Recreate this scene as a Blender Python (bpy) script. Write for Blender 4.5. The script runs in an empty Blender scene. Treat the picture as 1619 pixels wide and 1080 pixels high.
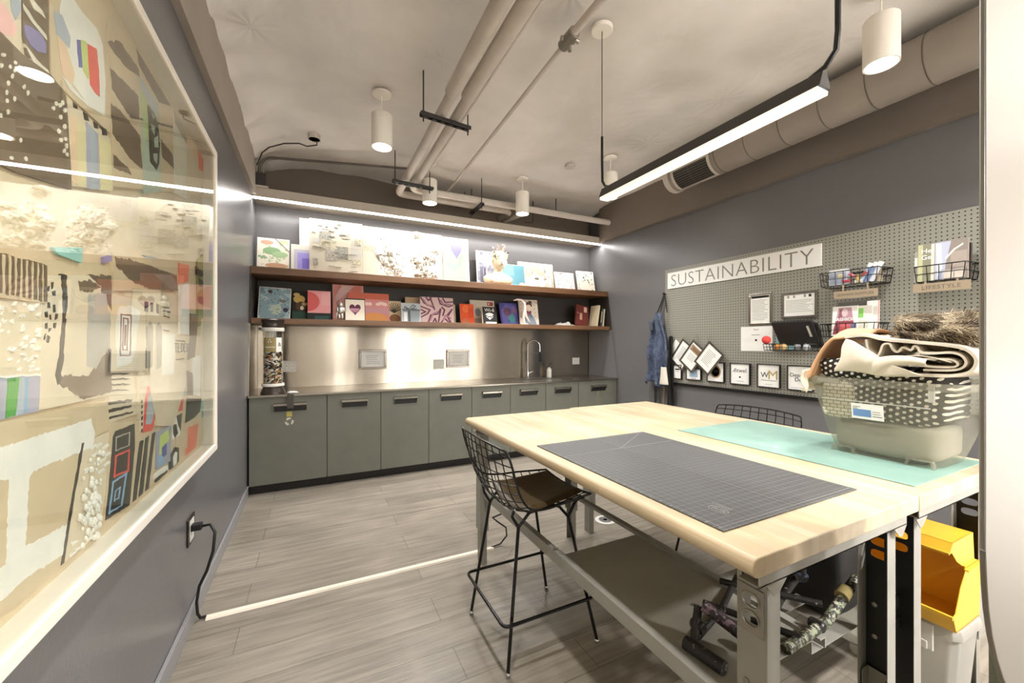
EXPOSURE = 0.7
import bpy, bmesh, math, random
from mathutils import Vector, Matrix, noise
S = bpy.context.scene
COL = S.collection
PI = math.pi
random.seed(7)

# ------------------------------------------------------------------ helpers
class MB:
    """collects shapes (world or local coordinates) that become ONE mesh object"""
    def __init__(s):
        s.v = []; s.f = []; s.m = []
    def add(s, vs, fs, m=0):
        b = len(s.v)
        s.v += [tuple(p) for p in vs]
        for f in fs:
            s.f.append([b + i for i in f]); s.m.append(m)
        return s
    def box(s, x0, x1, y0, y1, z0, z1, m=0):
        vs = [(x, y, z) for z in (z0, z1) for y in (y0, y1) for x in (x0, x1)]
        return s.add(vs, [(0, 2, 3, 1), (4, 5, 7, 6), (0, 1, 5, 4), (2, 6, 7, 3), (0, 4, 6, 2), (1, 3, 7, 5)], m)
    def obox(s, c, h, M3, m=0):
        c = Vector(c)
        vs = [c + M3 @ Vector((x * h[0], y * h[1], z * h[2])) for z in (-1, 1) for y in (-1, 1) for x in (-1, 1)]
        return s.add(vs, [(0, 2, 3, 1), (4, 5, 7, 6), (0, 1, 5, 4), (2, 6, 7, 3), (0, 4, 6, 2), (1, 3, 7, 5)], m)
    def bar(s, a, b, w, h, m=0, up=(0, 0, 1)):
        a = Vector(a); b = Vector(b); d = b - a
        x = d.normalized(); u = Vector(up)
        if abs(x.dot(u)) > .98: u = Vector((1, 0, 0))
        y = u.cross(x).normalized(); z = x.cross(y)
        return s.obox((a + b) / 2, (d.length / 2, w / 2, h / 2), Matrix((x, y, z)).transposed(), m)
    def prism(s, pts, fn, d0, d1, m=0):
        """pts 2-D polygon; fn(a, b, d) -> xyz"""
        n = len(pts)
        vs = [fn(a, b, d0) for a, b in pts] + [fn(a, b, d1) for a, b in pts]
        fs = [tuple(range(n - 1, -1, -1)), tuple(range(n, 2 * n))] + [(i, (i + 1) % n, n + (i + 1) % n, n + i) for i in range(n)]
        return s.add(vs, fs, m)
    def tube(s, path, r, seg=8, m=0, closed=False):
        P = [Vector(p) for p in path]; n = len(P)
        R = r if isinstance(r, (list, tuple)) else [r] * n
        T = []
        for i in range(n):
            if closed: t = P[(i + 1) % n] - P[i - 1]
            else: t = P[min(i + 1, n - 1)] - P[max(i - 1, 0)]
            T.append(t.normalized())
        u = Vector((0, 0, 1)) if abs(T[0].z) < .9 else Vector((1, 0, 0))
        u = (u - T[0] * u.dot(T[0])).normalized()
        vs = []
        for i in range(n):
            u = (u - T[i] * u.dot(T[i]))
            u = u.normalized() if u.length > 1e-6 else T[i].orthogonal().normalized()
            w = T[i].cross(u)
            for k in range(seg):
                a = 2 * PI * k / seg
                vs.append(P[i] + (u * math.cos(a) + w * math.sin(a)) * R[i])
        fs = []
        for i in range(n if closed else n - 1):
            j = (i + 1) % n
            for k in range(seg):
                l = (k + 1) % seg
                fs.append((i * seg + k, i * seg + l, j * seg + l, j * seg + k))
        if not closed:
            fs.append(tuple(range(seg - 1, -1, -1))); fs.append(tuple(range((n - 1) * seg, n * seg)))
        return s.add(vs, fs, m)
    def lathe(s, prof, c, seg=32, m=0, M3=None, sx=1, sy=1):
        M3 = M3 or Matrix.Identity(3); c = Vector(c)
        vs = [c + M3 @ Vector((r * sx * math.cos(2 * PI * k / seg), r * sy * math.sin(2 * PI * k / seg), z)) for r, z in prof for k in range(seg)]
        fs = [(i * seg + k, i * seg + (k + 1) % seg, (i + 1) * seg + (k + 1) % seg, (i + 1) * seg + k) for i in range(len(prof) - 1) for k in range(seg)]
        fs.append(tuple(range(seg - 1, -1, -1))); n = len(prof)
        fs.append(tuple(range((n - 1) * seg, n * seg)))
        return s.add(vs, fs, m)
    def ball(s, c, r, m=0, seg=14, rings=9, sc=(1, 1, 1), fn=None):
        c = Vector(c); vs = []; fs = []
        for i in range(rings + 1):
            t = PI * i / rings
            for k in range(seg):
                a = 2 * PI * k / seg
                d = Vector((math.sin(t) * math.cos(a), math.sin(t) * math.sin(a), math.cos(t)))
                q = fn(d) if fn else 1
                vs.append(c + Vector((d.x * sc[0], d.y * sc[1], d.z * sc[2])) * r * q)
        for i in range(rings):
            for k in range(seg):
                l = (k + 1) % seg
                fs.append((i * seg + k, (i + 1) * seg + k, (i + 1) * seg + l, i * seg + l))
        return s.add(vs, fs, m)
    def grid(s, fn, nu, nv, m=0, mf=None):
        vs = [fn(i / nu, j / nv) for j in range(nv + 1) for i in range(nu + 1)]
        b = len(s.v); s.v += [tuple(p) for p in vs]
        for j in range(nv):
            for i in range(nu):
                q = j * (nu + 1) + i
                s.f.append([b + q, b + q + 1, b + q + nu + 2, b + q + nu + 1]); s.m.append(mf(i / nu, j / nv) if mf else m)
        return s
    def text(s, txt, size, Mx, m=0, depth=.0006, align='CENTER', space=1.0, offset=0):
        """lettering; Mx maps text-plane x, y, z to the builder's coordinates"""
        cu = bpy.data.curves.new('lettering', 'FONT'); cu.body = txt; cu.size = size; cu.align_x = align; cu.align_y = 'CENTER'
        cu.extrude = depth; cu.offset = offset; cu.space_character = space; cu.resolution_u = 3
        o = bpy.data.objects.new('lettering', cu); COL.objects.link(o)
        dg = bpy.context.evaluated_depsgraph_get(); ev = o.evaluated_get(dg); me = ev.to_mesh()
        vs = [Mx @ v.co for v in me.vertices]; fs = [tuple(p.vertices) for p in me.polygons]
        s.add(vs, fs, m); ev.to_mesh_clear()
        bpy.data.objects.remove(o); bpy.data.curves.remove(cu)
        return s
    def build(s, name, mats, parent=None, smooth=None, bevel=0, seg=2, weld=False, origin=None, solid=0, sub=0):
        if not isinstance(mats, (list, tuple)): mats = [mats]
        me = bpy.data.meshes.new(name)
        if parent is not None:
            inv = WM[parent.name].inverted()
            vs = [inv @ Vector(p) for p in s.v]; loc = (0, 0, 0)
        else:
            if origin is None:
                xs = [p[0] for p in s.v]; ys = [p[1] for p in s.v]; zs = [p[2] for p in s.v]
                origin = ((min(xs) + max(xs)) / 2, (min(ys) + max(ys)) / 2, min(zs))
            O = Vector(origin); vs = [Vector(p) - O for p in s.v]; loc = origin
        me.from_pydata(vs, [], s.f)
        for mt in mats: me.materials.append(mt)
        me.polygons.foreach_set('material_index', s.m)
        bm = bmesh.new(); bm.from_mesh(me)
        if weld: bmesh.ops.remove_doubles(bm, verts=bm.verts, dist=1e-5)
        bmesh.ops.recalc_face_normals(bm, faces=bm.faces)
        bm.to_mesh(me); bm.free()
        if smooth:
            me.polygons.foreach_set('use_smooth', [True] * len(me.polygons))
            me.set_sharp_from_angle(angle=math.radians(smooth))
        o = bpy.data.objects.new(name, me); COL.objects.link(o)
        o.location = loc
        WM[o.name] = Matrix.Translation(loc)
        if parent is not None:
            o.parent = parent; WM[o.name] = WM[parent.name].copy()
        if solid:
            md = o.modifiers.new('thickness', 'SOLIDIFY'); md.thickness = solid; md.offset = 0
        if bevel:
            md = o.modifiers.new('edges', 'BEVEL'); md.width = bevel; md.segments = seg; md.limit_method = 'ANGLE'; md.angle_limit = math.radians(35)
        if sub:
            md = o.modifiers.new('smooth', 'SUBSURF'); md.levels = sub; md.render_levels = sub
        return o

WM = {}
def empty(name, loc, rz=0):
    o = bpy.data.objects.new(name, None); COL.objects.link(o)
    o.location = loc; o.rotation_euler = (0, 0, rz); o.empty_display_size = .1
    WM[o.name] = Matrix.Translation(loc) @ Matrix.Rotation(rz, 4, 'Z')
    return o
def tag(o, label=None, cat=None, group=None, kind=None):
    if label: o['label'] = label
    if cat: o['category'] = cat
    if group: o['group'] = group
    if kind: o['kind'] = kind
    return o
def thing(name, label, cat, loc, rz=0, group=None):
    return tag(empty(name, loc, rz), label, cat, group)
def dup(o, loc, rz, label, parent=None):
    c = o.copy(); COL.objects.link(c)
    WM[c.name] = Matrix.Translation(loc) @ Matrix.Rotation(rz, 4, 'Z')
    c.location = loc; c.rotation_euler = (0, 0, rz)
    if label: c['label'] = label
    for ch in list(o.children): dup_child(ch, c)
    return c
def dup_child(ch, parent):
    d = ch.copy(); COL.objects.link(d); d.parent = parent
    WM[d.name] = WM[parent.name].copy()
    for g in list(ch.children): dup_child(g, d)

# ------------------------------------------------------------------ materials
def lin(h):
    if isinstance(h, str):
        h = h.lstrip('#'); c = [int(h[i:i + 2], 16) / 255 for i in (0, 2, 4)]
        return tuple(((x / 12.92) if x <= .04045 else ((x + .055) / 1.055) ** 2.4) for x in c) + (1,)
    return tuple(h) + (1,)
def nt(name):
    m = bpy.data.materials.new(name); m.use_nodes = True
    return m, m.node_tree, m.node_tree.nodes, m.node_tree.links, m.node_tree.nodes['Principled BSDF']
def M(name, col, rough=.6, metal=0, spec=.5, var=None, bump=None, alpha=1, coords='Object', stretch=(1, 1, 1)):
    """var=(scale, amount) mottles the colour; bump=(scale, strength)"""
    m, t, N, L, b = nt(name)
    c = lin(col)
    b.inputs['Base Color'].default_value = c
    b.inputs['Roughness'].default_value = rough; b.inputs['Metallic'].default_value = metal
    b.inputs['Specular IOR Level'].default_value = spec
    if var or bump:
        tc = N.new('ShaderNodeTexCoord'); mp = N.new('ShaderNodeMapping'); mp.inputs['Scale'].default_value = stretch
        L.new(tc.outputs[coords], mp.inputs['Vector'])
    if var:
        n = N.new('ShaderNodeTexNoise'); n.inputs['Scale'].default_value = var[0]; n.inputs['Detail'].default_value = 4
        L.new(mp.outputs[0], n.inputs['Vector'])
        r = N.new('ShaderNodeValToRGB'); k = var[1]
        r.color_ramp.elements[0].color = tuple(max(0, x * (1 - k)) for x in c[:3]) + (1,)
        r.color_ramp.elements[1].color = tuple(min(1, x * (1 + k)) for x in c[:3]) + (1,)
        r.color_ramp.elements[0].position = .3; r.color_ramp.elements[1].position = .7
        L.new(n.outputs['Fac'], r.inputs['Fac']); L.new(r.outputs['Color'], b.inputs['Base Color'])
    if bump:
        n2 = N.new('ShaderNodeTexNoise'); n2.inputs['Scale'].default_value = bump[0]; n2.inputs['Detail'].default_value = 5
        L.new(mp.outputs[0], n2.inputs['Vector'])
        bp = N.new('ShaderNodeBump'); bp.inputs['Strength'].default_value = bump[1]; bp.inputs['Distance'].default_value = .02
        L.new(n2.outputs['Fac'], bp.inputs['Height']); L.new(bp.outputs[0], b.inputs['Normal'])
    return m
def emit(name, col, strength):
    m, t, N, L, b = nt(name)
    b.inputs['Base Color'].default_value = lin('#ffffff')
    b.inputs['Emission Color'].default_value = lin(col); b.inputs['Emission Strength'].default_value = strength
    return m
def math_node(N, L, op, a, b=None, c=None):
    n = N.new('ShaderNodeMath'); n.operation = op
    for i, x in enumerate((a, b, c)):
        if x is None: continue
        if isinstance(x, (int, float)): n.inputs[i].default_value = x
        else: L.new(x, n.inputs[i])
    return n.outputs[0]
def mixc(N, L, fac, a, b):
    n = N.new('ShaderNodeMix'); n.data_type = 'RGBA'
    for sock, x in ((n.inputs['Factor'], fac), (n.inputs[6], a), (n.inputs[7], b)):
        if isinstance(x, (int, float)): sock.default_value = x
        elif isinstance(x, tuple): sock.default_value = x
        else: L.new(x, sock)
    return n.outputs[2]
def planks(name, cols, bw, rh, mortar, mcol, rough, swap=False, grain=(3, 60), gstr=.35, bump=.15, coords='Object'):
    m, t, N, L, b = nt(name)
    tc = N.new('ShaderNodeTexCoord'); mp = N.new('ShaderNodeMapping')
    if swap: mp.inputs['Rotation'].default_value = (0, 0, PI / 2)
    L.new(tc.outputs[coords], mp.inputs['Vector'])
    br = N.new('ShaderNodeTexBrick'); br.inputs['Scale'].default_value = 1
    br.inputs['Brick Width'].default_value = bw; br.inputs['Row Height'].default_value = rh
    br.inputs['Mortar Size'].default_value = mortar; br.inputs['Mortar Smooth'].default_value = .2
    br.inputs['Bias'].default_value = 0; br.offset = .37; br.offset_frequency = 2
    br.inputs['Color1'].default_value = lin(cols[0]); br.inputs['Color2'].default_value = lin(cols[1]); br.inputs['Mortar'].default_value = lin(mcol)
    L.new(mp.outputs[0], br.inputs['Vector'])
    m2 = N.new('ShaderNodeMapping'); m2.inputs['Scale'].default_value = (grain[0], grain[1], grain[1]); L.new(mp.outputs[0], m2.inputs['Vector'])
    n = N.new('ShaderNodeTexNoise'); n.inputs['Scale'].default_value = 1; n.inputs['Detail'].default_value = 6; n.inputs['Roughness'].default_value = .65
    L.new(m2.outputs[0], n.inputs['Vector'])
    r = N.new('ShaderNodeValToRGB'); r.color_ramp.elements[0].position = .3; r.color_ramp.elements[1].position = .72
    r.color_ramp.elements[0].color = (1 - gstr,) * 3 + (1,); r.color_ramp.elements[1].color = (1, 1, 1, 1)
    L.new(n.outputs['Fac'], r.inputs['Fac'])
    mx = N.new('ShaderNodeMix'); mx.data_type = 'RGBA'; mx.blend_type = 'MULTIPLY'; mx.inputs['Factor'].default_value = 1
    L.new(br.outputs['Color'], mx.inputs[6]); L.new(r.outputs['Color'], mx.inputs[7])
    n3 = N.new('ShaderNodeTexNoise'); n3.inputs['Scale'].default_value = 2.2; L.new(mp.outputs[0], n3.inputs['Vector'])
    r3 = N.new('ShaderNodeValToRGB'); r3.color_ramp.elements[0].color = (.78, .78, .78, 1); r3.color_ramp.elements[1].color = (1, 1, 1, 1)
    r3.color_ramp.elements[0].position = .3; r3.color_ramp.elements[1].position = .65; L.new(n3.outputs['Fac'], r3.inputs['Fac'])
    m3 = N.new('ShaderNodeMix'); m3.data_type = 'RGBA'; m3.blend_type = 'MULTIPLY'; m3.inputs['Factor'].default_value = 1
    L.new(mx.outputs[2], m3.inputs[6]); L.new(r3.outputs['Color'], m3.inputs[7])
    L.new(m3.outputs[2], b.inputs['Base Color'])
    b.inputs['Roughness'].default_value = rough
    bp = N.new('ShaderNodeBump'); bp.inputs['Strength'].default_value = bump; bp.inputs['Distance'].default_value = .004
    ad = math_node(N, L, 'SUBTRACT', n.outputs['Fac'], math_node(N, L, 'MULTIPLY', br.outputs['Fac'], 1.2))
    L.new(ad, bp.inputs['Height']); L.new(bp.outputs[0], b.inputs['Normal'])
    return m

WALL = M('slate_paint', '#6c6b6c', .28, spec=.5, bump=(90, .05))
TAUPE = M('taupe_paint', '#9f958a', .75, var=(1.3, .12), bump=(5, .12))
def ceiling_mat():
    m, t, N, L, b = nt('sprayed_ceiling')
    tc = N.new('ShaderNodeTexCoord')
    n = N.new('ShaderNodeTexNoise'); n.inputs['Scale'].default_value = 1.1; n.inputs['Detail'].default_value = 5; n.inputs['Distortion'].default_value = .2
    L.new(tc.outputs['Object'], n.inputs['Vector'])
    r = N.new('ShaderNodeValToRGB'); r.color_ramp.elements[0].color = lin('#d2ccc5'); r.color_ramp.elements[1].color = lin('#ebe6e0')
    r.color_ramp.elements[0].position = .35; r.color_ramp.elements[1].position = .65
    L.new(n.outputs['Fac'], r.inputs['Fac']); L.new(r.outputs['Color'], b.inputs['Base Color'])
    b.inputs['Roughness'].default_value = .55
    v = N.new('ShaderNodeTexVoronoi'); v.inputs['Scale'].default_value = 1.6; v.feature = 'SMOOTH_F1'
    n2 = N.new('ShaderNodeTexNoise'); n2.inputs['Scale'].default_value = 1.8; n2.inputs['Detail'].default_value = 4; n2.inputs['Distortion'].default_value = .5
    L.new(tc.outputs['Object'], v.inputs['Vector']); L.new(tc.outputs['Object'], n2.inputs['Vector'])
    ad = math_node(N, L, 'MULTIPLY_ADD', n2.outputs['Fac'], .5, v.outputs['Distance'])
    # pinned points with wrinkles running out from them
    vp = N.new('ShaderNodeTexVoronoi'); vp.inputs['Scale'].default_value = 1.15; L.new(tc.outputs['Object'], vp.inputs['Vector'])
    sub_ = N.new('ShaderNodeVectorMath'); sub_.operation = 'SUBTRACT'
    sc_ = N.new('ShaderNodeVectorMath'); sc_.operation = 'SCALE'; sc_.inputs['Scale'].default_value = 1.15; L.new(tc.outputs['Object'], sc_.inputs[0])
    scp = N.new('ShaderNodeVectorMath'); scp.operation = 'SCALE'; scp.inputs['Scale'].default_value = 1.15; L.new(vp.outputs['Position'], scp.inputs[0])
    L.new(sc_.outputs[0], sub_.inputs[0]); L.new(scp.outputs[0], sub_.inputs[1])
    sx_ = N.new('ShaderNodeSeparateXYZ'); L.new(sub_.outputs[0], sx_.inputs[0])
    ang = math_node(N, L, 'ARCTAN2', sx_.outputs['Y'], sx_.outputs['X'])
    ray_ = math_node(N, L, 'SINE', math_node(N, L, 'MULTIPLY_ADD', n2.outputs['Fac'], 9, math_node(N, L, 'MULTIPLY', ang, 11)))
    fall = math_node(N, L, 'POWER', math_node(N, L, 'MAXIMUM', math_node(N, L, 'SUBTRACT', 1, math_node(N, L, 'MULTIPLY', vp.outputs['Distance'], 2.1)), 0), 2)
    near0 = math_node(N, L, 'MINIMUM', math_node(N, L, 'MULTIPLY', vp.outputs['Distance'], 8), 1)
    wr_ = math_node(N, L, 'MULTIPLY', math_node(N, L, 'MULTIPLY', ray_, fall), near0)
    ad = math_node(N, L, 'MULTIPLY_ADD', wr_, .05, ad)
    pin = math_node(N, L, 'LESS_THAN', vp.outputs['Distance'], .010)
    L.new(mixc(N, L, pin, r.outputs['Color'], lin('#4a4038')), b.inputs['Base Color'])
    bp = N.new('ShaderNodeBump'); bp.inputs['Strength'].default_value = .5; bp.inputs['Distance'].default_value = .10
    L.new(ad, bp.inputs['Height']); L.new(bp.outputs[0], b.inputs['Normal'])
    return m
CEIL = ceiling_mat()
FLOOR = planks('grey_wood_planks', ('#aaa091', '#9c9284'), 1.35, .185, .002, '#7c7566', .33, grain=(2.6, 44), gstr=.45, bump=.3)
BUTCHER = planks('maple_butcher_block', ('#d9c8ab', '#cab38e'), .62, .036, .0004, '#bfa684', .38, swap=True, grain=(3, 40), gstr=.16, bump=.03)
WALNUT = planks('walnut', ('#8c6444', '#7f5a3c'), 9, 9, 0, '#5a3a22', .42, grain=(1.6, 40), gstr=.45, bump=.1)
CREAM = M('cream_paint', '#e9e6e1', .6)
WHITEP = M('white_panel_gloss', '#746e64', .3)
GREENGREY = M('grey_green_wall', '#70735f', .7, bump=(60, .2))
BASEB = M('baseboard_paint', '#8c8b8c', .35)
CAB = M('cabinet_laminate', '#6c6d62', .42, var=(7, .06))
CABE = M('cabinet_edge', '#56574e', .5)
BLACK = M('black_metal', '#151413', .42)
BLACKG = M('black_gloss_wire', '#0f0e0d', .25)
KICK = M('toe_kick_black', '#14110f', .55)
def steel_mat():
    m, t, N, L, b = nt('brushed_steel')
    b.inputs['Metallic'].default_value = 1; b.inputs['Base Color'].default_value = lin('#c2b9ab')
    b.inputs['Roughness'].default_value = .24; b.inputs['Anisotropic'].default_value = .97; b.inputs['Anisotropic Rotation'].default_value = .25
    tg = N.new('ShaderNodeTangent'); tg.direction_type = 'RADIAL'; tg.axis = 'Z'; L.new(tg.outputs[0], b.inputs['Tangent'])
    tc = N.new('ShaderNodeTexCoord'); mp = N.new('ShaderNodeMapping'); mp.inputs['Scale'].default_value = (2.6, 1, .5)
    L.new(tc.outputs['Object'], mp.inputs['Vector'])
    n = N.new('ShaderNodeTexNoise'); n.inputs['Scale'].default_value = 1.4; n.inputs['Detail'].default_value = 2; L.new(mp.outputs[0], n.inputs['Vector'])
    bp = N.new('ShaderNodeBump'); bp.inputs['Strength'].default_value = .11; bp.inputs['Distance'].default_value = .02
    L.new(n.outputs['Fac'], bp.inputs['Height']); L.new(bp.outputs[0], b.inputs['Normal'])
    return m
STEEL = steel_mat()
CHROME = M('chrome', '#d8d8d6', .12, 1)
STEELTOP = M('satin_steel', '#b3ada2', .25, 1, bump=(40, .03))
GALV = M('galvanised_steel', '#9a958c', .4, .9)
GREYP = M('bench_grey_paint', '#95928a', .45, var=(9, .08))
GREYD = M('bench_shelf_grey', '#8b877c', .38, var=(4, .08))
PIPE = M('painted_pipe', '#c4bbb1', .5, var=(5, .08))
PIPED = M('dark_painted_pipe', '#5d544b', .5)
DUCT = M('painted_duct', '#8f857b', .42, var=(3, .1))
LAMP = M('lamp_white', '#f1ebe0', .45)
LENS = emit('lamp_lens', '#fffaf3', 16)
LEDM = emit('led_diffuser', '#fffaf3', 10)
LINM = emit('linear_diffuser', '#fff2e2', .45)
DARKB = M('bronze_black', '#2b2724', .4)
NICHE = M('niche_dark_paint', '#3a352f', .6)
PAPER = M('paper_white', '#f7f6f2', .7)
PRINT = M('print_grey', '#9b9995', .8)
INK = M('print_black', '#2b2a29', .7)
SILVER = M('silver_frame', '#9b938b', .22, .85)
PLATE = M('outlet_plate', '#dcdad3', .35)
DARKPL = M('outlet_bronze', '#3b332c', .35, .6)
RUBBER = M('black_rubber', '#161514', .5)
WHITEPL = M('white_plastic', '#e9e5dc', .4)
LEATHER = M('brown_leather', '#47381f', .38, bump=(60, .15))
YELLOW = M('yellow_plastic', '#f4be3c', .35, var=(4, .06))
def glass_mat(name, tint=(1, 1, 1), ior=1.5, rough=0.0):
    m = bpy.data.materials.new(name); m.use_nodes = True; t = m.node_tree; N = t.nodes; L = t.links; N.clear()
    out = N.new('ShaderNodeOutputMaterial'); mx = N.new('ShaderNodeMixShader')
    fr = N.new('ShaderNodeFresnel'); ge = N.new('ShaderNodeNewGeometry')
    L.new(math_node(N, L, 'ADD', math_node(N, L, 'MULTIPLY', ge.outputs['Backfacing'], 1 / ior - ior), ior), fr.inputs['IOR'])
    tr = N.new('ShaderNodeBsdfTransparent'); tr.inputs['Color'].default_value = tint + (1,)
    gl = N.new('ShaderNodeBsdfGlossy'); gl.inputs['Roughness'].default_value = rough
    L.new(fr.outputs[0], mx.inputs[0]); L.new(tr.outputs[0], mx.inputs[1]); L.new(gl.outputs[0], mx.inputs[2]); L.new(mx.outputs[0], out.inputs[0])
    return m
GLASS = glass_mat('case_glass', (.98, 1, .98), 1.62)
CLEAR = glass_mat('clear_acrylic', (.97, .97, .95), 1.45)
def frosted(name, tint, amount, col):
    m = bpy.data.materials.new(name); m.use_nodes = True; t = m.node_tree; N = t.nodes; L = t.links; N.clear()
    out = N.new('ShaderNodeOutputMaterial'); mx = N.new('ShaderNodeMixShader'); m2 = N.new('ShaderNodeMixShader')
    tr = N.new('ShaderNodeBsdfTransparent'); tr.inputs['Color'].default_value = tint + (1,)
    pr = N.new('ShaderNodeBsdfPrincipled'); pr.inputs['Base Color'].default_value = lin(col); pr.inputs['Roughness'].default_value = .25
    tl = N.new('ShaderNodeBsdfTranslucent'); tl.inputs['Color'].default_value = lin(col)
    m2.inputs[0].default_value = .4; L.new(pr.outputs[0], m2.inputs[1]); L.new(tl.outputs[0], m2.inputs[2])
    mx.inputs[0].default_value = amount; L.new(tr.outputs[0], mx.inputs[1]); L.new(m2.outputs[0], mx.inputs[2]); L.new(mx.outputs[0], out.inputs[0])
    return m
FROST = frosted('frosted_clear_plastic', (.95, .95, .91), .36, '#b5b2a4')
FROST2 = frosted('milky_plastic', (.95, .95, .92), .75, '#d6d3ca')
def peg_mat():
    m, t, N, L, b = nt('pegboard_grey')
    tc = N.new('ShaderNodeTexCoord'); sp = N.new('ShaderNodeSeparateXYZ'); L.new(tc.outputs['Object'], sp.inputs[0])
    def cell(o):
        return math_node(N, L, 'SUBTRACT', math_node(N, L, 'FRACT', math_node(N, L, 'DIVIDE', o, .0254)), .5)
    a, c = cell(sp.outputs['Y']), cell(sp.outputs['Z'])
    d = math_node(N, L, 'ADD', math_node(N, L, 'MULTIPLY', a, a), math_node(N, L, 'MULTIPLY', c, c))
    k = math_node(N, L, 'LESS_THAN', d, .029)
    L.new(mixc(N, L, k, lin('#96948a'), lin('#2b2621')), b.inputs['Base Color'])
    b.inputs['Roughness'].default_value = .5
    return m
PEG = peg_mat()
def mat_grid(name, base, line, pitch, w, strength):
    m, t, N, L, b = nt(name)
    tc = N.new('ShaderNodeTexCoord'); sp = N.new('ShaderNodeSeparateXYZ'); L.new(tc.outputs['Object'], sp.inputs[0])
    def ln(o, p, ww):
        f = math_node(N, L, 'ABSOLUTE', math_node(N, L, 'SUBTRACT', math_node(N, L, 'FRACT', math_node(N, L, 'ADD', math_node(N, L, 'DIVIDE', o, p), .5)), .5))
        return math_node(N, L, 'LESS_THAN', f, ww / p / 2)
    k = math_node(N, L, 'MAXIMUM', ln(sp.outputs['X'], pitch, w), ln(sp.outputs['Y'], pitch, w))
    n = N.new('ShaderNodeTexNoise'); n.inputs['Scale'].default_value = 5; n.inputs['Detail'].default_value = 5; L.new(tc.outputs['Object'], n.inputs['Vector'])
    c0 = mixc(N, L, n.outputs['Fac'], tuple(x * .82 for x in lin(base)[:3]) + (1,), tuple(min(1, x * 1.2) for x in lin(base)[:3]) + (1,))
    L.new(mixc(N, L, math_node(N, L, 'MULTIPLY', k, strength), c0, lin(line)), b.inputs['Base Color'])
    b.inputs['Roughness'].default_value = .42
    return m
MATG = mat_grid('charcoal_cutting_mat', '#4b4b4a', '#a9a9a4', .0254, .0012, .42)
def teal_mat():
    m, t, N, L, b = nt('teal_cutting_mat')
    tc = N.new('ShaderNodeTexCoord'); n = N.new('ShaderNodeTexNoise'); n.inputs['Scale'].default_value = 4; n.inputs['Detail'].default_value = 6; n.inputs['Distortion'].default_value = .6
    L.new(tc.outputs['Object'], n.inputs['Vector'])
    r = N.new('ShaderNodeValToRGB'); e = r.color_ramp.elements; e[0].position = .34; e[0].color = lin('#7d9d92'); e[1].position = .62; e[1].color = lin('#8eaea2')
    q = e.new(.72); q.color = lin('#b3d0c4')
    L.new(n.outputs['Fac'], r.inputs['Fac']); L.new(r.outputs[0], b.inputs['Base Color']); b.inputs['Roughness'].default_value = .4
    return m
TEALM = teal_mat()
def dots_mat(name, base, dot, pitch, rad, coords='Object', rot=.5, axes='YZ'):
    """printed fabric: a staggered grid of dots"""
    m, t, N, L, b = nt(name)
    tc = N.new('ShaderNodeTexCoord'); n = N.new('ShaderNodeTexNoise'); n.inputs['Scale'].default_value = 7; L.new(tc.outputs[coords], n.inputs['Vector'])
    mp = N.new('ShaderNodeMapping'); mp.inputs['Rotation'].default_value = (rot, 0, 0) if axes == 'YZ' else (0, 0, rot)
    ad = N.new('ShaderNodeVectorMath'); ad.operation = 'MULTIPLY_ADD'; L.new(n.outputs['Color'], ad.inputs[0]); ad.inputs[1].default_value = (.02,) * 3; L.new(tc.outputs[coords], ad.inputs[2])
    L.new(ad.outputs[0], mp.inputs['Vector'])
    sp = N.new('ShaderNodeSeparateXYZ'); L.new(mp.outputs[0], sp.inputs[0])
    row = math_node(N, L, 'DIVIDE', sp.outputs[axes[1]], pitch * .866)
    par = math_node(N, L, 'MULTIPLY', math_node(N, L, 'MODULO', math_node(N, L, 'ABSOLUTE', math_node(N, L, 'FLOOR', row)), 2), .5)
    a = math_node(N, L, 'SUBTRACT', math_node(N, L, 'FRACT', math_node(N, L, 'ADD', math_node(N, L, 'DIVIDE', sp.outputs[axes[0]], pitch), par)), .5)
    c = math_node(N, L, 'SUBTRACT', math_node(N, L, 'FRACT', row), .5)
    d = math_node(N, L, 'ADD', math_node(N, L, 'MULTIPLY', a, a), math_node(N, L, 'MULTIPLY', c, c))
    k = math_node(N, L, 'LESS_THAN', d, rad * rad)
    L.new(mixc(N, L, k, lin(base), lin(dot)), b.inputs['Base Color']); b.inputs['Roughness'].default_value = .85
    return m
def splat_mat(name, base, cols, scale, thr=.5):
    """a base colour with irregular flecks of paint"""
    m, t, N, L, b = nt(name)
    tc = N.new('ShaderNodeTexCoord'); cur = lin(base)
    for i, (c, k) in enumerate(cols):
        mp = N.new('ShaderNodeMapping'); mp.inputs['Location'].default_value = (i * 3.7, i * 1.3, i * 5.1); L.new(tc.outputs['Object'], mp.inputs['Vector'])
        n = N.new('ShaderNodeTexNoise'); n.inputs['Scale'].default_value = scale * (1 + .3 * i); n.inputs['Detail'].default_value = 5; n.inputs['Roughness'].default_value = .65
        L.new(mp.outputs[0], n.inputs['Vector'])
        g = math_node(N, L, 'GREATER_THAN', n.outputs['Fac'], k)
        cur = mixc(N, L, g, cur, lin(c))
    L.new(cur, b.inputs['Base Color']); b.inputs['Roughness'].default_value = .55
    return m
_pal = dict(card='#d9c3a4', card2='#e5d4ba', brown='#75624e', dark='#40362d', black='#38322c', white='#f5f1ea', cream='#efe6d6', blush='#f6c3bd', ltblue='#b4bdc8',
    violet='#8d86b8', peach='#f0cfae', indigo='#5f60ac', lime='#c8d97e', lime2='#b9c888', red='#e8564a', coral='#ee8468', butter='#e8dcae', lilac='#b5b2c6', lilac2='#a9a9bb',
    sage='#b9c5b4', greige='#b5ab98', greige2='#a39c8b', green='#5ba54c', sky='#8fb4d6', greyp='#bdb6ad', plum='#8a6064', pinkhot='#f07f95', olive='#9a9458', teal='#8cc9c4')
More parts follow.
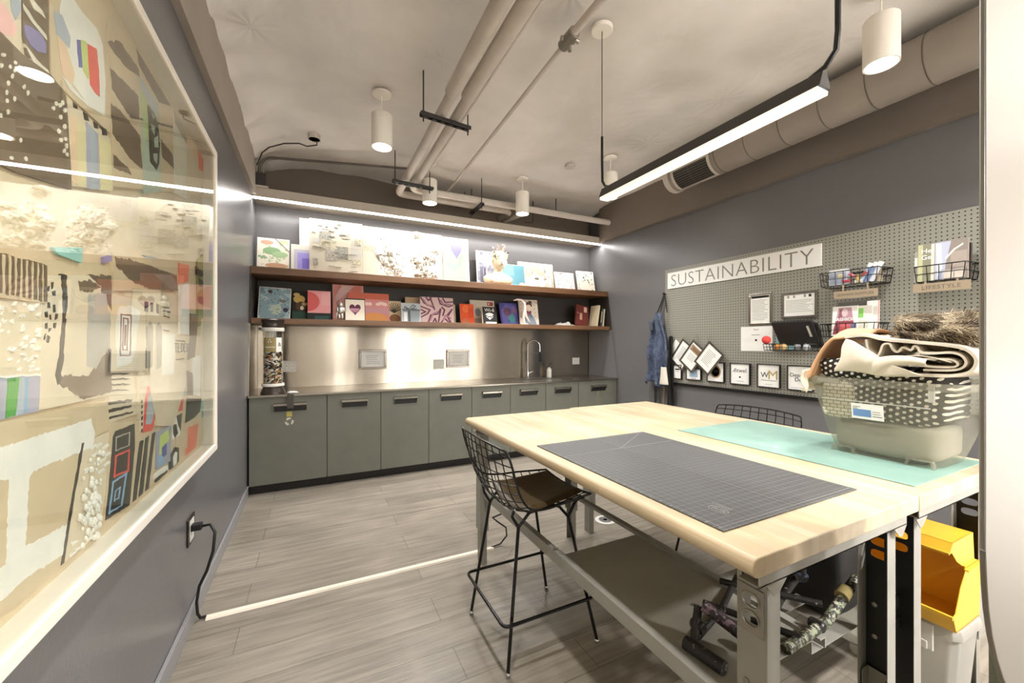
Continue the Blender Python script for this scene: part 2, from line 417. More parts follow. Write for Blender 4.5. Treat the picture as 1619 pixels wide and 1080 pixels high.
PAL = {k: M('paint_' + k, v, .8, var=(14, .07)) for k, v in _pal.items()}
def P(k):
    if k not in PAL: PAL[k] = M('paint_' + k.strip('#'), k if k.startswith('#') else _pal[k], .75)
    return PAL[k]

# ------------------------------------------------------------------ the room shell
def struct(mb, name, mats, **k):
    o = mb.build(name, mats, **k); o['kind'] = 'structure'; return o
XL, XR, YB, ZC = -.52, 3.56, 4.69, 3.16
struct(MB().box(XL - .1, 5.4, -3.3, YB + .1, -.06, 0), 'floor', FLOOR)
def ceil_pt(u, v):
    x = XL - .02 + u * (5.4 - XL); y = -3.3 + v * (YB + 3.4)
    z = ZC + .035 * noise.noise(Vector((x * 1.1, y * 1.1, 0))) + .018 * noise.noise(Vector((x * 3.3, y * 2.7, 4)))
    e = max(0, 1 - (x - XL) / .42)
    z -= e * e * (.13 + .09 * noise.noise(Vector((x * 4, y * 5, 9)))) if y > .3 else 0
    z -= e * .035 * abs(noise.noise(Vector((x * 13, y * 8, 2)))) if y > .3 else 0
    e2 = max(0, 1 - (YB - y) / .35)
    return (x, y, z - .03 * e2)
struct(MB().grid(ceil_pt, 150, 200), 'ceiling', CEIL, smooth=80)
struct(MB().box(XL - .1, XL, -3.3, YB + .1, 0, ZC + .1), 'wall_left', WALL)
struct(MB().box(XL, XR, YB, YB + .1, 0, ZC + .1), 'wall_back', WALL)
struct(MB().box(XR, XR + .1, .3, YB + .1, 0, ZC + .1), 'wall_right', WALL)
struct(MB().box(1.24, 1.34, .24, .30, 0, ZC + .1), 'wall_near', GREENGREY)
struct(MB().box(XL + .001, XL + .035, -3.2, YB - .33, 2.70, ZC + .05), 'trim_1', TAUPE)
struct(MB().box(XR - .06, XR - .001, .31, YB - .314, 2.70, ZC + .05), 'trim_2', M('taupe_dark', '#776c62', .7, var=(1.3, .1)))
TAUPE_SHADE = M('taupe_in_shade', '#6a5d51', .6)  # ceiling taupe darkened: the shade above the valance is in the colour
struct(MB().box(XL + .001, XR - .001, YB - .012, YB - .001, 2.73, ZC + .05), 'trim_3', TAUPE_SHADE)
struct(MB().box(XL + .002, XR - .002, 4.376, 4.392, 2.688, 2.776).box(XL + .002, XR - .002, 4.392, YB - .002, 2.70, 2.72), 'trim_4', M('valance_beige', '#b3a99b', .55), bevel=.002)
struct(MB().box(XL + .001, XL + .012, -3.2, 4.078, .001, .088).box(XL + .001, XL + .016, -3.2, 4.078, .088, .093), 'baseboard_left', BASEB, bevel=.002)
struct(MB().box(XR - .013, XR - .001, .31, 4.05, .001, .09), 'baseboard_right', BASEB, bevel=.003)

struct(MB().box(XL, 5.4, -.78, -.70, 0, 1.15), 'wall_light_block', CREAM)  # unseen low wall added to block low-angle light under the benches
hw = MB(); edges_ = [XL, .62, .74, 1.80, 1.88, 2.38, 2.56, 3.70, 3.80, 4.48, 4.60, 5.4]  # unseen slit openings shaped to let fill light in and streak the steel
for k in range(0, 12, 2): hw.box(edges_[k], edges_[k + 1], -3.4, -3.3, 0, ZC + .1)
hw.box(XL, 5.4, -3.4, -3.3, 0, .25).box(XL, 5.4, -3.4, -3.3, 2.95, ZC + .1)
struct(hw, 'wall_hall_back', CREAM)
struct(MB().box(5.4, 5.5, -3.4, .3, 0, ZC + .1), 'wall_hall_right', CREAM)
# the white upright panel with the rounded lower corner at the room's entrance
def near_panel():
    pts = [(.752, 2.25), (.752, 1.06)]
    for k in range(13):
        a = PI / 2 * k / 12
        pts.append((.752 + .3 * (1 - math.cos(a)), 1.06 - .3 * math.sin(a)))
    pts += [(1.1, .76), (1.1, .001), (1.24, .001), (1.24, 2.25)]
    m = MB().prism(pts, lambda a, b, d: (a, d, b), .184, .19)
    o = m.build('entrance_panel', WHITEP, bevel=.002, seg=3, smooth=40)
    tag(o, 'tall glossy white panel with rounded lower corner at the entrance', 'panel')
near_panel()

# ------------------------------------------------------------------ LED strip under the valance
o = MB().box(XL + .006, XR - .006, 4.380, 4.398, 2.672, 2.687).build('led_strip', LEDM)
tag(o, 'bright white light strip along the valance above the shelves', 'light strip')
def area(name, parent, loc, sx, sy, power, col=(1, .988, .972), spread=160, rot=(0, 0, 0), shape='RECTANGLE'):
    l = bpy.data.lights.new(name, 'AREA'); l.shape = shape; l.size = sx; l.size_y = sy; l.energy = power; l.color = col; l.spread = math.radians(spread)
    ob = bpy.data.objects.new(name, l); COL.objects.link(ob); ob.rotation_euler = rot
    if parent:
        ob.parent = parent; ob.location = WM[parent.name].inverted() @ Vector(loc)
    else: ob.location = loc
    return ob
area('strip_glow', o, ((XL + XR) / 2, 4.388, 2.668), XR - XL - .05, .02, 19, spread=178)

# ------------------------------------------------------------------ base cabinets
DX = [-.508, .105, .584, 1.061, 1.534, 2.001, 2.471, 2.943, 3.554]
cab_labels = ['wide grey base cabinet beside the left wall, recycling tag on its door',
 'second grey base cabinet from the left wall, next to the recycling-tag cabinet',
 'third grey base cabinet from the left wall, plain door',
 'fourth grey base cabinet from the left wall, below the middle outlet plate',
 'fifth grey base cabinet from the left wall, below the second framed notice',
 'sixth grey base cabinet from the left wall, left of the tap',
 'grey base cabinet directly under the sink tap and soap bottle',
 'grey base cabinet beside the right wall, faded sticker on its door']
def recycle_sign(mb, cx, cz, r, y, m):
    for k in range(3):
        a0 = PI / 2 + k * 2 * PI / 3
        pts = []
        for i in range(5):
            a = a0 - .45 + i * .25; pts.append((cx + r * math.cos(a), cz + r * math.sin(a)))
        for i in range(4, -1, -1):
            a = a0 - .45 + i * .25; pts.append((cx + r * .55 * math.cos(a), cz + r * .55 * math.sin(a)))
        mb.prism(pts, lambda a, b, d: (a, d, b), y, y - .0008, m)
        a = a0 + .55; t = [(cx + r * 1.12 * math.cos(a), cz + r * 1.12 * math.sin(a)), (cx + r * .42 * math.cos(a), cz + r * .42 * math.sin(a)), (cx + r * .78 * math.cos(a + .5), cz + r * .78 * math.sin(a + .5))]
        mb.prism(t, lambda a, b, d: (a, d, b), y, y - .0008, m)
STICK = M('sticker_yellow', '#b9ab5f', .6); STICKW = M('sticker_white', '#cfccc0', .6)
for i in range(8):
    x0, x1 = DX[i], DX[i + 1]
    t = thing('base_cabinet', cab_labels[i], 'cabinet', ((x0 + x1) / 2, 4.38, 0), group='row of grey base cabinets')
    MB().box(x0 + .001, x1 - .001, 4.106, 4.66, .09, .846).build('body', CABE, t)
    MB().box(x0 + .001, x1 - .001, 4.13, 4.16, 0, .089).build('toe_kick', KICK, t)
    dr = MB().box(x0 + .0025, x1 - .0025, 4.082, 4.104, .082, .845).build('door', CAB, t, bevel=.0015)
    cx = (x0 + x1) / 2 + (.0 if i else .01); hw = .115 if i else .13
    hb = MB()
    hb.box(cx - hw, cx + hw, 4.0795, 4.0815, .715, .792, 1)                       # plate on the door
    hb.add([(cx - hw, 4.080, .792), (cx + hw, 4.080, .792), (cx + hw, 4.046, .786), (cx - hw, 4.046, .786), (cx - hw, 4.080, .788), (cx + hw, 4.080, .788), (cx + hw, 4.046, .782), (cx - hw, 4.046, .782)],
           [(0, 1, 2, 3), (7, 6, 5, 4), (0, 3, 7, 4), (1, 5, 6, 2), (3, 2, 6, 7), (0, 4, 5, 1)], 0)
    hb.box(cx - hw, cx + hw, 4.044, 4.047, .768, .787, 0)
    for sx in (-1, 1):
        xx = cx + sx * (hw - .0015)
        hb.prism([(4.080, .716), (4.080, .789), (4.047, .785), (4.047, .77)], lambda a, b, d: (d, a, b), xx - .0015, xx + .0015, 0)
    hb.build('handle', [STEELTOP, BLACK], dr)
    if i in (0, 7):
        sk = MB()
        cxx = cx - .0 if i else cx - .01
        sk.box(cxx - .022, cxx + .022, 4.0808, 4.0818, .665, .712, 0)
        recycle_sign(sk, cxx, .622, .035, 4.0818, 1)
        so = sk.build('recycling_sticker', [STICK, STICKW] if i == 0 else [M('faded_sticker', '#7d7a66', .6)] * 2, dr)
t = thing('worktop', 'long stainless steel worktop with integrated sink along the back wall', 'worktop', (1.52, 4.37, .848))
MB().box(-.514, 3.556, 4.062, 4.668, .848, .868).build('slab', STEELTOP, t, bevel=.003)
sk = MB()
for x0, x1, y0, y1 in ((2.23, 2.78, 4.20, 4.206), (2.23, 2.78, 4.50, 4.506), (2.23, 2.236, 4.206, 4.5), (2.774, 2.78, 4.206, 4.5)): sk.box(x0, x1, y0, y1, .868, .8715)
sk.box(2.236, 2.774, 4.206, 4.5, .8682, .8688, 1)
sk.build('sink_rim', [CHROME, M('sink_shade', '#77736b', .3, .9)], t)
o = MB().box(-.505, 3.544, 4.674, 4.686, .869, 1.497).box(-.505, 3.544, 4.666, 4.674, 1.488, 1.497).build('backsplash', STEEL, origin=(1.5, 4.68, .869))
tag(o, 'brushed stainless steel backsplash behind the worktop', 'backsplash')
SIDESL = lambda z: 4.082 + (z - .868) * (4.264 - 4.082) / (2.02 - .868)
for nm, x0, x1, lab in (('left', -.518, -.507, 'slanted steel end panel beside the battery container'), ('right', 3.546, 3.557, 'slanted dark end panel where shelves meet the right wall')):
    t = thing('end_panel', lab, 'panel', ((x0 + x1) / 2, 4.4, .869))
    MB().prism([(4.664, .869), (SIDESL(.869), .869), (SIDESL(1.498), 1.498), (4.664, 1.498)], lambda a, b, d: (d, a, b), x0, x1).build('lower_sheet', STEEL if nm == 'left' else M('end_panel_grey', '#77777b', .3), t)
    MB().prism([(4.664, 1.5), (SIDESL(1.5), 1.5), (SIDESL(1.95), 1.95), (4.664, 1.95)], lambda a, b, d: (d, a, b), x0, x1).build('upper_sheet', NICHE, t)
o = MB().box(-.505, 3.544, 4.675, 4.687, 1.55, 1.95).build('niche_back', NICHE)
tag(o, 'dark back panel behind the lower shelf of paintings', 'panel')
o = MB().box(-.505, 3.544, 4.20, 4.672, 1.499, 1.548).build('wall_shelf', WALNUT, bevel=.003); tag(o, 'lower walnut shelf, small paintings and books standing on it', 'shelf', 'two walnut shelves')
o = MB().box(-.517, 3.557, 4.262, 4.687, 1.953, 2.02).build('wall_shelf', WALNUT, bevel=.003); tag(o, 'upper walnut shelf under the light strip, big canvases and a bust on it', 'shelf', 'two walnut shelves')

# ------------------------------------------------------------------ things on the worktop and steel wall
def back_plate(cx, cz, w, h, label, n=2):
    t = thing('outlet', label, 'outlet', (cx, 4.673, cz - h / 2), group='outlets in the backsplash')
    MB().box(cx - w / 2, cx + w / 2, 4.668, 4.6735, cz - h / 2, cz + h / 2).build('plate', PLATE, t, bevel=.002)
    for k in range(n):
        x = cx + (k - (n - 1) / 2) * w / n * .8
        m = MB().box(x - .016, x + .016, 4.6660, 4.668, cz - .022, cz + .022)
        for dx in (-.006, .006): m.box(x + dx - .0015, x + dx + .0015, 4.6655, 4.6662, cz - .002, cz + .01, 1)
        m.build('socket', [WHITEPL, DARKPL], t)
back_plate(-.232, 1.085, .135, .115, 'white outlet plate just right of the battery container')
back_plate(1.335, 1.07, .13, .115, 'white outlet plate left of the second framed notice')
back_plate(3.325, 1.07, .12, .095, 'white outlet plate right of the soap bottle', 1)
def text_lines(mb, x0, x1, z0, z1, n, put, m, ragged=.35, h=.35):
    for k in range(n):
        z = z1 - (k + .5) * (z1 - z0) / n; hh = (z1 - z0) / n * h / 2
        e = x1 - random.random() * ragged * (x1 - x0); s0 = x0 + random.random() * .1 * (x1 - x0)
        put(mb, s0, e, z - hh, z + hh, m)
for cx, cz, lab in ((.583, 1.142, 'silver framed notice on the steel backsplash nearest the battery container'), (1.575, 1.136, 'silver framed notice on the steel backsplash nearer the sink')):
    t = thing('framed_notice', lab, 'framed notice', (cx, 4.67, cz - .11), group='framed notices on the backsplash')
    f = MB(); w, h = .146, .108
    for x0, x1, z0, z1 in ((-w, w, h - .024, h), (-w, w, -h, -h + .024), (-w, -w + .024, -h + .024, h - .024), (w - .024, w, -h + .024, h - .024)):
        f.box(cx + x0, cx + x1, 4.655, 4.672, cz + z0, cz + z1)
    f.build('frame', SILVER, t, bevel=.004)
    p = MB().box(cx - w + .022, cx + w - .022, 4.664, 4.6665, cz - h + .022, cz + h - .022).build('paper', PAPER, t)
    q = MB(); text_lines(q, cx - .075, cx + .075, cz - .055, cz + .05, 5, lambda mb, a, b, c, d, m: mb.box(a, b, 4.6632, 4.664, c, d, m), 0)
    q.build('print', M('print_pale', '#cfcdc9', .8), p)

# battery collection tube
bx, by = -.335, 4.19
t = thing('battery_container', 'clear tube container full of used batteries at the worktop end', 'container', (bx, by, .868))
MB().lathe([(.100, .868), (.100, .876), (.093, .895), (.082, .915), (.077, .935)], (bx, by, 0), 40).build('base', M('container_brown', '#3c322a', .3), t, smooth=40)
MB().lathe([(.088, .935), (.091, .938), (.091, .958), (.088, .962), (.079, .962), (.079, .935)], (bx, by, 0), 40).build('bottom_ring', WHITEPL, t, smooth=40)
MB().lathe([(.0785, .962), (.0785, 1.43), (.076, 1.43), (.076, .962)], (bx, by, 0), 40).build('tube', CLEAR, t, smooth=40)
MB().lathe([(.079, 1.43), (.091, 1.43), (.092, 1.434), (.092, 1.456), (.088, 1.46), (.079, 1.46)], (bx, by, 0), 40).build('top_ring', WHITEPL, t, smooth=40)
MB().lathe([(.08, 1.46), (.086, 1.47), (.086, 1.478), (.082, 1.49), (.088, 1.51), (.092, 1.53), (.085, 1.536)], (bx, by, 0), 40).box(bx - .11, bx - .08, by - .01, by + .01, 1.44, 1.46).build('lid', M('lid_brown', '#352b24', .25), t, smooth=40)
def cyl_patch(mb, a0, a1, z0, z1, r, m, n=14):
    vs = [(bx + r * math.cos(a0 + (a1 - a0) * i / n), by + r * math.sin(a0 + (a1 - a0) * i / n), z) for z in (z0, z1) for i in range(n + 1)]
    mb.add(vs, [(i, i + 1, n + 2 + i, n + 1 + i) for i in range(n)], m)
lb = MB(); A0 = math.radians(-145)
cyl_patch(lb, A0, A0 + 1.35, 1.245, 1.372, .0792, 0); cyl_patch(lb, A0 + 1.35, A0 + 2.05, 1.245, 1.372, .0792, 1)
def around(ang, z0, k=1.0):
    """wraps text-plane x round the tube"""
    class W:
        def __matmul__(s, v):
            a = ang + v.x / .08; r = .0796 + v.z
            return Vector((bx + r * math.cos(a), by + r * math.sin(a), z0 + v.y))
    return W()
lb.text('batteries', .024, around(A0 + .72, 1.288), 1)
for k in range(3):
    a = PI / 2 + k * 2 * PI / 3; W = around(A0 + .72, 1.34)
    pts = [W @ Vector((.016 * math.cos(a + s) * q, .016 * math.sin(a + s) * q, 0)) for s, q in ((-.5, 1), (.1, 1), (.6, .8), (.1, .5), (-.5, .55))]
    lb.add(pts, [(0, 1, 2, 3, 4)], 1)
lb.text('&', .05, around(A0 + 1.72, 1.31), 2)
lb.build('label', [M('label_olive', '#9c8c5c', .6), PAPER, INK], t)
batm = [M('battery_' + n, c, .35, .3) for n, c in (('silver', '#d8d4cc'), ('black', '#1d1a18'), ('copper', '#b4703c'), ('white', '#efeae0'), ('gold', '#b79a5a'))]
protos = []
for k in range(5):
    m = MB().lathe([(.0065, -.022), (.0068, -.021), (.0068, .020), (.0062, .022), (.0024, .022), (.0024, .0245)], (0, 0, 0), 10, 0)
    o = m.build('battery', batm[k], smooth=40, origin=(0, 0, 0))
    tag(o, 'small used battery among many in the clear container', 'battery', 'used batteries in the container')
    protos.append(o)
nb = 0
from mathutils import Euler
for lay, (rad, num) in enumerate(((.066, 17), (.049, 11))):
    zz = .975
    while zz < 1.245 + (0 if lay == 0 else -.02):
        for k in range(num):
            if nb >= 250: break
            a = (k + random.random() * .5) / num * 2 * PI
            if math.sin(a) > (.45 if lay == 0 else .1): continue
            src = protos[random.choice((0, 0, 1, 1, 1, 2, 3, 3, 4))] if nb >= 5 else protos[nb]
            o = src if nb < 5 else src.copy()
            if nb >= 5: COL.objects.link(o)
            o.location = (bx + rad * math.cos(a), by + rad * math.sin(a), zz + random.uniform(-.006, .006))
            tilt = random.choice((PI / 2 - .4, PI / 2, .9, .5, -.7, PI / 2 + .5))
            o.rotation_euler = Euler((0, tilt, a + PI / 2), 'XYZ')
            nb += 1
        zz += .0185 if lay == 0 else .024

# hanging paper tag with dark strap on the first cabinet's handle
t = thing('paper_tag', 'crumpled white paper tag with dark strap hanging over the worktop edge', 'tag', (-.185, 4.07, .80))
def crump(d): return 1 + .25 * noise.noise(d * 2.7)
MB().ball((-.175, 4.085, .881), .03, 0, 12, 8, (1.5, .7, .4), crump).build('paper', PAPER, t, smooth=60)
MB().box(-.215, -.165, 4.034, 4.037, .745, .868).box(-.21, -.17, 4.034, 4.07, .868, .8705).build('strap', M('strap_brown', '#4a443c', .6), t)

# tap and soap
t = thing('sink_tap', 'tall chrome gooseneck kitchen tap behind the sink', 'tap', (2.50, 4.585, .868))
MB().lathe([(.028, .868), (.028, .88), (.02, .885), (.02, .98), (.016, .985)], (2.5, 4.585, 0), 20).build('body', CHROME, t, smooth=40)
path = [(2.5, 4.585, .98), (2.5, 4.585, 1.28)] + [(2.5 + .065 - .065 * math.cos(a), 4.585 - .09 * (1 - math.cos(a)) / 2, 1.28 + .08 * math.sin(a)) for a in [PI * k / 12 for k in range(1, 13)]] + [(2.63, 4.495, 1.20)]
MB().tube(path, .0115, 12).build('gooseneck', CHROME, t, smooth=50)
coil = MB()
for k in range(26):
    q = k / 25; j = q * (len(path) - 1); i = min(int(j), len(path) - 2)
MB().tube([(2.63, 4.495, 1.21), (2.632, 4.494, 1.10)], [.016, .018], 12).tube([(2.632, 4.494, 1.10), (2.632, 4.494, 1.085)], [.02, .016], 12).build('spray_head', BLACK, t, smooth=50)
MB().tube([(2.50, 4.565, .93), (2.56, 4.555, .955)], [.009, .006], 10).build('lever', CHROME, t, smooth=50)
MB().tube([(2.50, 4.585, 1.19), (2.625, 4.50, 1.19)], .005, 8).build('hose_clip', CHROME, t, smooth=50)
t = thing('soap_bottle', 'white soap bottle with black pump beside the sink', 'bottle', (2.83, 4.59, .868))
MB().lathe([(.03, .868), (.033, .872), (.033, .96), (.030, .978), (.014, .99), (.012, 1.0)], (2.83, 4.59, 0), 24).build('bottle', WHITEPL, t, smooth=40)
MB().lathe([(.014, 1.0), (.014, 1.015), (.005, 1.016), (.005, 1.045)], (2.83, 4.59, 0), 14).tube([(2.83, 4.59, 1.045), (2.865, 4.575, 1.042), (2.87, 4.573, 1.034)], .005, 8).build('pump', BLACK, t, smooth=40)

# ------------------------------------------------------------------ paintings on the two shelves
def rect(a, b, c, d): return [(a, b), (c, b), (c, d), (a, d)]
def oval(cx, cy, rx, ry, n=18): return [(cx + rx * math.cos(2 * PI * k / n), cy + ry * math.sin(2 * PI * k / n)) for k in range(n)]
def heart(cx, cy, r):
    return [(cx + r * .0625 * 16 * math.sin(a) ** 3, cy + r * .0625 * (13 * math.cos(a) - 5 * math.cos(2 * a) - 2 * math.cos(3 * a) - math.cos(4 * a))) for a in [2 * PI * k / 28 for k in range(28)]]
def stroke(path, w):
    out = []
    for (a, b), (c, d) in zip(path[:-1], path[1:]):
        l = math.hypot(c - a, d - b) or 1; nx, ny = -(d - b) / l * w / 2, (c - a) / l * w / 2
        ex, ey = (c - a) / l * w * .3, (d - b) / l * w * .3
        out.append([(a + nx - ex, b + ny - ey), (c + nx + ex, d + ny + ey), (c - nx + ex, d - ny + ey), (a - nx - ex, b - ny - ey)])
    return out
def canvas(label, x0, x1, z1, y, zb, design, lean=.06, th=.018, edge='#efe9dc', yaw=0, group=None, bg=None, cat='painting', name='painted_canvas', roll=0):
    w, h = x1 - x0, z1 - zb
    cx = (x0 + x1) / 2
    t = thing(name, label, cat, (cx, y, zb), group=group)
    R = Matrix.Rotation(yaw, 3, 'Z') @ Matrix.Rotation(-math.atan2(lean, h), 3, 'X') @ Matrix.Rotation(roll, 3, 'Y')
    O = Vector((cx, y, zb + .001))
    fn = lambda s, q, d: O + R @ Vector(((s - .5) * w, -d, q * h))
    c = MB(); c.prism(rect(0, 0, 1, 1), fn, -th, 0, 0)
    c.build('canvas', bg or P(edge), t, bevel=.0015)
    m = MB(); mats = []; names = []
    for k, (mt, poly) in enumerate(design):
        if mt not in names: names.append(mt); mats.append(mt if not isinstance(mt, str) else P(mt))
        m.prism(poly, fn, .0003, .0006 + .00022 * k, names.index(mt))
    if design: m.build('painting', mats, t)
    return t, fn
FLORAL = splat_mat('floral_greens', '#f1eadb', (('#b9cf9f', .52), ('#8fae84', .6), ('#e6c3a4', .66)), 9)
STREET = splat_mat('street_scene', '#8e8f9e', (('#b9b9c8', .48), ('#6f7080', .58), ('#efefef', .66)), 12)
GREYFLO = splat_mat('grey_flower', '#f3efe6', (('#c9bfae', .5), ('#8f877a', .58), ('#f6f2ea', .64)), 14)
SPOTS1 = splat_mat('spotted_print_a', '#f6f1ea', (('#e9c3c0', .55), ('#7d7a78', .60), ('#f4efe6', .66)), 22)
SPOTS2 = splat_mat('spotted_print_b', '#f2eadb', (('#5e5c57', .57), ('#e3d5b6', .6), ('#efe7da', .66)), 20)
TURQ = splat_mat('turquoise_marble', '#86a0a6', (('#a9bdbd', .5), ('#6f8b92', .6), ('#3b2f30', .69)), 8)
DARKMIX = splat_mat('dark_mixed_paint', '#2a2a26', (('#3d332b', .5), ('#c9a354', .585), ('#2b4a40', .62)), 6)
PURP = splat_mat('purple_galaxy', '#5a56a0', (('#7a5a80', .5), ('#3e4a86', .57), ('#4f8a8c', .64)), 5)
NEWS = M('newsprint_cream', '#d9d2bf', .8, var=(2.2, .05))
NEWS2 = M('newsprint_white', '#cbc7bd', .75)
NPIC = [M('newsprint_picture_' + n, c, .8, var=(60, .35)) for n, c in (('a', '#b9b4a6'), ('b', '#a3a094'), ('c', '#c6bfa6'))]
UP, LO = 2.021, 1.549
canvas('cream floral canvas with green leaves at the left end of upper shelf', -.49, -.22, 2.345, 4.45, UP,
       [(FLORAL, rect(.03, .03, .97, .97)), ('#cfa58c', oval(.3, .86, .2, .07)), ('#8fb082', oval(.45, .6, .28, .12)), ('#a5c193', oval(.7, .5, .25, .1)), ('#c29a7a', oval(.6, .15, .35, .08)), ('#8a7a6a', stroke([(.55, 1), (.98, .62)], .03)[0])])
canvas('small cream canvas with nested lilac squares, beside the floral canvas', -.205, -.03, 2.30, 4.42, UP,
       [('#ded8cc', rect(.02, .02, .98, .98)), ('#b9b9c8', rect(.15, .1, .98, .82)), ('#9f96d8', rect(.32, .1, .98, .7)), ('#7a6cc6', rect(.55, .12, .98, .5))], lean=.05)
canvas('tall plain white canvas standing behind the newspaper collage', -.135, .12, 2.60, 4.55, UP, [('#fbf8f2', rect(.01, .01, .99, .99))], lean=.05)
news = []
random.seed(3)
news.append((NEWS, rect(.0, .0, 1, 1)))
for k in range(9):
    a, b = random.choice((.06, .3, .55, .78)), random.uniform(.08, .85); news.append((NEWS2, rect(a, b, min(a + .2, .98), min(b + .1, .98))))
for (a, b, c, d, k) in ((.22, .82, .4, .98, 0), (.18, .62, .4, .78, 1), (.6, .68, .76, .8, 0), (.18, .46, .5, .62, 2), (.5, .28, .72, .52, 1), (.3, .26, .5, .46, 0), (.07, .14, .16, .26, 1), (.85, .58, .97, .7, 2), (.8, .2, .97, .3, 2)):
    news.append((NPIC[k], rect(a, b, c, d)))
for k in range(22):
    a, b = random.uniform(.03, .8), random.uniform(.03, .95); news.append((PRINT, rect(a, b, a + random.uniform(.05, .16), b + .004)))
canvas('large newspaper collage board on upper shelf, left of the foil relief', -.045, .447, 2.567, 4.395, UP, news, lean=.05)
tc, fnc = canvas('large white collage board with crumpled foil relief on upper shelf', .449, 1.30, 2.555, 4.40, UP,
    [(NEWS2, rect(0, 0, 1, 1)), (NEWS, rect(.0, .05, .18, .6)), (NPIC[2], rect(.01, .5, .17, .6)), (NPIC[0], rect(.05, .83, .13, .97)), ('#d9d4ca', stroke([(.2, .82), (.3, .78), (.36, .74)], .012)[0]), ('#b9b6ae', stroke([(.28, .6), (.62, .55)], .008)[0]), ('#aaa69c', stroke([(.72, .74), (.9, .66)], .012)[0])], lean=.05)
FOIL = splat_mat('crumpled_foil_print', '#d8d0c2', (('#f3eee4', .46), ('#8b8377', .57), ('#4f4a42', .63)), 26)
FOIL.node_tree.nodes['Principled BSDF'].inputs['Roughness'].default_value = .4
for (cx, cy, rx, ry, d, sd) in ((.34, .42, .18, .40, .05, 1), (.42, .16, .1, .14, .03, 5), (.74, .42, .17, .34, .07, 2), (.78, .12, .16, .18, .07, 3), (.68, .93, .07, .09, .05, 4), (.9, .62, .08, .1, .03, 6)):
    m = MB()
    def rel(u, v, cx=cx, cy=cy, rx=rx, ry=ry, d=d, sd=sd):
        a, b = u * 2 - 1, v * 2 - 1
        r = math.hypot(a, b); wob = 1 + .35 * noise.noise(Vector((a * 2, b * 2, sd)))
        k = max(0, 1 - r * r * .9)
        n = abs(noise.noise(Vector((a * 3.2, b * 3.2, sd * 3)))) + .5 * abs(noise.noise(Vector((a * 8, b * 8, sd * 7))))
        sc = 1 / max(1, max(abs(a), abs(b)) and r / max(abs(a), abs(b)))
        return fnc(cx + a * sc * rx * wob, max(.005, cy + b * sc * ry * wob), .001 + d * k * (.25 + 1.5 * n))
    m.grid(rel, 30, 30)
    m.build('foil_relief', FOIL, tc, smooth=25)
canvas('white canvas with pastel ring and violet heart, right of the foil collage', 1.315, 1.648, 2.565, 4.45, UP,
    [('#b9b4a8', rect(.02, .02, .98, .98)), ('#a5a899', rect(.05, .05, .86, .9))] + [('#8fae98', p) for p in stroke([(.15, .9), (.1, .6), (.2, .4), (.45, .32), (.65, .42), (.72, .6)], .09)] + [('#c0a097', p) for p in stroke([(.08, .68), (.2, .62), (.24, .45)], .08)] + [('#807db4', heart(.55, .74, .2))], lean=.07)
canvas('grey-blue street painting standing behind the white bust', 1.772, 2.19, 2.465, 4.52, UP,
    [(STREET, rect(.02, .02, .98, .98)), ('#707183', rect(.1, .1, .2, .55)), ('#dcdbe2', rect(.3, .3, .33, .55)), ('#606070', rect(.22, .1, .28, .5)), ('#e7e5ea', oval(.38, .7, .1, .08)), ('#7a7b90', rect(.7, .5, .8, .9))], lean=.06)
canvas('teal blue canvas leaning just right of the white bust', 2.08, 2.395, 2.312, 4.44, UP, [('#5a8a94', rect(.02, .02, .98, .98)), ('#6f9ca2', rect(.05, .5, .5, .95)), ('#548693', rect(.55, .1, .95, .8)), ('#e8b8a0', oval(.85, .1, .14, .12)), ('#eef0ea', rect(.3, .02, .7, .1))], lean=.05)
canvas('large grey and white flower canvas on the right half of upper shelf', 2.34, 2.86, 2.378, 4.50, UP,
    [(GREYFLO, rect(.01, .01, .99, .99))] + [('#b9ab9a', oval(.42 + .2 * math.cos(a), .62 + .18 * math.sin(a), .14, .1)) for a in (0, 1.2, 2.4, 3.6, 4.8)] + [('#f7f3ec', oval(.5, .4, .2, .14)), ('#6f675c', oval(.5, .4, .07, .05))], lean=.06)
canvas('white spotted canvas with a pink corner, second from the right end of upper shelf', 2.865, 3.17, 2.283, 4.46, UP,
    [(SPOTS1, rect(.02, .02, .98, .98)), ('#eec7c8', [(.55, .97), (.97, .97), (.97, .6)])], lean=.06)
canvas('black-and-cream spotted canvas at the right end of upper shelf', 3.225, 3.50, 2.328, 4.46, UP,
    [(SPOTS2, rect(.02, .02, .98, .98)), ('#ecc3c0', [(.02, .02), (.25, .02), (.02, .3)]), ('#f3d7cf', rect(.05, .82, .4, .96))], lean=.07, yaw=-.06)
# bust
bx2, by2 = 1.985, 4.385
t = thing('mannequin_bust', 'pale painted mannequin bust with a twig and flower crown', 'bust', (bx2, by2, UP))
SKIN = splat_mat('bust_paint', '#dccdb0', (('#d2c09e', .55), ('#e3d8c2', .62)), 6)
prof = [(.165, .085, 2.022), (.178, .09, 2.05), (.19, .09, 2.08), (.195, .085, 2.105), (.17, .075, 2.13), (.11, .062, 2.15), (.06, .052, 2.165), (.048, .05, 2.185), (.045, .05, 2.205), (.055, .06, 2.218), (.066, .075, 2.235), (.076, .088, 2.265), (.081, .094, 2.30), (.082, .098, 2.34), (.078, .096, 2.375), (.064, .08, 2.405), (.04, .05, 2.424), (.008, .01, 2.43)]
m = MB(); seg = 28
vs = [(bx2 + a * math.cos(2 * PI * k / seg), by2 + b * math.sin(2 * PI * k / seg) - (.02 if z > 2.21 else 0), z) for a, b, z in prof for k in range(seg)]
fs = [(i * seg + k, i * seg + (k + 1) % seg, (i + 1) * seg + (k + 1) % seg, (i + 1) * seg + k) for i in range(len(prof) - 1) for k in range(seg)]
m.add(vs, fs + [tuple(range(seg)), tuple(range((len(prof) - 1) * seg, len(prof) * seg))])
m.build('body', SKIN, t, smooth=60, sub=1)
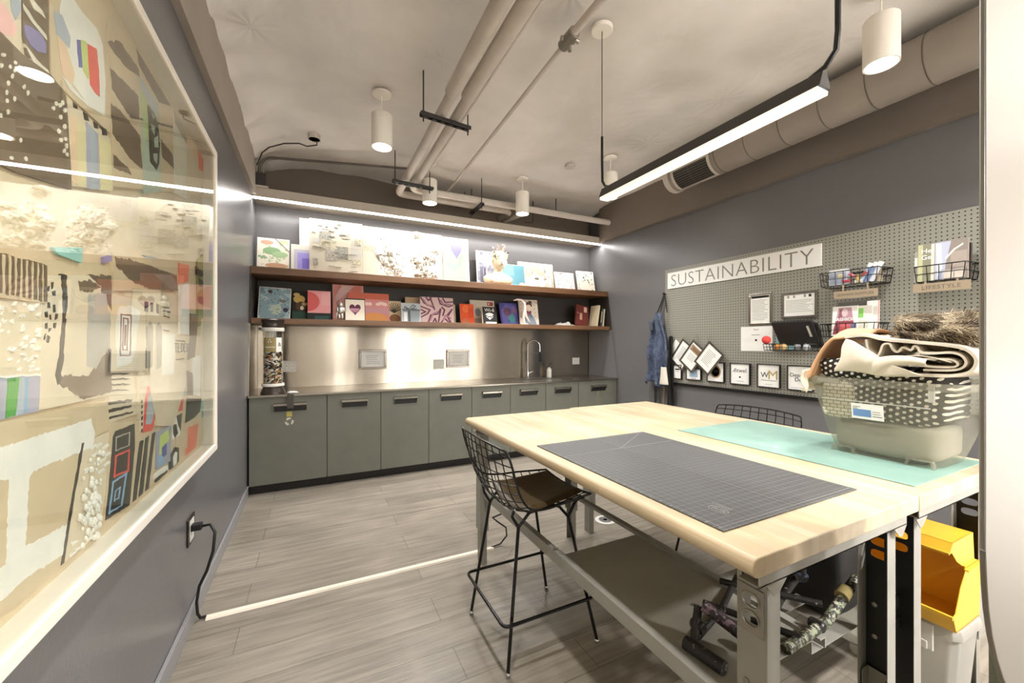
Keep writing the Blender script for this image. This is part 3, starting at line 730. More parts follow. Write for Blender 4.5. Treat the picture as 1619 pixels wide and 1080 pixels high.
fy = by2 - .116
MB().add([(bx2, fy + .012, 2.335), (bx2 - .014, fy + .01, 2.285), (bx2, fy - .012, 2.283), (bx2 + .014, fy + .01, 2.285), (bx2, fy + .012, 2.275)], [(0, 1, 2), (0, 2, 3), (1, 4, 2), (2, 4, 3)]).build('nose', SKIN, t)
e = MB()
for sx in (-1, 1):
    e.ball((bx2 + sx * .034, fy + .014, 2.325), .014, 0, 12, 8, (1, .5, .5)); e.ball((bx2 + sx * .034, fy + .0085, 2.325), .006, 1, 8, 6)
    e.tube([(bx2 + sx * .016, fy + .006, 2.345), (bx2 + sx * .036, fy + .008, 2.352), (bx2 + sx * .052, fy + .02, 2.343)], .003, 6, 1)
e.tube([(bx2 - .022, fy + .012, 2.252), (bx2, fy + .004, 2.256), (bx2 + .022, fy + .012, 2.252)], [.003, .006, .003], 8, 2)
e.build('face_paint', [PAPER, INK, P('#6f5a50')], t, smooth=50)
for sx in (-1, 1): MB().ball((bx2 + sx * .083, by2 - .015, 2.31), .02, 0, 10, 8, (.4, .8, 1.3)).build('ear', SKIN, t, smooth=60)
h = MB()
for sx in (-1, 1):
    h.grid(lambda u, v, sx=sx: (bx2 + sx * (.088 * math.sin(.75 + .85 * v)), by2 - .02 - .1 * math.cos(-.9 + 2.4 * u) * (.95), 2.30 + .12 * v + .0 * u), 8, 6)
h.ball((bx2, by2 - .012, 2.375), .088, 0, 18, 10, (1, 1.02, .68))
h.build('painted_hair', splat_mat('hair_mosaic', '#cfc6b4', (('#4a4640', .52), ('#efe8da', .58)), 22), t, smooth=50)
cr = MB()
for k in range(13):
    a = k / 12 * 2 * PI; b0 = Vector((bx2 + .05 * math.cos(a), by2 - .015 + .06 * math.sin(a), 2.415)); d = Vector((math.cos(a) * .4 + random.uniform(-.3, .3), math.sin(a) * .4, 1.1)).normalized()
    l = random.uniform(.05, .10); cr.tube([b0, b0 + d * l * .5 + Vector((.004, 0, 0)), b0 + d * l], [.004, .003, .001], 6)
    if k % 3 == 0: cr.ball(b0 + d * l * .9, .010, 1, 8, 6)
for sx in (-1, 1): cr.tube([(bx2 + .01 * sx, by2 - .08, 2.41), (bx2 + .035 * sx, by2 - .085, 2.46), (bx2 + .05 * sx, by2 - .08, 2.50)], [.006, .005, .003], 6, 2)
cr.build('crown', [P('#a07f6a'), P('#e6cfc8'), P('#c09a86')], t, smooth=50)
MB().ball((bx2 - .115, by2 - .085, 2.062), .024, 0, 14, 9, (1, .5, 1)).build('pink_patch', P('#e0b09a'), t, smooth=60)

# lower shelf
canvas('turquoise canvas with dark flecks at the left end of lower shelf', -.475, -.21, 1.862, 4.37, LO, [(TURQ, rect(.02, .02, .98, .98)), ('#4a3a3a', oval(.34, .86, .07, .06)), ('#b7c3ae', oval(.55, .3, .18, .16)), ('#2f2c40', oval(.85, .3, .08, .07)), ('#7d7a66', oval(.74, .58, .1, .05))] + [('#2d3338', oval(random.uniform(.06, .95), random.uniform(.05, .95), .014, .014, 7)) for _ in range(42)], lean=.07, roll=.03)
canvas('dark green and brown canvas with a yellow shape, second on lower shelf', -.198, -.04, 1.845, 4.47, LO, [('#2b2824', rect(0, 0, 1, 1)), ('#2d4a3c', rect(0, 0, 1, .3)), ('#cba85e', oval(.4, .72, .33, .14)), ('#d8bd78', oval(.25, .88, .18, .06)), ('#5b3d26', oval(.5, .48, .3, .16)), ('#e6dcc4', oval(.55, .42, .1, .07)), ('#b9a074', oval(.7, .56, .16, .06))], lean=.05)
canvas('small pink canvas with a red half-circle, mounted on a dark board', -.062, .15, 1.853, 4.40, LO, [('#262a2a', rect(0, 0, 1, .24)), ('#2f5550', rect(.3, .02, .9, .15)), ('#eda5a4', rect(.01, .24, .99, .99)), ('#d86560', [(.01, .3)] + [(.01 + .5 * math.cos(a), .62 + .33 * math.sin(a)) for a in [-PI / 2 + PI * k / 14 for k in range(15)]]), ('#f0b4b2', rect(.6, .5, .97, .95))], lean=.05, edge='#2f2c2c')
canvas('tall salmon pink canvas on lower shelf, behind the heart canvas', .17, .475, 1.945, 4.53, LO, [('#e29c8c', rect(0, 0, 1, 1)), ('#e8b0a8', [(.02, .1), (.5, .02), (.9, .6), (.4, .9)]), ('#dd8676', [(.1, .95), (.9, .75), (.95, .98)]), ('#efc8c2', [(.3, .98), (.7, .98), (.1, .5), (.05, .62)])], lean=.06)
canvas('wide orange and pink sunset canvas with two white clouds', .315, .73, 1.862, 4.47, LO, [('#d9938e', rect(0, 0, 1, 1)), ('#e07a62', rect(0, .78, 1, 1)), ('#cf9aa0', rect(0, .28, 1, .5)), ('#e79e5c', oval(.62, .12, .34, .2)), ('#e7a060', rect(.05, .0, .95, .18))] + [('#f3d5cd', oval(x, .62 + dz, .055, .06)) for x, dz in ((.3, 0), (.37, .03), (.44, 0), (.52, 0), (.72, 0), (.78, .03), (.85, .02), (.9, 0))], lean=.05)
canvas('small cream canvas with a striped plum heart and black border', .275, .47, 1.782, 4.35, LO, [('#2b2526', rect(0, 0, 1, 1)), ('#efe5d4', rect(.03, .03, .97, .95)), ('#5c2c46', heart(.5, .53, .28)), ('#c690a0', rect(.28, .47, .72, .56)), ('#b77f95', [(.33, .47), (.67, .47), (.58, .37), (.42, .37)])], lean=.04)
canvas('brown painting of a potted leafy plant on lower shelf', .72, .86, 1.79, 4.47, LO, [('#cdb894', rect(0, 0, 1, 1)), ('#8a5c3a', oval(.5, .18, .42, .2))] + [('#3a342c', p) for a in range(9) for p in stroke([(.45, .45), (.45 + .5 * math.cos(.3 + a * .32), .5 + .42 * math.sin(.3 + a * .32))], .045)], lean=.05)
canvas('small grey painting of a ribboned gift box on lower shelf', .84, 1.05, 1.763, 4.37, LO, [('#b7bec2', rect(0, 0, 1, 1)), ('#8d989d', [(.1, .04), (.92, .04), (.95, .6), (.08, .6)]), ('#dfe4e4', [(.12, .04), (.3, .04), (.3, .52), (.12, .52)]), ('#555c61', [(.34, .04), (.46, .04), (.46, .62), (.34, .62)]), ('#666e73', [(.05, .6), (.97, .6), (.97, .68), (.05, .68)])] + [('#4a5055', p) for p in stroke([(.4, .68), (.2, .82), (.15, .74), (.4, .68), (.62, .92), (.75, .84), (.5, .68), (.8, .72)], .035)], lean=.04)
canvas('plain tan canvas standing behind the gift box painting', .92, 1.12, 1.848, 4.55, LO, [('#d6b896', rect(0, 0, 1, 1))], lean=.04)
zeb = [('#e5c8c6', rect(0, 0, 1, 1))]
for path in ([(.02, .98), (.12, .75), (.4, .6), (.42, .52), (.3, .98)], [(.18, .98), (.25, .86), (.33, .98)], [(.55, .98), (.6, .75), (.85, .65), (.98, .72)], [(.68, .98), (.75, .82), (.98, .85)], [(.02, .62), (.28, .5), (.2, .35), (.02, .22)], [(.02, .5), (.15, .42), (.02, .34)], [(.22, .02), (.3, .3), (.5, .35), (.6, .55), (.52, .05)], [(.35, .02), (.42, .18), (.46, .02)], [(.6, .02), (.7, .2), (.85, .02)], [(.78, .3), (.95, .55), (.8, .25), (.9, .02)], [(.66, .3), (.72, .52), (.64, .62)]):
    zeb += [('#74475a', p) for p in stroke(path, .045)]
for path in ([(.08, .9), (.2, .68), (.36, .66)], [(.62, .9), (.68, .74), (.9, .74)], [(.28, .1), (.36, .34), (.52, .45)], [(.66, .1), (.74, .3), (.9, .2)]): zeb += [('#b98f9c', p) for p in stroke(path, .05)]
canvas('pink canvas with swirling plum stripes in the middle of lower shelf', 1.06, 1.445, 1.848, 4.42, LO, zeb, lean=.05)
canvas('cream canvas edge standing behind the plum-striped canvas', 1.33, 1.505, 1.785, 4.53, LO, [('#d8cba6', rect(0, 0, 1, 1)), ('#b3a5ae', rect(.6, .1, .9, .9))], lean=.04)
canvas('small bright orange canvas on lower shelf', 1.53, 1.70, 1.79, 4.43, LO, [('#e0582a', rect(0, 0, 1, 1)), ('#ec7440', oval(.4, .75, .25, .2)), ('#c9744e', oval(.35, .12, .25, .16)), ('#d24a20', rect(.6, .3, .95, .8))], lean=.05)
canvas('beige canvas with small red marks, behind the black wireless painting', 1.69, 2.01, 1.852, 4.52, LO, [('#d9cfbd', rect(0, 0, 1, 1)), ('#a85048', rect(.7, .78, .95, .94)), ('#e3d9c8', rect(.74, .82, .8, .9)), ('#8b8f92', oval(.3, .5, .12, .16)), ('#b3a394', rect(.05, .02, .4, .25))], lean=.05)
t, fn = canvas('small black canvas with white wireless symbol and lettering', 1.775, 1.965, 1.758, 4.36, LO, [('#1d1a18', rect(0, 0, 1, 1)), ('#e8e4da', rect(0, 0, .025, 1))] + [('#efece4', p) for rr in (.34, .25, .16) for p in stroke([(.5 + rr * math.cos(a), .36 + rr * .8 * math.sin(a)) for a in [.75 + k * (PI - 1.5) / 6 for k in range(7)]], .05)] + [('#efece4', oval(.5, .36, .05, .05, 10)), ('#efece4', [(.25, .44), (.5, .24), (.75, .44), (.7, .44), (.5, .30), (.3, .44)])], lean=.04)
lt = MB()
class _F:
    def __matmul__(s, v): return fn(.5 + v.x / .19, .80 + v.y / .21, .0045 + v.z)
lt.text('Wi-fi', .062, _F()); lt.build('lettering', P('#efece4'), t)
o = MB().box(1.80, 1.93, 4.305, 4.335, LO + .001, LO + .024).build('paper_box', PAPER, bevel=.002); tag(o, 'small flat white box in front of the black wireless canvas', 'box')
canvas('purple and blue galaxy canvas leaning on lower shelf', 2.06, 2.31, 1.838, 4.44, LO, [(PURP, rect(.06, .03, .97, .97)), ('#4a3f8c', rect(0, 0, .08, 1)), ('#3e8a8a', oval(.6, .28, .16, .2)), ('#6a4a66', oval(.4, .6, .22, .2))], lean=.08, edge='#4a4690', roll=-.03)
girl = [('#d9cdbd', rect(0, 0, 1, 1))] + [('#a89684', p) for k in range(12) for p in stroke([(.05 + .08 * k, .98 - .03 * (k % 3)), (.12 + .08 * k, .9 - .04 * (k % 3))], .018)] + [('#a89684', p) for k in range(8) for p in stroke([(.06 + .03 * (k % 2) + (.7 if k > 3 else 0), .3 + .15 * (k % 4)), (.16 + (.7 if k > 3 else 0), .38 + .15 * (k % 4))], .018)]
girl += [('#5a4034', oval(.6, .9, .09, .06)), ('#5a4034', oval(.5, .78, .19, .12)), ('#e8cdb8', oval(.49, .71, .14, .09)), ('#7a3444', [(.36, .54), (.44, .56), (.5, .52), (.56, .56), (.64, .54), (.6, .42), (.4, .42)]), ('#8f9aa5', [(.38, .43), (.62, .43), (.82, .2), (.86, .02), (.14, .02), (.18, .2)])] + [('#4d5660', p) for k in range(7) for p in stroke([(.42 + .027 * k, .42), (.2 + .1 * k, .03)], .02)]
canvas('painting of a girl with a bun in a striped ball gown', 2.29, 2.56, 1.878, 4.39, LO, girl, lean=.06)
t = thing('curved_figurine', 'thin pale pink curved figurine beside the ball gown painting', 'figurine', (2.315, 4.33, LO))
MB().tube([(2.17, 4.335, 1.842), (2.22, 4.333, 1.856), (2.27, 4.332, 1.85), (2.315, 4.33, 1.81), (2.32, 4.33, 1.74), (2.335, 4.328, 1.66), (2.37, 4.325, 1.60), (2.385, 4.325, 1.585)], [.006, .012, .015, .018, .016, .014, .01, .006], 10).build('arm', P('#ecd6cc'), t, smooth=60)
MB().tube([(2.32, 4.332, 1.75), (2.305, 4.335, 1.65), (2.32, 4.335, 1.565)], [.014, .012, .012], 10).lathe([(.045, LO + .001), (.045, LO + .012), (.02, LO + .02)], (2.32, 4.335, 0), 18).build('stand', P('#ecd6cc'), t, smooth=60)
# silver crumpled figurine
t = thing('foil_figurine', 'small silver crumpled foil figurine beside the heart canvas', 'figurine', (.232, 4.31, LO))
FS = M('silver_foil', '#c9c4bb', .3, .9)
m = MB(); fnz = lambda d: 1 + .22 * noise.noise(d * 3.1)
for c, r, sc in (((.232, 4.31, 1.70), .026, (1, 1, 1.1)), ((.232, 4.31, 1.645), .034, (1, .8, 1.2)), ((.205, 4.305, 1.65), .014, (1, 1, 2)), ((.259, 4.305, 1.65), .014, (1, 1, 2)), ((.219, 4.31, 1.585), .016, (1, 1, 2.2)), ((.246, 4.31, 1.585), .016, (1, 1, 2.2))): m.ball(c, r, 0, 12, 8, sc, fnz)
m.build('figure', FS, t, smooth=30)
MB().tube([(.232, 4.31, 1.725), (.228, 4.31, 1.76)], [.004, .002], 6).tube([(.205, 4.30, 1.63), (.195, 4.29, 1.58)], .004, 6).build('wires', FS, t)
# crumpled plastic and books at the right end
m = MB().grid(lambda u, v: (2.80 + .28 * u, 4.30 + .22 * v, LO + .003 + .055 * math.sin(PI * u) * math.sin(PI * v) * (.5 + 1.2 * abs(noise.noise(Vector((u * 5, v * 4, 2)))))), 26, 18)
o = m.build('plastic_sheet', M('crinkled_plastic', '#cfccc4', .2), smooth=20); tag(o, 'crumpled clear plastic sheet lying left of the dark red book', 'plastic sheet')
def book(label, x, th, h, d, lean, col, page, y0=4.27, spine=None, yaw=0):
    t = thing('book', label, 'book', (x, y0 + d / 2, LO), group='books at the end of the lower shelf')
    R = Matrix.Rotation(yaw, 3, 'Z') @ Matrix.Rotation(lean, 3, 'Y'); O = Vector((x, y0, LO + .001 + max(0, math.sin(-lean) * 0)))
    fn = lambda a, b, c: O + R @ Vector((a, b, c))
    m = MB(); T = .002
    for x0, x1, yy0, yy1 in ((0, T, 0, d), (th - T, th, 0, d), (T, th - T, 0, T)): m.add([fn(a, b, c) for c in (0, h) for b in (yy0, yy1) for a in (x0, x1)], [(0, 2, 3, 1), (4, 5, 7, 6), (0, 1, 5, 4), (2, 6, 7, 3), (0, 4, 6, 2), (1, 3, 7, 5)])
    m.build('cover', P(col), t)
    m = MB().add([fn(a, b, c) for c in (.003, h - .003) for b in (T, d - .003) for a in (T, th - T)], [(0, 2, 3, 1), (4, 5, 7, 6), (0, 1, 5, 4), (2, 6, 7, 3), (0, 4, 6, 2), (1, 3, 7, 5)])
    m.build('pages', P(page), t)
    if spine:
        m = MB()
        for a0, a1, c0, c1 in spine: m.add([fn(a, b, c) for c in (c0 * h, c1 * h) for b in (-.0008, 0) for a in (a0 * th, a1 * th)], [(0, 2, 3, 1), (4, 5, 7, 6), (0, 1, 5, 4), (2, 6, 7, 3), (0, 4, 6, 2), (1, 3, 7, 5)])
        m.build('spine_label', P('#d8c3a0'), t)
# the red book leans, its front cover turned to the room
t, fn = canvas('dark red hardback book leaning at the right end of lower shelf', 3.10, 3.30, 1.845, 4.36, LO, [('#6a2a22', rect(.0, .0, 1, 1)), ('#c99a82', rect(.3, .3, .5, .62)), ('#d8b9a0', rect(.62, .7, .86, .95)), ('#c99a82', oval(.15, .6, .04, .04))], lean=.07, th=.03, edge='#5e241e', cat='book', name='book', roll=.2, group='books at the end of the lower shelf')
book('cream-edged book standing next to the dark red book', 3.365, .026, .285, .17, .16, '#e6d6b4', '#efe4ca')
book('thin black book between two pale books', 3.43, .02, .25, .16, .12, '#26221f', '#d8d0c0', spine=((.2, .8, .2, .8),))
book('pale grey-green thin book nearest the end panel', 3.475, .02, .235, .16, .1, '#c6c6b4', '#e6e2d4', spine=((.2, .8, .1, .5),))

# ------------------------------------------------------------------ wall display case with the cardboard collage
y0c, y1c, z0c, z1c = -.35, 2.475, .785, 2.285
t = thing('display_case', 'large white shadow-box case of painted cardboard on the left wall', 'display case', (XL, 1.1, z0c))
FRAMEW = M('case_white', '#efe8dc', .4)
f = MB(); bw = .032; xa, xb = XL + .001, -.440
f.box(xa, xb, y0c, y1c, z0c, z0c + bw).box(xa, xb, y0c, y1c, z1c - bw, z1c).box(xa, xb, y0c, y0c + bw, z0c + bw, z1c - bw).box(xa, xb, y1c - bw, y1c, z0c + bw, z1c - bw)
f.build('frame', FRAMEW, t, bevel=.003)
MB().box(-.518, -.497, y0c + bw, y1c - bw, z0c + bw, z1c - bw).build('backboard', P('card'), t)
MB().box(-.449, -.446, y0c + bw - .004, y1c - bw + .004, z0c + bw - .004, z1c - bw + .004).build('glass', GLASS, t)
ART=[
('pink_panel',[('card2',[(0.939,1.94),(1.078,2.063),(1.08,1.907),(1.08,1.867),(0.939,1.824)]),('blush',[(0.957,1.885),(1.026,1.918),(1.044,1.916),(1.065,1.903),(1.06,1.883),(1.035,1.868),(0.992,1.859)]),('ltblue',[(1.044,2.001),(1.075,2.011),(1.078,1.944),(1.063,1.914),(1.051,1.924)])]),
('purple_oval_panel',[('brown',[(1.081,2.033),(1.16,2.136),(1.168,1.88),(1.137,1.876),(1.098,1.872),(1.083,1.918)]),('cream',[(1.083,1.961),(1.115,1.955),(1.155,1.951),(1.158,1.943),(1.109,1.944),(1.085,1.95)]),('cream',[(1.088,1.889),(1.123,1.881),(1.161,1.883),(1.166,1.877),(1.115,1.869)]),('cream',[(1.083,1.988),(1.104,1.991),(1.143,1.993),(1.155,1.984),(1.115,1.975)]),('violet',[(1.085,1.923),(1.101,1.931),(1.134,1.941),(1.156,1.931),(1.153,1.913),(1.128,1.898),(1.104,1.896),(1.091,1.904)])]),
('rainbow_panel',[('card',[(1.162,2.174),(1.301,2.225),(1.413,2.195),(1.44,2.045),(1.44,1.884),(1.251,1.875),(1.173,1.876),(1.168,1.961)]),('white',[(1.219,2.111),(1.277,2.102),(1.37,2.114),(1.398,2.093),(1.413,2.001),(1.408,1.915),(1.317,1.899),(1.255,1.909),(1.212,1.941),(1.192,1.977),(1.205,2.047)]),('ltblue',[(1.179,2.02),(1.212,2.033),(1.247,2.008),(1.24,1.979),(1.192,1.977)]),('peach',[(1.192,1.977),(1.226,1.981),(1.262,1.937),(1.251,1.899),(1.212,1.907)]),('indigo',[(1.27,2.021),(1.287,2.032),(1.297,1.996),(1.299,1.972),(1.281,1.963),(1.273,1.993)]),('lime',[(1.287,2.033),(1.317,2.045),(1.334,1.972),(1.322,1.958),(1.297,1.967)]),('red',[(1.317,2.045),(1.365,2.062),(1.377,2.016),(1.381,1.95),(1.356,1.944),(1.33,1.953)]),('white',[(1.209,1.905),(1.293,1.898),(1.408,1.915),(1.317,1.894),(1.24,1.889)])]),
('dotted_panel',[('brown',[(0.906,1.816),(1.017,1.865),(1.08,1.864),(1.173,1.88),(1.226,1.869),(1.246,1.753),(1.249,1.667),(1.063,1.635),(0.906,1.622)]),('cream',[(1.048,1.82),(1.046,1.815),(1.042,1.813),(1.04,1.815),(1.042,1.82),(1.046,1.823)]),('cream',[(1.065,1.839),(1.063,1.834),(1.058,1.831),(1.056,1.833),(1.058,1.839),(1.063,1.841)]),('cream',[(1.077,1.837),(1.075,1.832),(1.07,1.829),(1.068,1.831),(1.07,1.837),(1.075,1.839)]),('cream',[(1.062,1.821),(1.06,1.816),(1.056,1.813),(1.054,1.816),(1.056,1.821),(1.06,1.824)]),('cream',[(1.055,1.807),(1.053,1.802),(1.049,1.8),(1.047,1.802),(1.049,1.807),(1.053,1.81)]),('cream',[(1.046,1.789),(1.044,1.784),(1.04,1.781),(1.037,1.784),(1.04,1.789),(1.044,1.792)]),('cream',[(1.041,1.769),(1.039,1.764),(1.035,1.762),(1.033,1.764),(1.035,1.769),(1.039,1.772)]),('cream',[(1.062,1.77),(1.06,1.764),(1.056,1.762),(1.054,1.765),(1.056,1.77),(1.06,1.772)]),('cream',[(1.041,1.755),(1.039,1.75),(1.035,1.748),(1.033,1.75),(1.035,1.755),(1.039,1.757)]),('cream',[(1.087,1.808),(1.085,1.803),(1.081,1.8),(1.078,1.803),(1.081,1.808),(1.085,1.811)]),('cream',[(1.1,1.802),(1.098,1.797),(1.093,1.794),(1.091,1.797),(1.093,1.802),(1.098,1.805)]),('cream',[(1.043,1.735),(1.041,1.731),(1.037,1.728),(1.035,1.731),(1.037,1.736),(1.041,1.738)]),('cream',[(1.025,1.721),(1.023,1.717),(1.019,1.715),(1.017,1.717),(1.019,1.722),(1.023,1.724)]),('cream',[(1.048,1.69),(1.046,1.685),(1.042,1.683),(1.04,1.686),(1.042,1.691),(1.046,1.693)]),('cream',[(1.08,1.701),(1.077,1.696),(1.073,1.694),(1.071,1.697),(1.073,1.702),(1.077,1.704)]),('cream',[(1.053,1.657),(1.051,1.652),(1.046,1.651),(1.044,1.654),(1.046,1.658),(1.051,1.66)]),('cream',[(1.093,1.672),(1.09,1.667),(1.086,1.665),(1.083,1.668),(1.086,1.673),(1.09,1.675)]),('cream',[(1.195,1.831),(1.192,1.825),(1.186,1.822),(1.183,1.825),(1.186,1.831),(1.192,1.834)]),('cream',[(1.208,1.836),(1.205,1.83),(1.199,1.827),(1.196,1.83),(1.199,1.836),(1.205,1.839)]),('cream',[(1.218,1.845),(1.215,1.839),(1.209,1.836),(1.206,1.839),(1.209,1.845),(1.215,1.848)]),('cream',[(1.211,1.811),(1.208,1.805),(1.202,1.802),(1.199,1.805),(1.202,1.811),(1.208,1.814)]),('cream',[(1.225,1.799),(1.222,1.792),(1.216,1.789),(1.213,1.793),(1.216,1.799),(1.222,1.802)]),('cream',[(1.205,1.777),(1.202,1.771),(1.196,1.768),(1.193,1.772),(1.196,1.778),(1.202,1.78)]),('cream',[(1.229,1.773),(1.226,1.767),(1.219,1.764),(1.216,1.767),(1.219,1.773),(1.225,1.776)]),('cream',[(1.21,1.762),(1.207,1.756),(1.201,1.753),(1.198,1.756),(1.201,1.762),(1.207,1.765)]),('cream',[(1.224,1.744),(1.221,1.738),(1.214,1.735),(1.211,1.738),(1.214,1.744),(1.221,1.747)]),('cream',[(1.234,1.741),(1.231,1.734),(1.225,1.732),(1.222,1.735),(1.225,1.741),(1.231,1.744)]),('cream',[(1.182,1.816),(1.179,1.81),(1.173,1.808),(1.171,1.81),(1.173,1.816),(1.179,1.819)]),('cream',[(1.227,1.834),(1.223,1.828),(1.217,1.825),(1.214,1.828),(1.217,1.834),(1.223,1.837)]),('cream',[(1.004,1.757),(1.002,1.752),(0.998,1.75),(0.996,1.753),(0.998,1.757),(1.002,1.759)]),('cream',[(0.988,1.768),(0.986,1.763),(0.982,1.761),(0.98,1.764),(0.982,1.768),(0.986,1.771)]),('cream',[(0.996,1.722),(0.994,1.718),(0.99,1.716),(0.988,1.719),(0.99,1.723),(0.994,1.725)]),('cream',[(0.98,1.685),(0.978,1.68),(0.974,1.679),(0.973,1.681),(0.974,1.686),(0.978,1.687)]),('cream',[(1.232,1.759),(1.229,1.753),(1.223,1.75),(1.22,1.754),(1.223,1.76),(1.229,1.762)]),('cream',[(1.03,1.831),(1.028,1.826),(1.024,1.823),(1.022,1.826),(1.024,1.831),(1.028,1.833)]),('cream',[(1.025,1.808),(1.023,1.803),(1.019,1.8),(1.017,1.803),(1.019,1.808),(1.023,1.81)])]),
('gradient_panel',[('card2',[(1.229,1.869),(1.44,1.87),(1.454,1.771),(1.448,1.731),(1.251,1.676)]),('peach',[(1.24,1.837),(1.277,1.836),(1.277,1.685),(1.251,1.684)]),('butter',[(1.27,1.836),(1.317,1.839),(1.317,1.695),(1.273,1.684)]),('lilac',[(1.309,1.852),(1.37,1.851),(1.379,1.712),(1.313,1.694)]),('ltblue',[(1.33,1.85),(1.356,1.849),(1.361,1.706),(1.334,1.699)]),('butter',[(1.37,1.851),(1.44,1.851),(1.45,1.737),(1.384,1.714)]),('dark',[(1.251,1.867),(1.27,1.869),(1.273,1.86),(1.255,1.856)]),('dark',[(1.297,1.869),(1.317,1.873),(1.324,1.86),(1.303,1.853)]),('dark',[(1.345,1.87),(1.365,1.874),(1.372,1.863),(1.35,1.856)]),('dark',[(1.388,1.876),(1.413,1.881),(1.418,1.869),(1.393,1.86)])]),
('striped_panel',[('card',[(1.418,2.167),(1.615,2.225),(1.962,2.225),(1.977,1.976),(1.977,1.911),(1.454,1.745),(1.436,1.975)]),('brown',[(1.423,2.121),(1.492,2.168),(1.627,2.175),(1.639,2.154),(1.522,2.119),(1.436,2.114)]),('brown',[(1.436,2.059),(1.627,2.09),(1.633,2.022),(1.564,1.991),(1.445,2.009)]),('brown',[(1.44,1.965),(1.502,1.977),(1.639,1.972),(1.658,1.874),(1.575,1.869),(1.449,1.888)]),('brown',[(1.454,1.836),(1.553,1.834),(1.575,1.824),(1.458,1.801)]),('brown',[(1.826,2.049),(1.962,2.047),(1.977,2.0),(1.842,1.99)]),('brown',[(1.609,2.225),(1.696,2.225),(1.908,2.225),(1.944,2.225),(1.81,2.17),(1.633,2.188)]),('dark',[(1.575,2.002),(1.962,2.158),(1.962,2.151),(1.575,1.995)])]),
('carved_panel',[('sage',[(1.629,2.157),(1.798,2.158),(1.818,2.056),(1.842,1.865),(1.668,1.8),(1.648,2.044)]),('lime2',[(1.633,2.131),(1.696,2.143),(1.737,2.038),(1.696,1.969),(1.651,2.055)]),('ltblue',[(1.633,2.155),(1.798,2.153),(1.803,2.123),(1.696,2.108),(1.639,2.125)]),('dark',[(1.696,2.103),(1.751,2.107),(1.798,2.089),(1.818,2.024),(1.807,1.949),(1.783,1.919),(1.723,1.925),(1.709,2.025)]),('sage',[(1.73,2.101),(1.765,2.094),(1.751,2.076)]),('sage',[(1.73,2.055),(1.768,2.064),(1.765,2.031),(1.737,2.033)]),('sage',[(1.758,2.018),(1.798,2.047),(1.803,2.006),(1.765,1.99)]),('sage',[(1.751,1.963),(1.792,1.98),(1.787,1.941),(1.758,1.945)])]),
('pale_panel',[('cream',[(1.962,2.225),(2.146,2.225),(2.151,1.937),(1.981,1.906)]),('greige',[(1.962,2.225),(2.135,2.225),(2.146,2.17),(1.99,2.184)]),('card2',[(2.151,2.225),(2.43,2.225),(2.43,2.104),(2.151,1.937)]),('coral',[(2.325,2.225),(2.43,2.225),(2.427,2.161),(2.346,2.144)]),('peach',[(2.146,2.225),(2.319,2.225),(2.319,2.176),(2.157,2.175)])]),
('corrugated_panel',[('card',[(0.934,1.475),(1.15,1.479),(1.15,1.401),(0.934,1.399)]),('brown',[(0.973,1.476),(0.979,1.477),(0.979,1.409),(0.973,1.409)]),('brown',[(0.986,1.477),(0.992,1.477),(0.992,1.409),(0.986,1.409)]),('brown',[(0.999,1.477),(1.005,1.477),(1.005,1.408),(0.999,1.408)]),('brown',[(1.012,1.477),(1.019,1.477),(1.019,1.408),(1.012,1.408)]),('brown',[(1.028,1.478),(1.035,1.478),(1.035,1.407),(1.028,1.408)]),('brown',[(1.044,1.478),(1.051,1.478),(1.051,1.407),(1.044,1.407)]),('brown',[(1.059,1.478),(1.066,1.478),(1.066,1.406),(1.059,1.407)]),('brown',[(1.075,1.478),(1.082,1.479),(1.082,1.406),(1.075,1.406)]),('brown',[(1.091,1.479),(1.099,1.479),(1.099,1.406),(1.091,1.406)]),('brown',[(1.108,1.479),(1.116,1.479),(1.116,1.405),(1.108,1.405)]),('brown',[(1.124,1.479),(1.133,1.48),(1.133,1.405),(1.124,1.405)]),('brown',[(1.14,1.48),(1.149,1.48),(1.149,1.404),(1.14,1.405)])]),
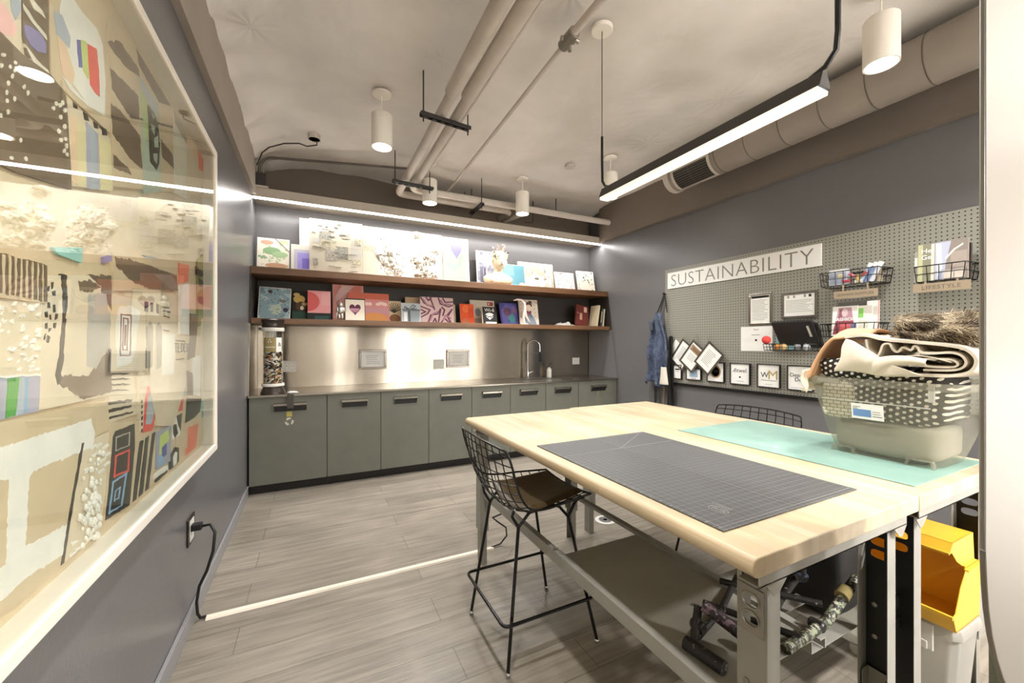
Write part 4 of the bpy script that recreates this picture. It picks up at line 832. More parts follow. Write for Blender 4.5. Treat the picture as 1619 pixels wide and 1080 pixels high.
('flecked_panel',[('card2',[(0.934,1.397),(1.144,1.403),(1.136,1.258),(0.934,1.264)]),('white',[(0.977,1.379),(0.98,1.381),(0.981,1.376),(0.975,1.375)]),('white',[(1.004,1.375),(1.011,1.377),(1.007,1.37),(1.002,1.372)]),('white',[(0.95,1.343),(0.956,1.344),(0.955,1.339),(0.949,1.339)]),('white',[(1.108,1.292),(1.115,1.297),(1.113,1.288),(1.106,1.289)]),('white',[(1.075,1.371),(1.083,1.375),(1.08,1.367),(1.073,1.368)]),('white',[(1.029,1.361),(1.033,1.364),(1.034,1.356),(1.028,1.357)]),('white',[(0.966,1.378),(0.97,1.38),(0.971,1.375),(0.965,1.375)]),('white',[(0.973,1.282),(0.979,1.285),(0.976,1.278),(0.972,1.279)]),('white',[(1.089,1.292),(1.097,1.294),(1.093,1.288),(1.087,1.288)]),('white',[(1.082,1.375),(1.087,1.377),(1.088,1.37),(1.081,1.371)]),('white',[(0.989,1.317),(0.994,1.321),(0.994,1.316),(0.987,1.313)]),('white',[(1.068,1.287),(1.073,1.289),(1.074,1.283),(1.066,1.282)]),('white',[(1.1,1.391),(1.105,1.396),(1.104,1.389),(1.098,1.387)]),('white',[(1.043,1.311),(1.048,1.314),(1.049,1.307),(1.041,1.309)]),('white',[(1.024,1.373),(1.028,1.376),(1.028,1.369),(1.022,1.37)]),('white',[(1.018,1.384),(1.021,1.386),(1.024,1.382),(1.016,1.38)]),('white',[(1.112,1.283),(1.122,1.286),(1.119,1.279),(1.11,1.28)]),('white',[(1.031,1.358),(1.039,1.361),(1.038,1.356),(1.03,1.354)]),('white',[(1.106,1.324),(1.115,1.328),(1.112,1.322),(1.104,1.32)]),('white',[(1.1,1.286),(1.106,1.29),(1.105,1.284),(1.098,1.283)]),('white',[(1.024,1.344),(1.031,1.345),(1.03,1.341),(1.023,1.34)]),('white',[(1.041,1.342),(1.046,1.345),(1.045,1.339),(1.04,1.337)]),('white',[(0.965,1.354),(0.968,1.358),(0.968,1.352),(0.963,1.352)]),('white',[(1.085,1.396),(1.089,1.4),(1.092,1.391),(1.083,1.391)]),('white',[(0.947,1.317),(0.953,1.319),(0.951,1.314),(0.946,1.314)]),('white',[(0.984,1.328),(0.991,1.332),(0.99,1.326),(0.983,1.325)]),('white',[(1.017,1.352),(1.024,1.356),(1.022,1.348),(1.016,1.349)]),('white',[(1.127,1.378),(1.137,1.381),(1.133,1.372),(1.125,1.373)]),('white',[(1.007,1.369),(1.011,1.371),(1.011,1.365),(1.005,1.365)]),('white',[(1.048,1.362),(1.056,1.365),(1.053,1.357),(1.046,1.359)]),('white',[(0.997,1.302),(1.002,1.303),(1.0,1.299),(0.995,1.299)]),('white',[(0.991,1.325),(0.996,1.327),(0.996,1.321),(0.989,1.323)]),('white',[(1.105,1.389),(1.11,1.395),(1.113,1.384),(1.103,1.385)]),('white',[(0.949,1.362),(0.953,1.364),(0.952,1.361),(0.948,1.358)]),('white',[(1.075,1.318),(1.083,1.322),(1.079,1.316),(1.073,1.315)]),('white',[(0.977,1.352),(0.984,1.354),(0.982,1.348),(0.975,1.349)]),('white',[(0.967,1.337),(0.974,1.339),(0.971,1.335),(0.966,1.334)]),('white',[(0.946,1.309),(0.949,1.311),(0.949,1.308),(0.945,1.305)]),('white',[(1.103,1.271),(1.109,1.275),(1.11,1.266),(1.101,1.267)]),('white',[(1.069,1.273),(1.077,1.276),(1.075,1.268),(1.067,1.269)]),('white',[(0.943,1.355),(0.948,1.358),(0.946,1.354),(0.941,1.351)]),('white',[(1.119,1.296),(1.126,1.297),(1.124,1.29),(1.117,1.293)]),('white',[(1.006,1.278),(1.011,1.281),(1.012,1.275),(1.005,1.275)]),('white',[(1.045,1.292),(1.051,1.293),(1.052,1.291),(1.044,1.288)]),('white',[(0.986,1.369),(0.99,1.371),(0.991,1.365),(0.985,1.366)]),('white',[(1.012,1.377),(1.018,1.381),(1.018,1.376),(1.011,1.373)]),('white',[(1.001,1.276),(1.009,1.279),(1.007,1.271),(1.0,1.273)]),('white',[(0.993,1.391),(0.999,1.396),(0.997,1.39),(0.991,1.388)]),('white',[(0.947,1.369),(0.953,1.371),(0.951,1.365),(0.945,1.366)]),('white',[(1.079,1.352),(1.083,1.356),(1.083,1.347),(1.077,1.348)]),('white',[(0.986,1.38),(0.99,1.384),(0.99,1.378),(0.984,1.376)]),('white',[(1.123,1.345),(1.133,1.35),(1.131,1.341),(1.121,1.341)]),('white',[(0.972,1.384),(0.977,1.387),(0.978,1.381),(0.971,1.381)]),('white',[(0.948,1.369),(0.954,1.372),(0.952,1.366),(0.947,1.366)]),('white',[(1.057,1.379),(1.061,1.381),(1.063,1.374),(1.055,1.375)]),('white',[(0.946,1.333),(0.949,1.337),(0.951,1.33),(0.945,1.331)]),('white',[(0.979,1.273),(0.985,1.276),(0.983,1.272),(0.977,1.27)]),('white',[(0.958,1.328),(0.961,1.331),(0.962,1.326),(0.957,1.324)]),('white',[(1.077,1.346),(1.084,1.35),(1.081,1.343),(1.075,1.342)]),('white',[(1.124,1.338),(1.129,1.34),(1.133,1.333),(1.122,1.333)]),('white',[(0.978,1.343),(0.982,1.346),(0.983,1.339),(0.976,1.34)]),('white',[(0.945,1.34),(0.949,1.342),(0.95,1.336),(0.944,1.338)]),('white',[(0.979,1.286),(0.985,1.288),(0.983,1.281),(0.977,1.283)]),('white',[(1.089,1.334),(1.096,1.336),(1.095,1.333),(1.087,1.331)]),('white',[(0.945,1.359),(0.948,1.363),(0.948,1.355),(0.943,1.357)]),('white',[(0.978,1.366),(0.985,1.368),(0.981,1.365),(0.976,1.362)]),('white',[(0.976,1.288),(0.982,1.292),(0.98,1.287),(0.974,1.286)]),('white',[(0.961,1.384),(0.966,1.388),(0.965,1.382),(0.96,1.38)]),('white',[(1.111,1.325),(1.115,1.33),(1.116,1.321),(1.109,1.321)]),('white',[(1.125,1.348),(1.135,1.35),(1.133,1.346),(1.123,1.344)]),('white',[(1.104,1.313),(1.109,1.317),(1.109,1.31),(1.103,1.31)]),('white',[(1.08,1.301),(1.086,1.303),(1.088,1.297),(1.078,1.298)]),('white',[(1.021,1.384),(1.029,1.386),(1.025,1.379),(1.02,1.379)]),('white',[(0.973,1.288),(0.978,1.292),(0.975,1.283),(0.971,1.285)]),('white',[(1.104,1.275),(1.112,1.279),(1.108,1.273),(1.102,1.273)]),('white',[(0.993,1.313),(0.999,1.316),(0.998,1.311),(0.992,1.31)]),('white',[(1.082,1.315),(1.091,1.318),(1.086,1.313),(1.08,1.312)]),('white',[(1.085,1.33),(1.09,1.333),(1.09,1.326),(1.084,1.327)]),('white',[(1.052,1.309),(1.058,1.313),(1.059,1.307),(1.051,1.306)]),('white',[(0.982,1.282),(0.989,1.283),(0.985,1.28),(0.981,1.278)]),('white',[(1.117,1.394),(1.126,1.4),(1.123,1.393),(1.115,1.391)]),('white',[(1.121,1.269),(1.129,1.272),(1.125,1.266),(1.119,1.266)]),('white',[(1.055,1.393),(1.06,1.396),(1.059,1.392),(1.053,1.388)]),('white',[(1.104,1.386),(1.112,1.389),(1.108,1.383),(1.102,1.382)]),('white',[(1.12,1.311),(1.129,1.314),(1.128,1.307),(1.118,1.308)])]),
('colour_stripe_panel',[('lilac',[(0.925,1.265),(1.137,1.257),(1.132,1.185),(0.925,1.187)]),('green',[(1.042,1.257),(1.073,1.257),(1.063,1.189),(1.035,1.186)]),('ltblue',[(1.073,1.257),(1.089,1.256),(1.087,1.189),(1.065,1.19)]),('sky',[(1.087,1.256),(1.097,1.255),(1.095,1.19),(1.085,1.189)]),('white',[(0.925,1.267),(1.137,1.259),(1.137,1.255),(0.925,1.264)])]),
('black_edged_panel',[('card2',[(1.142,1.457),(1.448,1.504),(1.448,1.181),(1.276,1.184),(1.132,1.186),(1.139,1.281)]),('brown',[(1.327,1.486),(1.448,1.504),(1.448,1.409),(1.392,1.445),(1.392,1.466)]),('dark',[(1.207,1.467),(1.229,1.47),(1.231,1.418),(1.226,1.371),(1.215,1.278),(1.207,1.251),(1.229,1.24),(1.223,1.228),(1.196,1.231),(1.186,1.253),(1.199,1.291),(1.212,1.37),(1.215,1.416)]),('brown',[(1.223,1.25),(1.327,1.242),(1.385,1.285),(1.448,1.302),(1.448,1.188),(1.301,1.188),(1.246,1.213),(1.201,1.233)]),('greyp',[(1.322,1.44),(1.416,1.451),(1.424,1.411),(1.44,1.401),(1.44,1.299),(1.4,1.292),(1.363,1.258),(1.314,1.264)]),('brown',[(1.276,1.465),(1.327,1.475),(1.392,1.466),(1.334,1.445),(1.288,1.443)]),('dark',[(1.149,1.444),(1.155,1.446),(1.153,1.434),(1.147,1.432)]),('dark',[(1.158,1.437),(1.165,1.439),(1.163,1.427),(1.157,1.425)]),('dark',[(1.151,1.418),(1.158,1.42),(1.156,1.409),(1.15,1.407)]),('dark',[(1.161,1.405),(1.168,1.407),(1.166,1.395),(1.159,1.393)]),('dark',[(1.178,1.398),(1.185,1.4),(1.183,1.388),(1.177,1.386)]),('dark',[(1.151,1.384),(1.158,1.386),(1.156,1.374),(1.15,1.373)]),('dark',[(1.166,1.379),(1.173,1.381),(1.171,1.369),(1.164,1.368)]),('dark',[(1.186,1.384),(1.193,1.385),(1.191,1.373),(1.184,1.372)]),('dark',[(1.151,1.361),(1.158,1.363),(1.156,1.351),(1.15,1.35)]),('dark',[(1.163,1.353),(1.17,1.354),(1.168,1.343),(1.162,1.341)]),('dark',[(1.181,1.362),(1.188,1.364),(1.186,1.352),(1.179,1.351)]),('dark',[(1.146,1.338),(1.153,1.339),(1.151,1.328),(1.145,1.327)]),('dark',[(1.158,1.333),(1.165,1.334),(1.163,1.322),(1.157,1.321)]),('dark',[(1.171,1.447),(1.178,1.449),(1.176,1.437),(1.169,1.435)]),('dark',[(1.176,1.43),(1.183,1.432),(1.181,1.42),(1.174,1.418)])]),
('white_cross_panel',[('card',[(0.9,1.185),(1.017,1.182),(1.426,1.167),(1.437,1.09),(1.292,1.083),(1.206,0.84),(1.066,0.84),(0.9,0.87)]),('white',[(0.935,1.146),(1.017,1.138),(1.066,1.137),(1.336,1.135),(1.355,1.092),(1.345,1.068),(1.292,1.065),(1.131,1.071),(1.099,1.067),(1.088,0.934),(1.228,0.919),(1.217,0.858),(1.088,0.875),(1.017,0.868),(0.935,0.876),(0.935,0.934),(1.017,0.927),(1.036,0.927),(1.041,1.076),(0.935,1.1)])]),
('foam_relief_panel',[('card2',[(1.292,1.085),(1.428,1.084),(1.41,0.924),(1.379,0.84),(1.21,0.84),(1.236,0.924)]),('dark',[(1.292,1.085),(1.302,1.085),(1.244,0.925),(1.217,0.84),(1.206,0.84),(1.232,0.926)]),('white',[(1.327,1.066),(1.359,1.068),(1.364,1.063),(1.334,1.058)]),('white',[(1.355,1.064),(1.388,1.066),(1.394,1.061),(1.363,1.056)]),('white',[(1.336,1.045),(1.368,1.047),(1.374,1.041),(1.344,1.037)]),('white',[(1.364,1.043),(1.398,1.044),(1.405,1.039),(1.372,1.034)]),('white',[(1.389,1.051),(1.425,1.053),(1.431,1.047),(1.397,1.042)]),('white',[(1.345,1.024),(1.378,1.025),(1.384,1.02),(1.353,1.016)]),('white',[(1.374,1.021),(1.409,1.022),(1.415,1.017),(1.382,1.013)]),('white',[(1.399,1.029),(1.435,1.03),(1.442,1.025),(1.408,1.02)]),('white',[(1.244,0.871),(1.27,0.867),(1.275,0.862),(1.25,0.862)]),('white',[(1.259,0.851),(1.287,0.847),(1.292,0.841),(1.266,0.842)]),('white',[(1.236,0.849),(1.262,0.845),(1.267,0.84),(1.242,0.84)]),('white',[(1.259,0.84),(1.287,0.84),(1.292,0.84),(1.266,0.84)]),('white',[(1.309,0.85),(1.34,0.846),(1.345,0.84),(1.316,0.841)]),('white',[(1.284,0.844),(1.313,0.84),(1.318,0.84),(1.29,0.84)]),('white',[(1.301,1.019),(1.331,1.019),(1.336,1.014),(1.308,1.01)]),('white',[(1.394,1.006),(1.43,1.007),(1.437,1.001),(1.403,0.997)]),('white',[(1.364,0.996),(1.398,0.996),(1.405,0.99),(1.372,0.987)])]),
('spiral_panel',[('card2',[(1.455,1.453),(1.684,1.457),(1.691,1.303),(1.691,1.233),(1.44,1.244),(1.445,1.363)]),('white',[(1.49,1.424),(1.568,1.433),(1.643,1.422),(1.592,1.284),(1.568,1.26),(1.475,1.253),(1.47,1.364)]),('plum',[(1.499,1.404),(1.575,1.406),(1.575,1.401),(1.507,1.4)]),('plum',[(1.566,1.404),(1.575,1.405),(1.568,1.285),(1.559,1.285)]),('plum',[(1.493,1.287),(1.568,1.286),(1.568,1.283),(1.493,1.283)]),('plum',[(1.499,1.404),(1.507,1.405),(1.501,1.284),(1.492,1.284)]),('plum',[(1.514,1.394),(1.552,1.394),(1.552,1.39),(1.514,1.39)]),('plum',[(1.545,1.393),(1.553,1.393),(1.545,1.3),(1.537,1.3)]),('plum',[(1.509,1.302),(1.545,1.303),(1.545,1.3),(1.509,1.299)]),('plum',[(1.514,1.394),(1.521,1.394),(1.516,1.3),(1.508,1.3)]),('plum',[(1.525,1.375),(1.538,1.375),(1.534,1.314),(1.52,1.314)]),('dark',[(1.426,1.306),(1.44,1.306),(1.435,1.244),(1.421,1.245)]),('dark',[(1.687,1.303),(1.698,1.302),(1.698,1.241),(1.684,1.239)])]),
('brush_panel',[('card',[(1.454,1.566),(1.833,1.619),(2.027,1.655),(2.027,1.53),(1.454,1.463)]),('brown',[(1.464,1.556),(1.564,1.568),(1.715,1.578),(1.856,1.583),(2.013,1.591),(2.027,1.53),(1.856,1.512),(1.715,1.501),(1.556,1.508),(1.51,1.526),(1.468,1.532)])]),
('arrow_panel',[('card2',[(1.684,1.483),(2.01,1.513),(1.989,1.254),(2.146,1.234),(2.146,1.15),(1.969,1.0),(1.789,1.034),(1.698,1.233),(1.691,1.425)]),('greige2',[(1.691,1.372),(1.72,1.397),(1.75,1.374),(1.742,1.241),(1.698,1.238)]),('greige2',[(1.773,1.375),(1.805,1.396),(1.839,1.377),(1.83,1.237),(1.781,1.228)]),('dark',[(1.677,1.456),(1.705,1.457),(1.702,1.423),(1.677,1.424)]),('dark',[(1.727,1.457),(1.751,1.457),(1.748,1.425),(1.727,1.425)]),('dark',[(1.781,1.457),(1.805,1.458),(1.805,1.425),(1.783,1.426)]),('dark',[(1.848,1.454),(1.92,1.455),(1.92,1.451),(1.848,1.45)]),('dark',[(1.848,1.44),(1.93,1.441),(1.93,1.436),(1.848,1.435)]),('dark',[(1.856,1.422),(1.92,1.42),(1.92,1.415),(1.856,1.418)]),('dark',[(1.856,1.372),(1.92,1.369),(1.92,1.363),(1.856,1.365)]),('white',[(1.842,1.351),(1.989,1.357),(1.969,1.204),(1.842,1.204)])]),
('letter_panel',[('card',[(1.993,1.357),(2.209,1.358),(2.196,1.232),(1.989,1.254)]),('dark',[(1.993,1.334),(2.122,1.332),(2.122,1.326),(1.993,1.329)]),('dark',[(1.993,1.258),(2.11,1.258),(2.11,1.254),(1.993,1.254)]),('brown',[(2.209,1.452),(2.333,1.456),(2.276,1.258),(2.146,1.248),(2.196,1.354)])]),
('stripe_card_panel',[('card2',[(1.44,1.242),(1.592,1.232),(1.643,1.102),(1.426,1.105),(1.43,1.188)]),('dark',[(1.435,1.24),(1.534,1.235),(1.58,1.229),(1.534,1.23),(1.435,1.235)]),('dark',[(1.435,1.226),(1.534,1.22),(1.58,1.213),(1.534,1.215),(1.435,1.221)]),('dark',[(1.435,1.211),(1.534,1.204),(1.58,1.197),(1.534,1.199),(1.435,1.207)]),('dark',[(1.435,1.196),(1.534,1.187),(1.58,1.179),(1.534,1.183),(1.435,1.191)]),('dark',[(1.43,1.164),(1.586,1.151),(1.58,1.145),(1.43,1.156)]),('dark',[(1.43,1.144),(1.58,1.135),(1.58,1.129),(1.43,1.134)]),('dark',[(1.43,1.124),(1.592,1.115),(1.592,1.109),(1.428,1.118)])]),
('black_card_panel',[('card',[(1.443,1.105),(1.603,1.096),(1.641,1.079),(1.579,0.84),(1.41,0.852),(1.429,1.015)]),('black',[(1.473,1.077),(1.603,1.076),(1.606,1.005),(1.567,0.84),(1.412,0.854),(1.434,0.944),(1.458,1.066)]),('greyp',[(1.473,1.061),(1.57,1.057),(1.57,1.054),(1.473,1.057)]),('greyp',[(1.473,1.061),(1.481,1.061),(1.478,1.021),(1.471,1.023)]),('greyp',[(1.471,1.026),(1.567,1.02),(1.567,1.016),(1.471,1.023)]),('greyp',[(1.562,1.058),(1.57,1.057),(1.567,1.018),(1.558,1.02)]),('red',[(1.47,1.012),(1.569,1.006),(1.569,1.001),(1.47,1.006)]),('red',[(1.47,1.012),(1.481,1.01),(1.47,0.951),(1.46,0.954)]),('red',[(1.46,0.959),(1.561,0.948),(1.561,0.942),(1.46,0.953)]),('red',[(1.557,1.007),(1.569,1.006),(1.562,0.943),(1.55,0.947)]),('sky',[(1.453,0.945),(1.549,0.943),(1.549,0.937),(1.453,0.939)]),('sky',[(1.453,0.945),(1.463,0.942),(1.439,0.861),(1.429,0.865)]),('sky',[(1.429,0.869),(1.512,0.862),(1.512,0.858),(1.429,0.864)]),('sky',[(1.538,0.945),(1.549,0.943),(1.516,0.857),(1.505,0.861)]),('sky',[(1.47,0.914),(1.505,0.915),(1.505,0.911),(1.47,0.911)]),('sky',[(1.47,0.914),(1.476,0.913),(1.468,0.884),(1.461,0.887)]),('sky',[(1.461,0.891),(1.494,0.888),(1.494,0.884),(1.461,0.887)]),('sky',[(1.497,0.916),(1.505,0.915),(1.494,0.886),(1.487,0.888)])]),
('black_bar_panel',[('card',[(1.603,1.071),(1.787,1.015),(1.771,0.84),(1.682,0.84),(1.567,0.84)]),('black',[(1.641,1.012),(1.675,1.01),(1.616,0.84),(1.585,0.84),(1.616,0.942)]),('black',[(1.689,1.013),(1.721,1.014),(1.668,0.84),(1.631,0.84)]),('black',[(1.748,1.014),(1.779,1.015),(1.718,0.84),(1.685,0.84)])]),
('red_border_panel',[('card2',[(1.643,1.236),(1.805,1.18),(1.989,1.157),(1.969,1.0),(1.797,1.044),(1.637,1.041)]),('red',[(1.705,1.178),(1.797,1.178),(1.765,1.038),(1.742,1.026),(1.667,1.033),(1.684,1.138)]),('ltblue',[(1.727,1.16),(1.781,1.16),(1.758,1.062),(1.735,1.049),(1.687,1.058),(1.705,1.135)]),('pinkhot',[(1.842,1.159),(1.914,1.155),(1.911,1.066),(1.83,1.07)]),('dark',[(1.654,1.142),(1.665,1.142),(1.662,1.131),(1.651,1.132)]),('dark',[(1.654,1.124),(1.665,1.123),(1.662,1.113),(1.651,1.114)]),('dark',[(1.654,1.106),(1.665,1.105),(1.662,1.095),(1.651,1.096)]),('dark',[(1.654,1.087),(1.665,1.087),(1.662,1.077),(1.651,1.077)]),('dark',[(1.654,1.069),(1.665,1.068),(1.662,1.058),(1.651,1.059)]),('dark',[(1.654,1.048),(1.665,1.047),(1.662,1.037),(1.651,1.039)])]),
('red_square_panel',[('card',[(1.939,1.193),(2.426,1.157),(2.43,1.02),(2.43,0.84),(1.93,0.896),(1.949,1.004)]),('red',[(1.989,1.1),(2.103,1.087),(2.094,1.042),(1.969,1.05)]),('black',[(2.151,1.086),(2.4,1.052),(2.379,0.995),(2.276,0.981),(2.127,0.982)]),('white',[(2.249,1.259),(2.388,1.263),(2.379,1.066),(2.262,1.087)]),('coral',[(2.171,0.956),(2.348,0.942),(2.304,0.84),(2.158,0.842)]),('sage',[(1.999,1.208),(2.146,1.185),(2.146,1.094),(1.989,1.116)]),('brown',[(2.158,1.205),(2.249,1.185),(2.249,1.085),(2.158,1.096)])]),
('abstract_panel',[('lilac2',[(1.779,1.011),(1.947,1.008),(1.937,0.873),(1.795,0.881)]),('lime',[(1.82,0.991),(1.908,1.0),(1.923,0.957),(1.872,0.95),(1.812,0.917)]),('indigo',[(1.837,0.946),(1.89,0.952),(1.89,0.909),(1.845,0.909)]),('sky',[(1.795,0.933),(1.845,0.914),(1.872,0.884),(1.803,0.879)]),('white',[(1.956,1.025),(2.084,1.034),(2.055,0.948),(1.956,0.95)]),('black',[(2.007,1.03),(2.084,1.034),(2.061,0.96),(2.029,0.993)]),('black',[(1.962,1.005),(2.007,1.0),(2.029,0.96),(1.987,0.949),(1.962,0.974)]),('white',[(1.763,0.871),(1.908,0.865),(1.908,0.849),(1.763,0.857)]),('black',[(1.795,0.847),(1.899,0.849),(1.89,0.84),(1.771,0.84)]),('black',[(1.937,0.898),(1.987,0.914),(2.039,0.898),(2.039,0.846),(2.007,0.84),(1.937,0.84)]),('white',[(1.962,0.879),(1.991,0.896),(2.018,0.884),(2.012,0.846),(1.97,0.84)])]),
('yellow_edge_panel',[('olive',[(2.325,1.706),(2.43,1.757),(2.43,1.41),(2.335,1.399)]),('dark',[(2.315,1.678),(2.396,1.671),(2.43,1.674),(2.43,1.652),(2.396,1.638),(2.315,1.642)]),('dark',[(2.335,1.635),(2.43,1.624),(2.43,1.597),(2.355,1.59)]),('dark',[(2.335,1.54),(2.43,1.551),(2.43,1.51),(2.335,1.509)]),('coral',[(2.042,1.645),(2.186,1.661),(2.169,1.586),(2.042,1.564)]),('white',[(2.057,1.557),(2.186,1.583),(2.186,1.345),(2.057,1.343)]),('cream',[(2.394,1.437),(2.43,1.443),(2.43,1.03),(2.394,1.056)]),('teal',[(2.4,1.048),(2.43,1.021),(2.43,0.956),(2.4,0.96)])]),
('teal_strip',[('teal',[(1.176,1.521),(1.294,1.546),(1.289,1.509),(1.192,1.51)])]),
('blue_scrap',[('violet',[(1.4,1.543),(1.441,1.557),(1.444,1.543),(1.403,1.529)])]),
('blue_paper',[('sky',[(1.672,1.603),(1.839,1.62),(1.833,1.599)])]),
]

def ragged(poly, seed, amp=.0032, step=.014, fr=55):
    out = []
    for i, (a, b) in enumerate(poly):
        c, d = poly[(i + 1) % len(poly)]; n = max(1, int(math.hypot(c - a, d - b) / step))
        for q in range(n):
            y, z = a + (c - a) * q / n, b + (d - b) * q / n
            v = Vector((y * fr, z * fr, seed)); out.append((min(2.43, y + amp * noise.noise(v)), min(2.225, max(.84, z + amp * noise.noise(v + Vector((9, 4, 0)))))))
    return out
for k, (nm, polys) in enumerate(ART):
    mats = []; names = []; m = MB()
    base = -.4965 + .0005 * (k % 9)
    for j, (mt, poly) in enumerate(polys):
        if mt not in names: names.append(mt); mats.append(P(mt))
        th = .0035 if j == 0 else .0041 + .00005 * j
        m.prism(poly if j == 0 else ragged(poly, k + j, *((.005, .005, 110) if nm == 'white_cross_panel' else (.006, .007, 80) if nm in ('black_edged_panel', 'brush_panel', 'striped_panel') else ())), lambda a, b, d: (d, a, b), -.4968, base + th, names.index(mt))
    if nm == 'letter_panel':
        names.append('INK'); mats.append(INK)
        yy, zz = sum(p[0] for p in polys[0][1]) / len(polys[0][1]), sum(p[1] for p in polys[0][1]) / len(polys[0][1])
        R = Matrix(((0, 0, 1), (1, 0, 0), (0, 1, 0))).to_4x4()
        m.text('TE DE LI', .055, Matrix.Translation((base + .0052, yy - .02, zz)) @ R, len(mats) - 1)
    if nm == 'foam_relief_panel':
        names.append('FOAM'); mats.append(P('white')); c = polys[0][1]
        yy, zz = sum(p[0] for p in c) / len(c), sum(p[1] for p in c) / len(c)
        for q in range(70):
            m.ball((base + .008, yy + random.gauss(.0, .022), zz - .02 + random.gauss(0, .06)), random.uniform(.003, .0085), len(mats) - 1, 8, 6, (.7, 1, 1.2), lambda d: 1 + .4 * noise.noise(d * 3))
    m.build(nm, mats, t)

# left-wall outlet with plugged black cord, floor cord cover
t = thing('outlet', 'bronze wall outlet with a black plug, low on the left wall', 'outlet', (XL, 2.33, .40))
MB().box(XL + .001, XL + .007, 2.275, 2.39, .39, .515).build('plate', DARKPL, t, bevel=.002)
MB().box(XL + .007, XL + .009, 2.30, 2.365, .405, .50).build('socket', PLATE, t)
t = thing('power_cord', 'black power cord hanging from the left wall outlet to the floor', 'cord', (XL + .03, 2.31, 0))
MB().box(XL + .0095, XL + .05, 2.30, 2.335, .452, .482).build('plug', RUBBER, t, bevel=.004)
MB().tube([(XL + .05, 2.31, .468), (XL + .085, 2.295, .475), (XL + .105, 2.28, .44), (XL + .10, 2.27, .36), (XL + .075, 2.28, .27), (XL + .04, 2.31, .19), (XL + .026, 2.33, .11), (XL + .024, 2.355, .04), (XL + .03, 2.372, .009), (XL + .055, 2.372, .008)], .0065, 10).build('cable', RUBBER, t, smooth=60)
o = MB().prism([(2.345, .001), (2.352, .010), (2.378, .010), (2.385, .001)], lambda a, b, d: (d, a - .01 * (d > 0), b), -.465, 1.03).build('cord_cover', M('cord_cover_beige', '#e3d9c8', .5)); tag(o, 'pale flat cord cover running across the floor to the workbench', 'cord cover')
o = MB().tube([(1.02, 2.36, .008), (1.09, 2.37, .012), (1.13, 2.36, .06), (1.11, 2.33, .13), (1.03, 2.29, .20), (.99, 2.27, .24), (1.05, 2.24, .27), (1.3, 2.22, .29)], .005, 8).build('bench_cable', RUBBER, smooth=60); tag(o, 'thin black cable looping from the cord cover to the workbench leg', 'cable')
t = thing('floor_box', 'round white floor outlet cover beneath the workbenches', 'floor outlet', (1.945, 2.36, 0))
MB().lathe([(.075, .001), (.075, .004), (.066, .006), (.0, .006)], (1.945, 2.36, 0), 32).build('lid', PLATE, t, smooth=40)
q = MB()
for k in range(3): q.lathe([(.05 - .013 * k, .0062), (.05 - .013 * k, .0068), (.044 - .013 * k, .0068), (.044 - .013 * k, .0062)], (1.945, 2.36, 0), 28)
q.build('embossing', PRINT, t)

# ------------------------------------------------------------------ ceiling: pendants
def pendant(x, y, label):
    t = thing('pendant_lamp', label, 'pendant lamp', (x, y, 2.755), group='white cylinder pendants')
    MB().lathe([(.062, 3.135), (.066, 3.138), (.066, 3.152), (.06, 3.155)], (x, y, 0), 32).build('canopy', LAMP, t, smooth=40)
    MB().lathe([(.0045, 2.985), (.0045, 3.14)], (x, y, 0), 10).lathe([(.009, 2.985), (.009, 3.01), (.004, 3.02)], (x, y, 0), 12, 1).build('stem', [LAMP, BLACK], t, smooth=40)
    MB().lathe([(.066, 2.770), (.066, 2.755), (.074, 2.755), (.074, 2.988), (.07, 2.993), (.0, 2.993)], (x, y, 0), 40).build('shade', LAMP, t, smooth=40)
    MB().lathe([(.0655, 2.768), (.0655, 2.772), (0, 2.772)], (x, y, 0), 32).build('lens', LENS, t)
    area('pendant_glow', t, (x, y, 2.752), .13, .13, 9.5, spread=125, shape='DISK')
for x, y, lab in ((.444, 3.043, 'white cylinder pendant nearest the left wall, clear of the pipes'), (1.06, 4.04, 'white cylinder pendant half hidden behind the hanging pipes'),
                  (2.07, 3.92, 'white cylinder pendant hanging before the upper pipe, above the sink'), (2.615, 3.097, 'white cylinder pendant partly hidden by the far end of the linear light'),
                  (.444, 1.0, 'white cylinder pendant over the entrance, in front of the display case'), (2.62, 1.0, 'white cylinder pendant in front of the round duct, closest to the entrance panel')): pendant(x, y, lab)
# linear pendant above the bench
t = thing('linear_light', 'long dark linear light hanging over the workbench, white diffuser below', 'linear light', (1.497, 1.27, 2.14))
prof = [(-.012, 2.212), (.012, 2.212), (.034, 2.158), (-.034, 2.158)]
MB().prism(prof, lambda a, b, d: (1.497 + a, d, b), .715, 1.835).build('housing', DARKB, t, bevel=.002)
MB().prism([(-.032, 2.157), (.032, 2.157), (.028, 2.142), (-.028, 2.142)], lambda a, b, d: (1.497 + a, d, b), .722, 1.828).build('diffuser', LINM, t)
MB().tube([(1.497, 1.79, 2.21), (1.497, 1.82, 2.225), (1.497, 1.842, 2.26), (1.497, 1.845, 2.40), (1.497, 1.845, 2.52)], .0075, 10).tube([(1.497, 1.845, 2.5), (1.497, 1.845, 3.15)], .0035, 8, 1).build('far_stem', [BLACKG, GALV], t, smooth=50)
MB().tube([(1.497, .76, 2.21), (1.497, .715, 2.225), (1.497, .685, 2.26), (1.497, .68, 2.32), (1.497, .68, 3.15)], .0085, 10).build('near_stem', BLACKG, t, smooth=50)
MB().lathe([(.058, 3.13), (.062, 3.134), (.062, 3.15), (.05, 3.155)], (1.497, 1.845, 0), 32).build('canopy', LAMP, t, smooth=40)
area('linear_glow', t, (1.497, 1.275, 2.139), .05, 1.08, 9, spread=170)

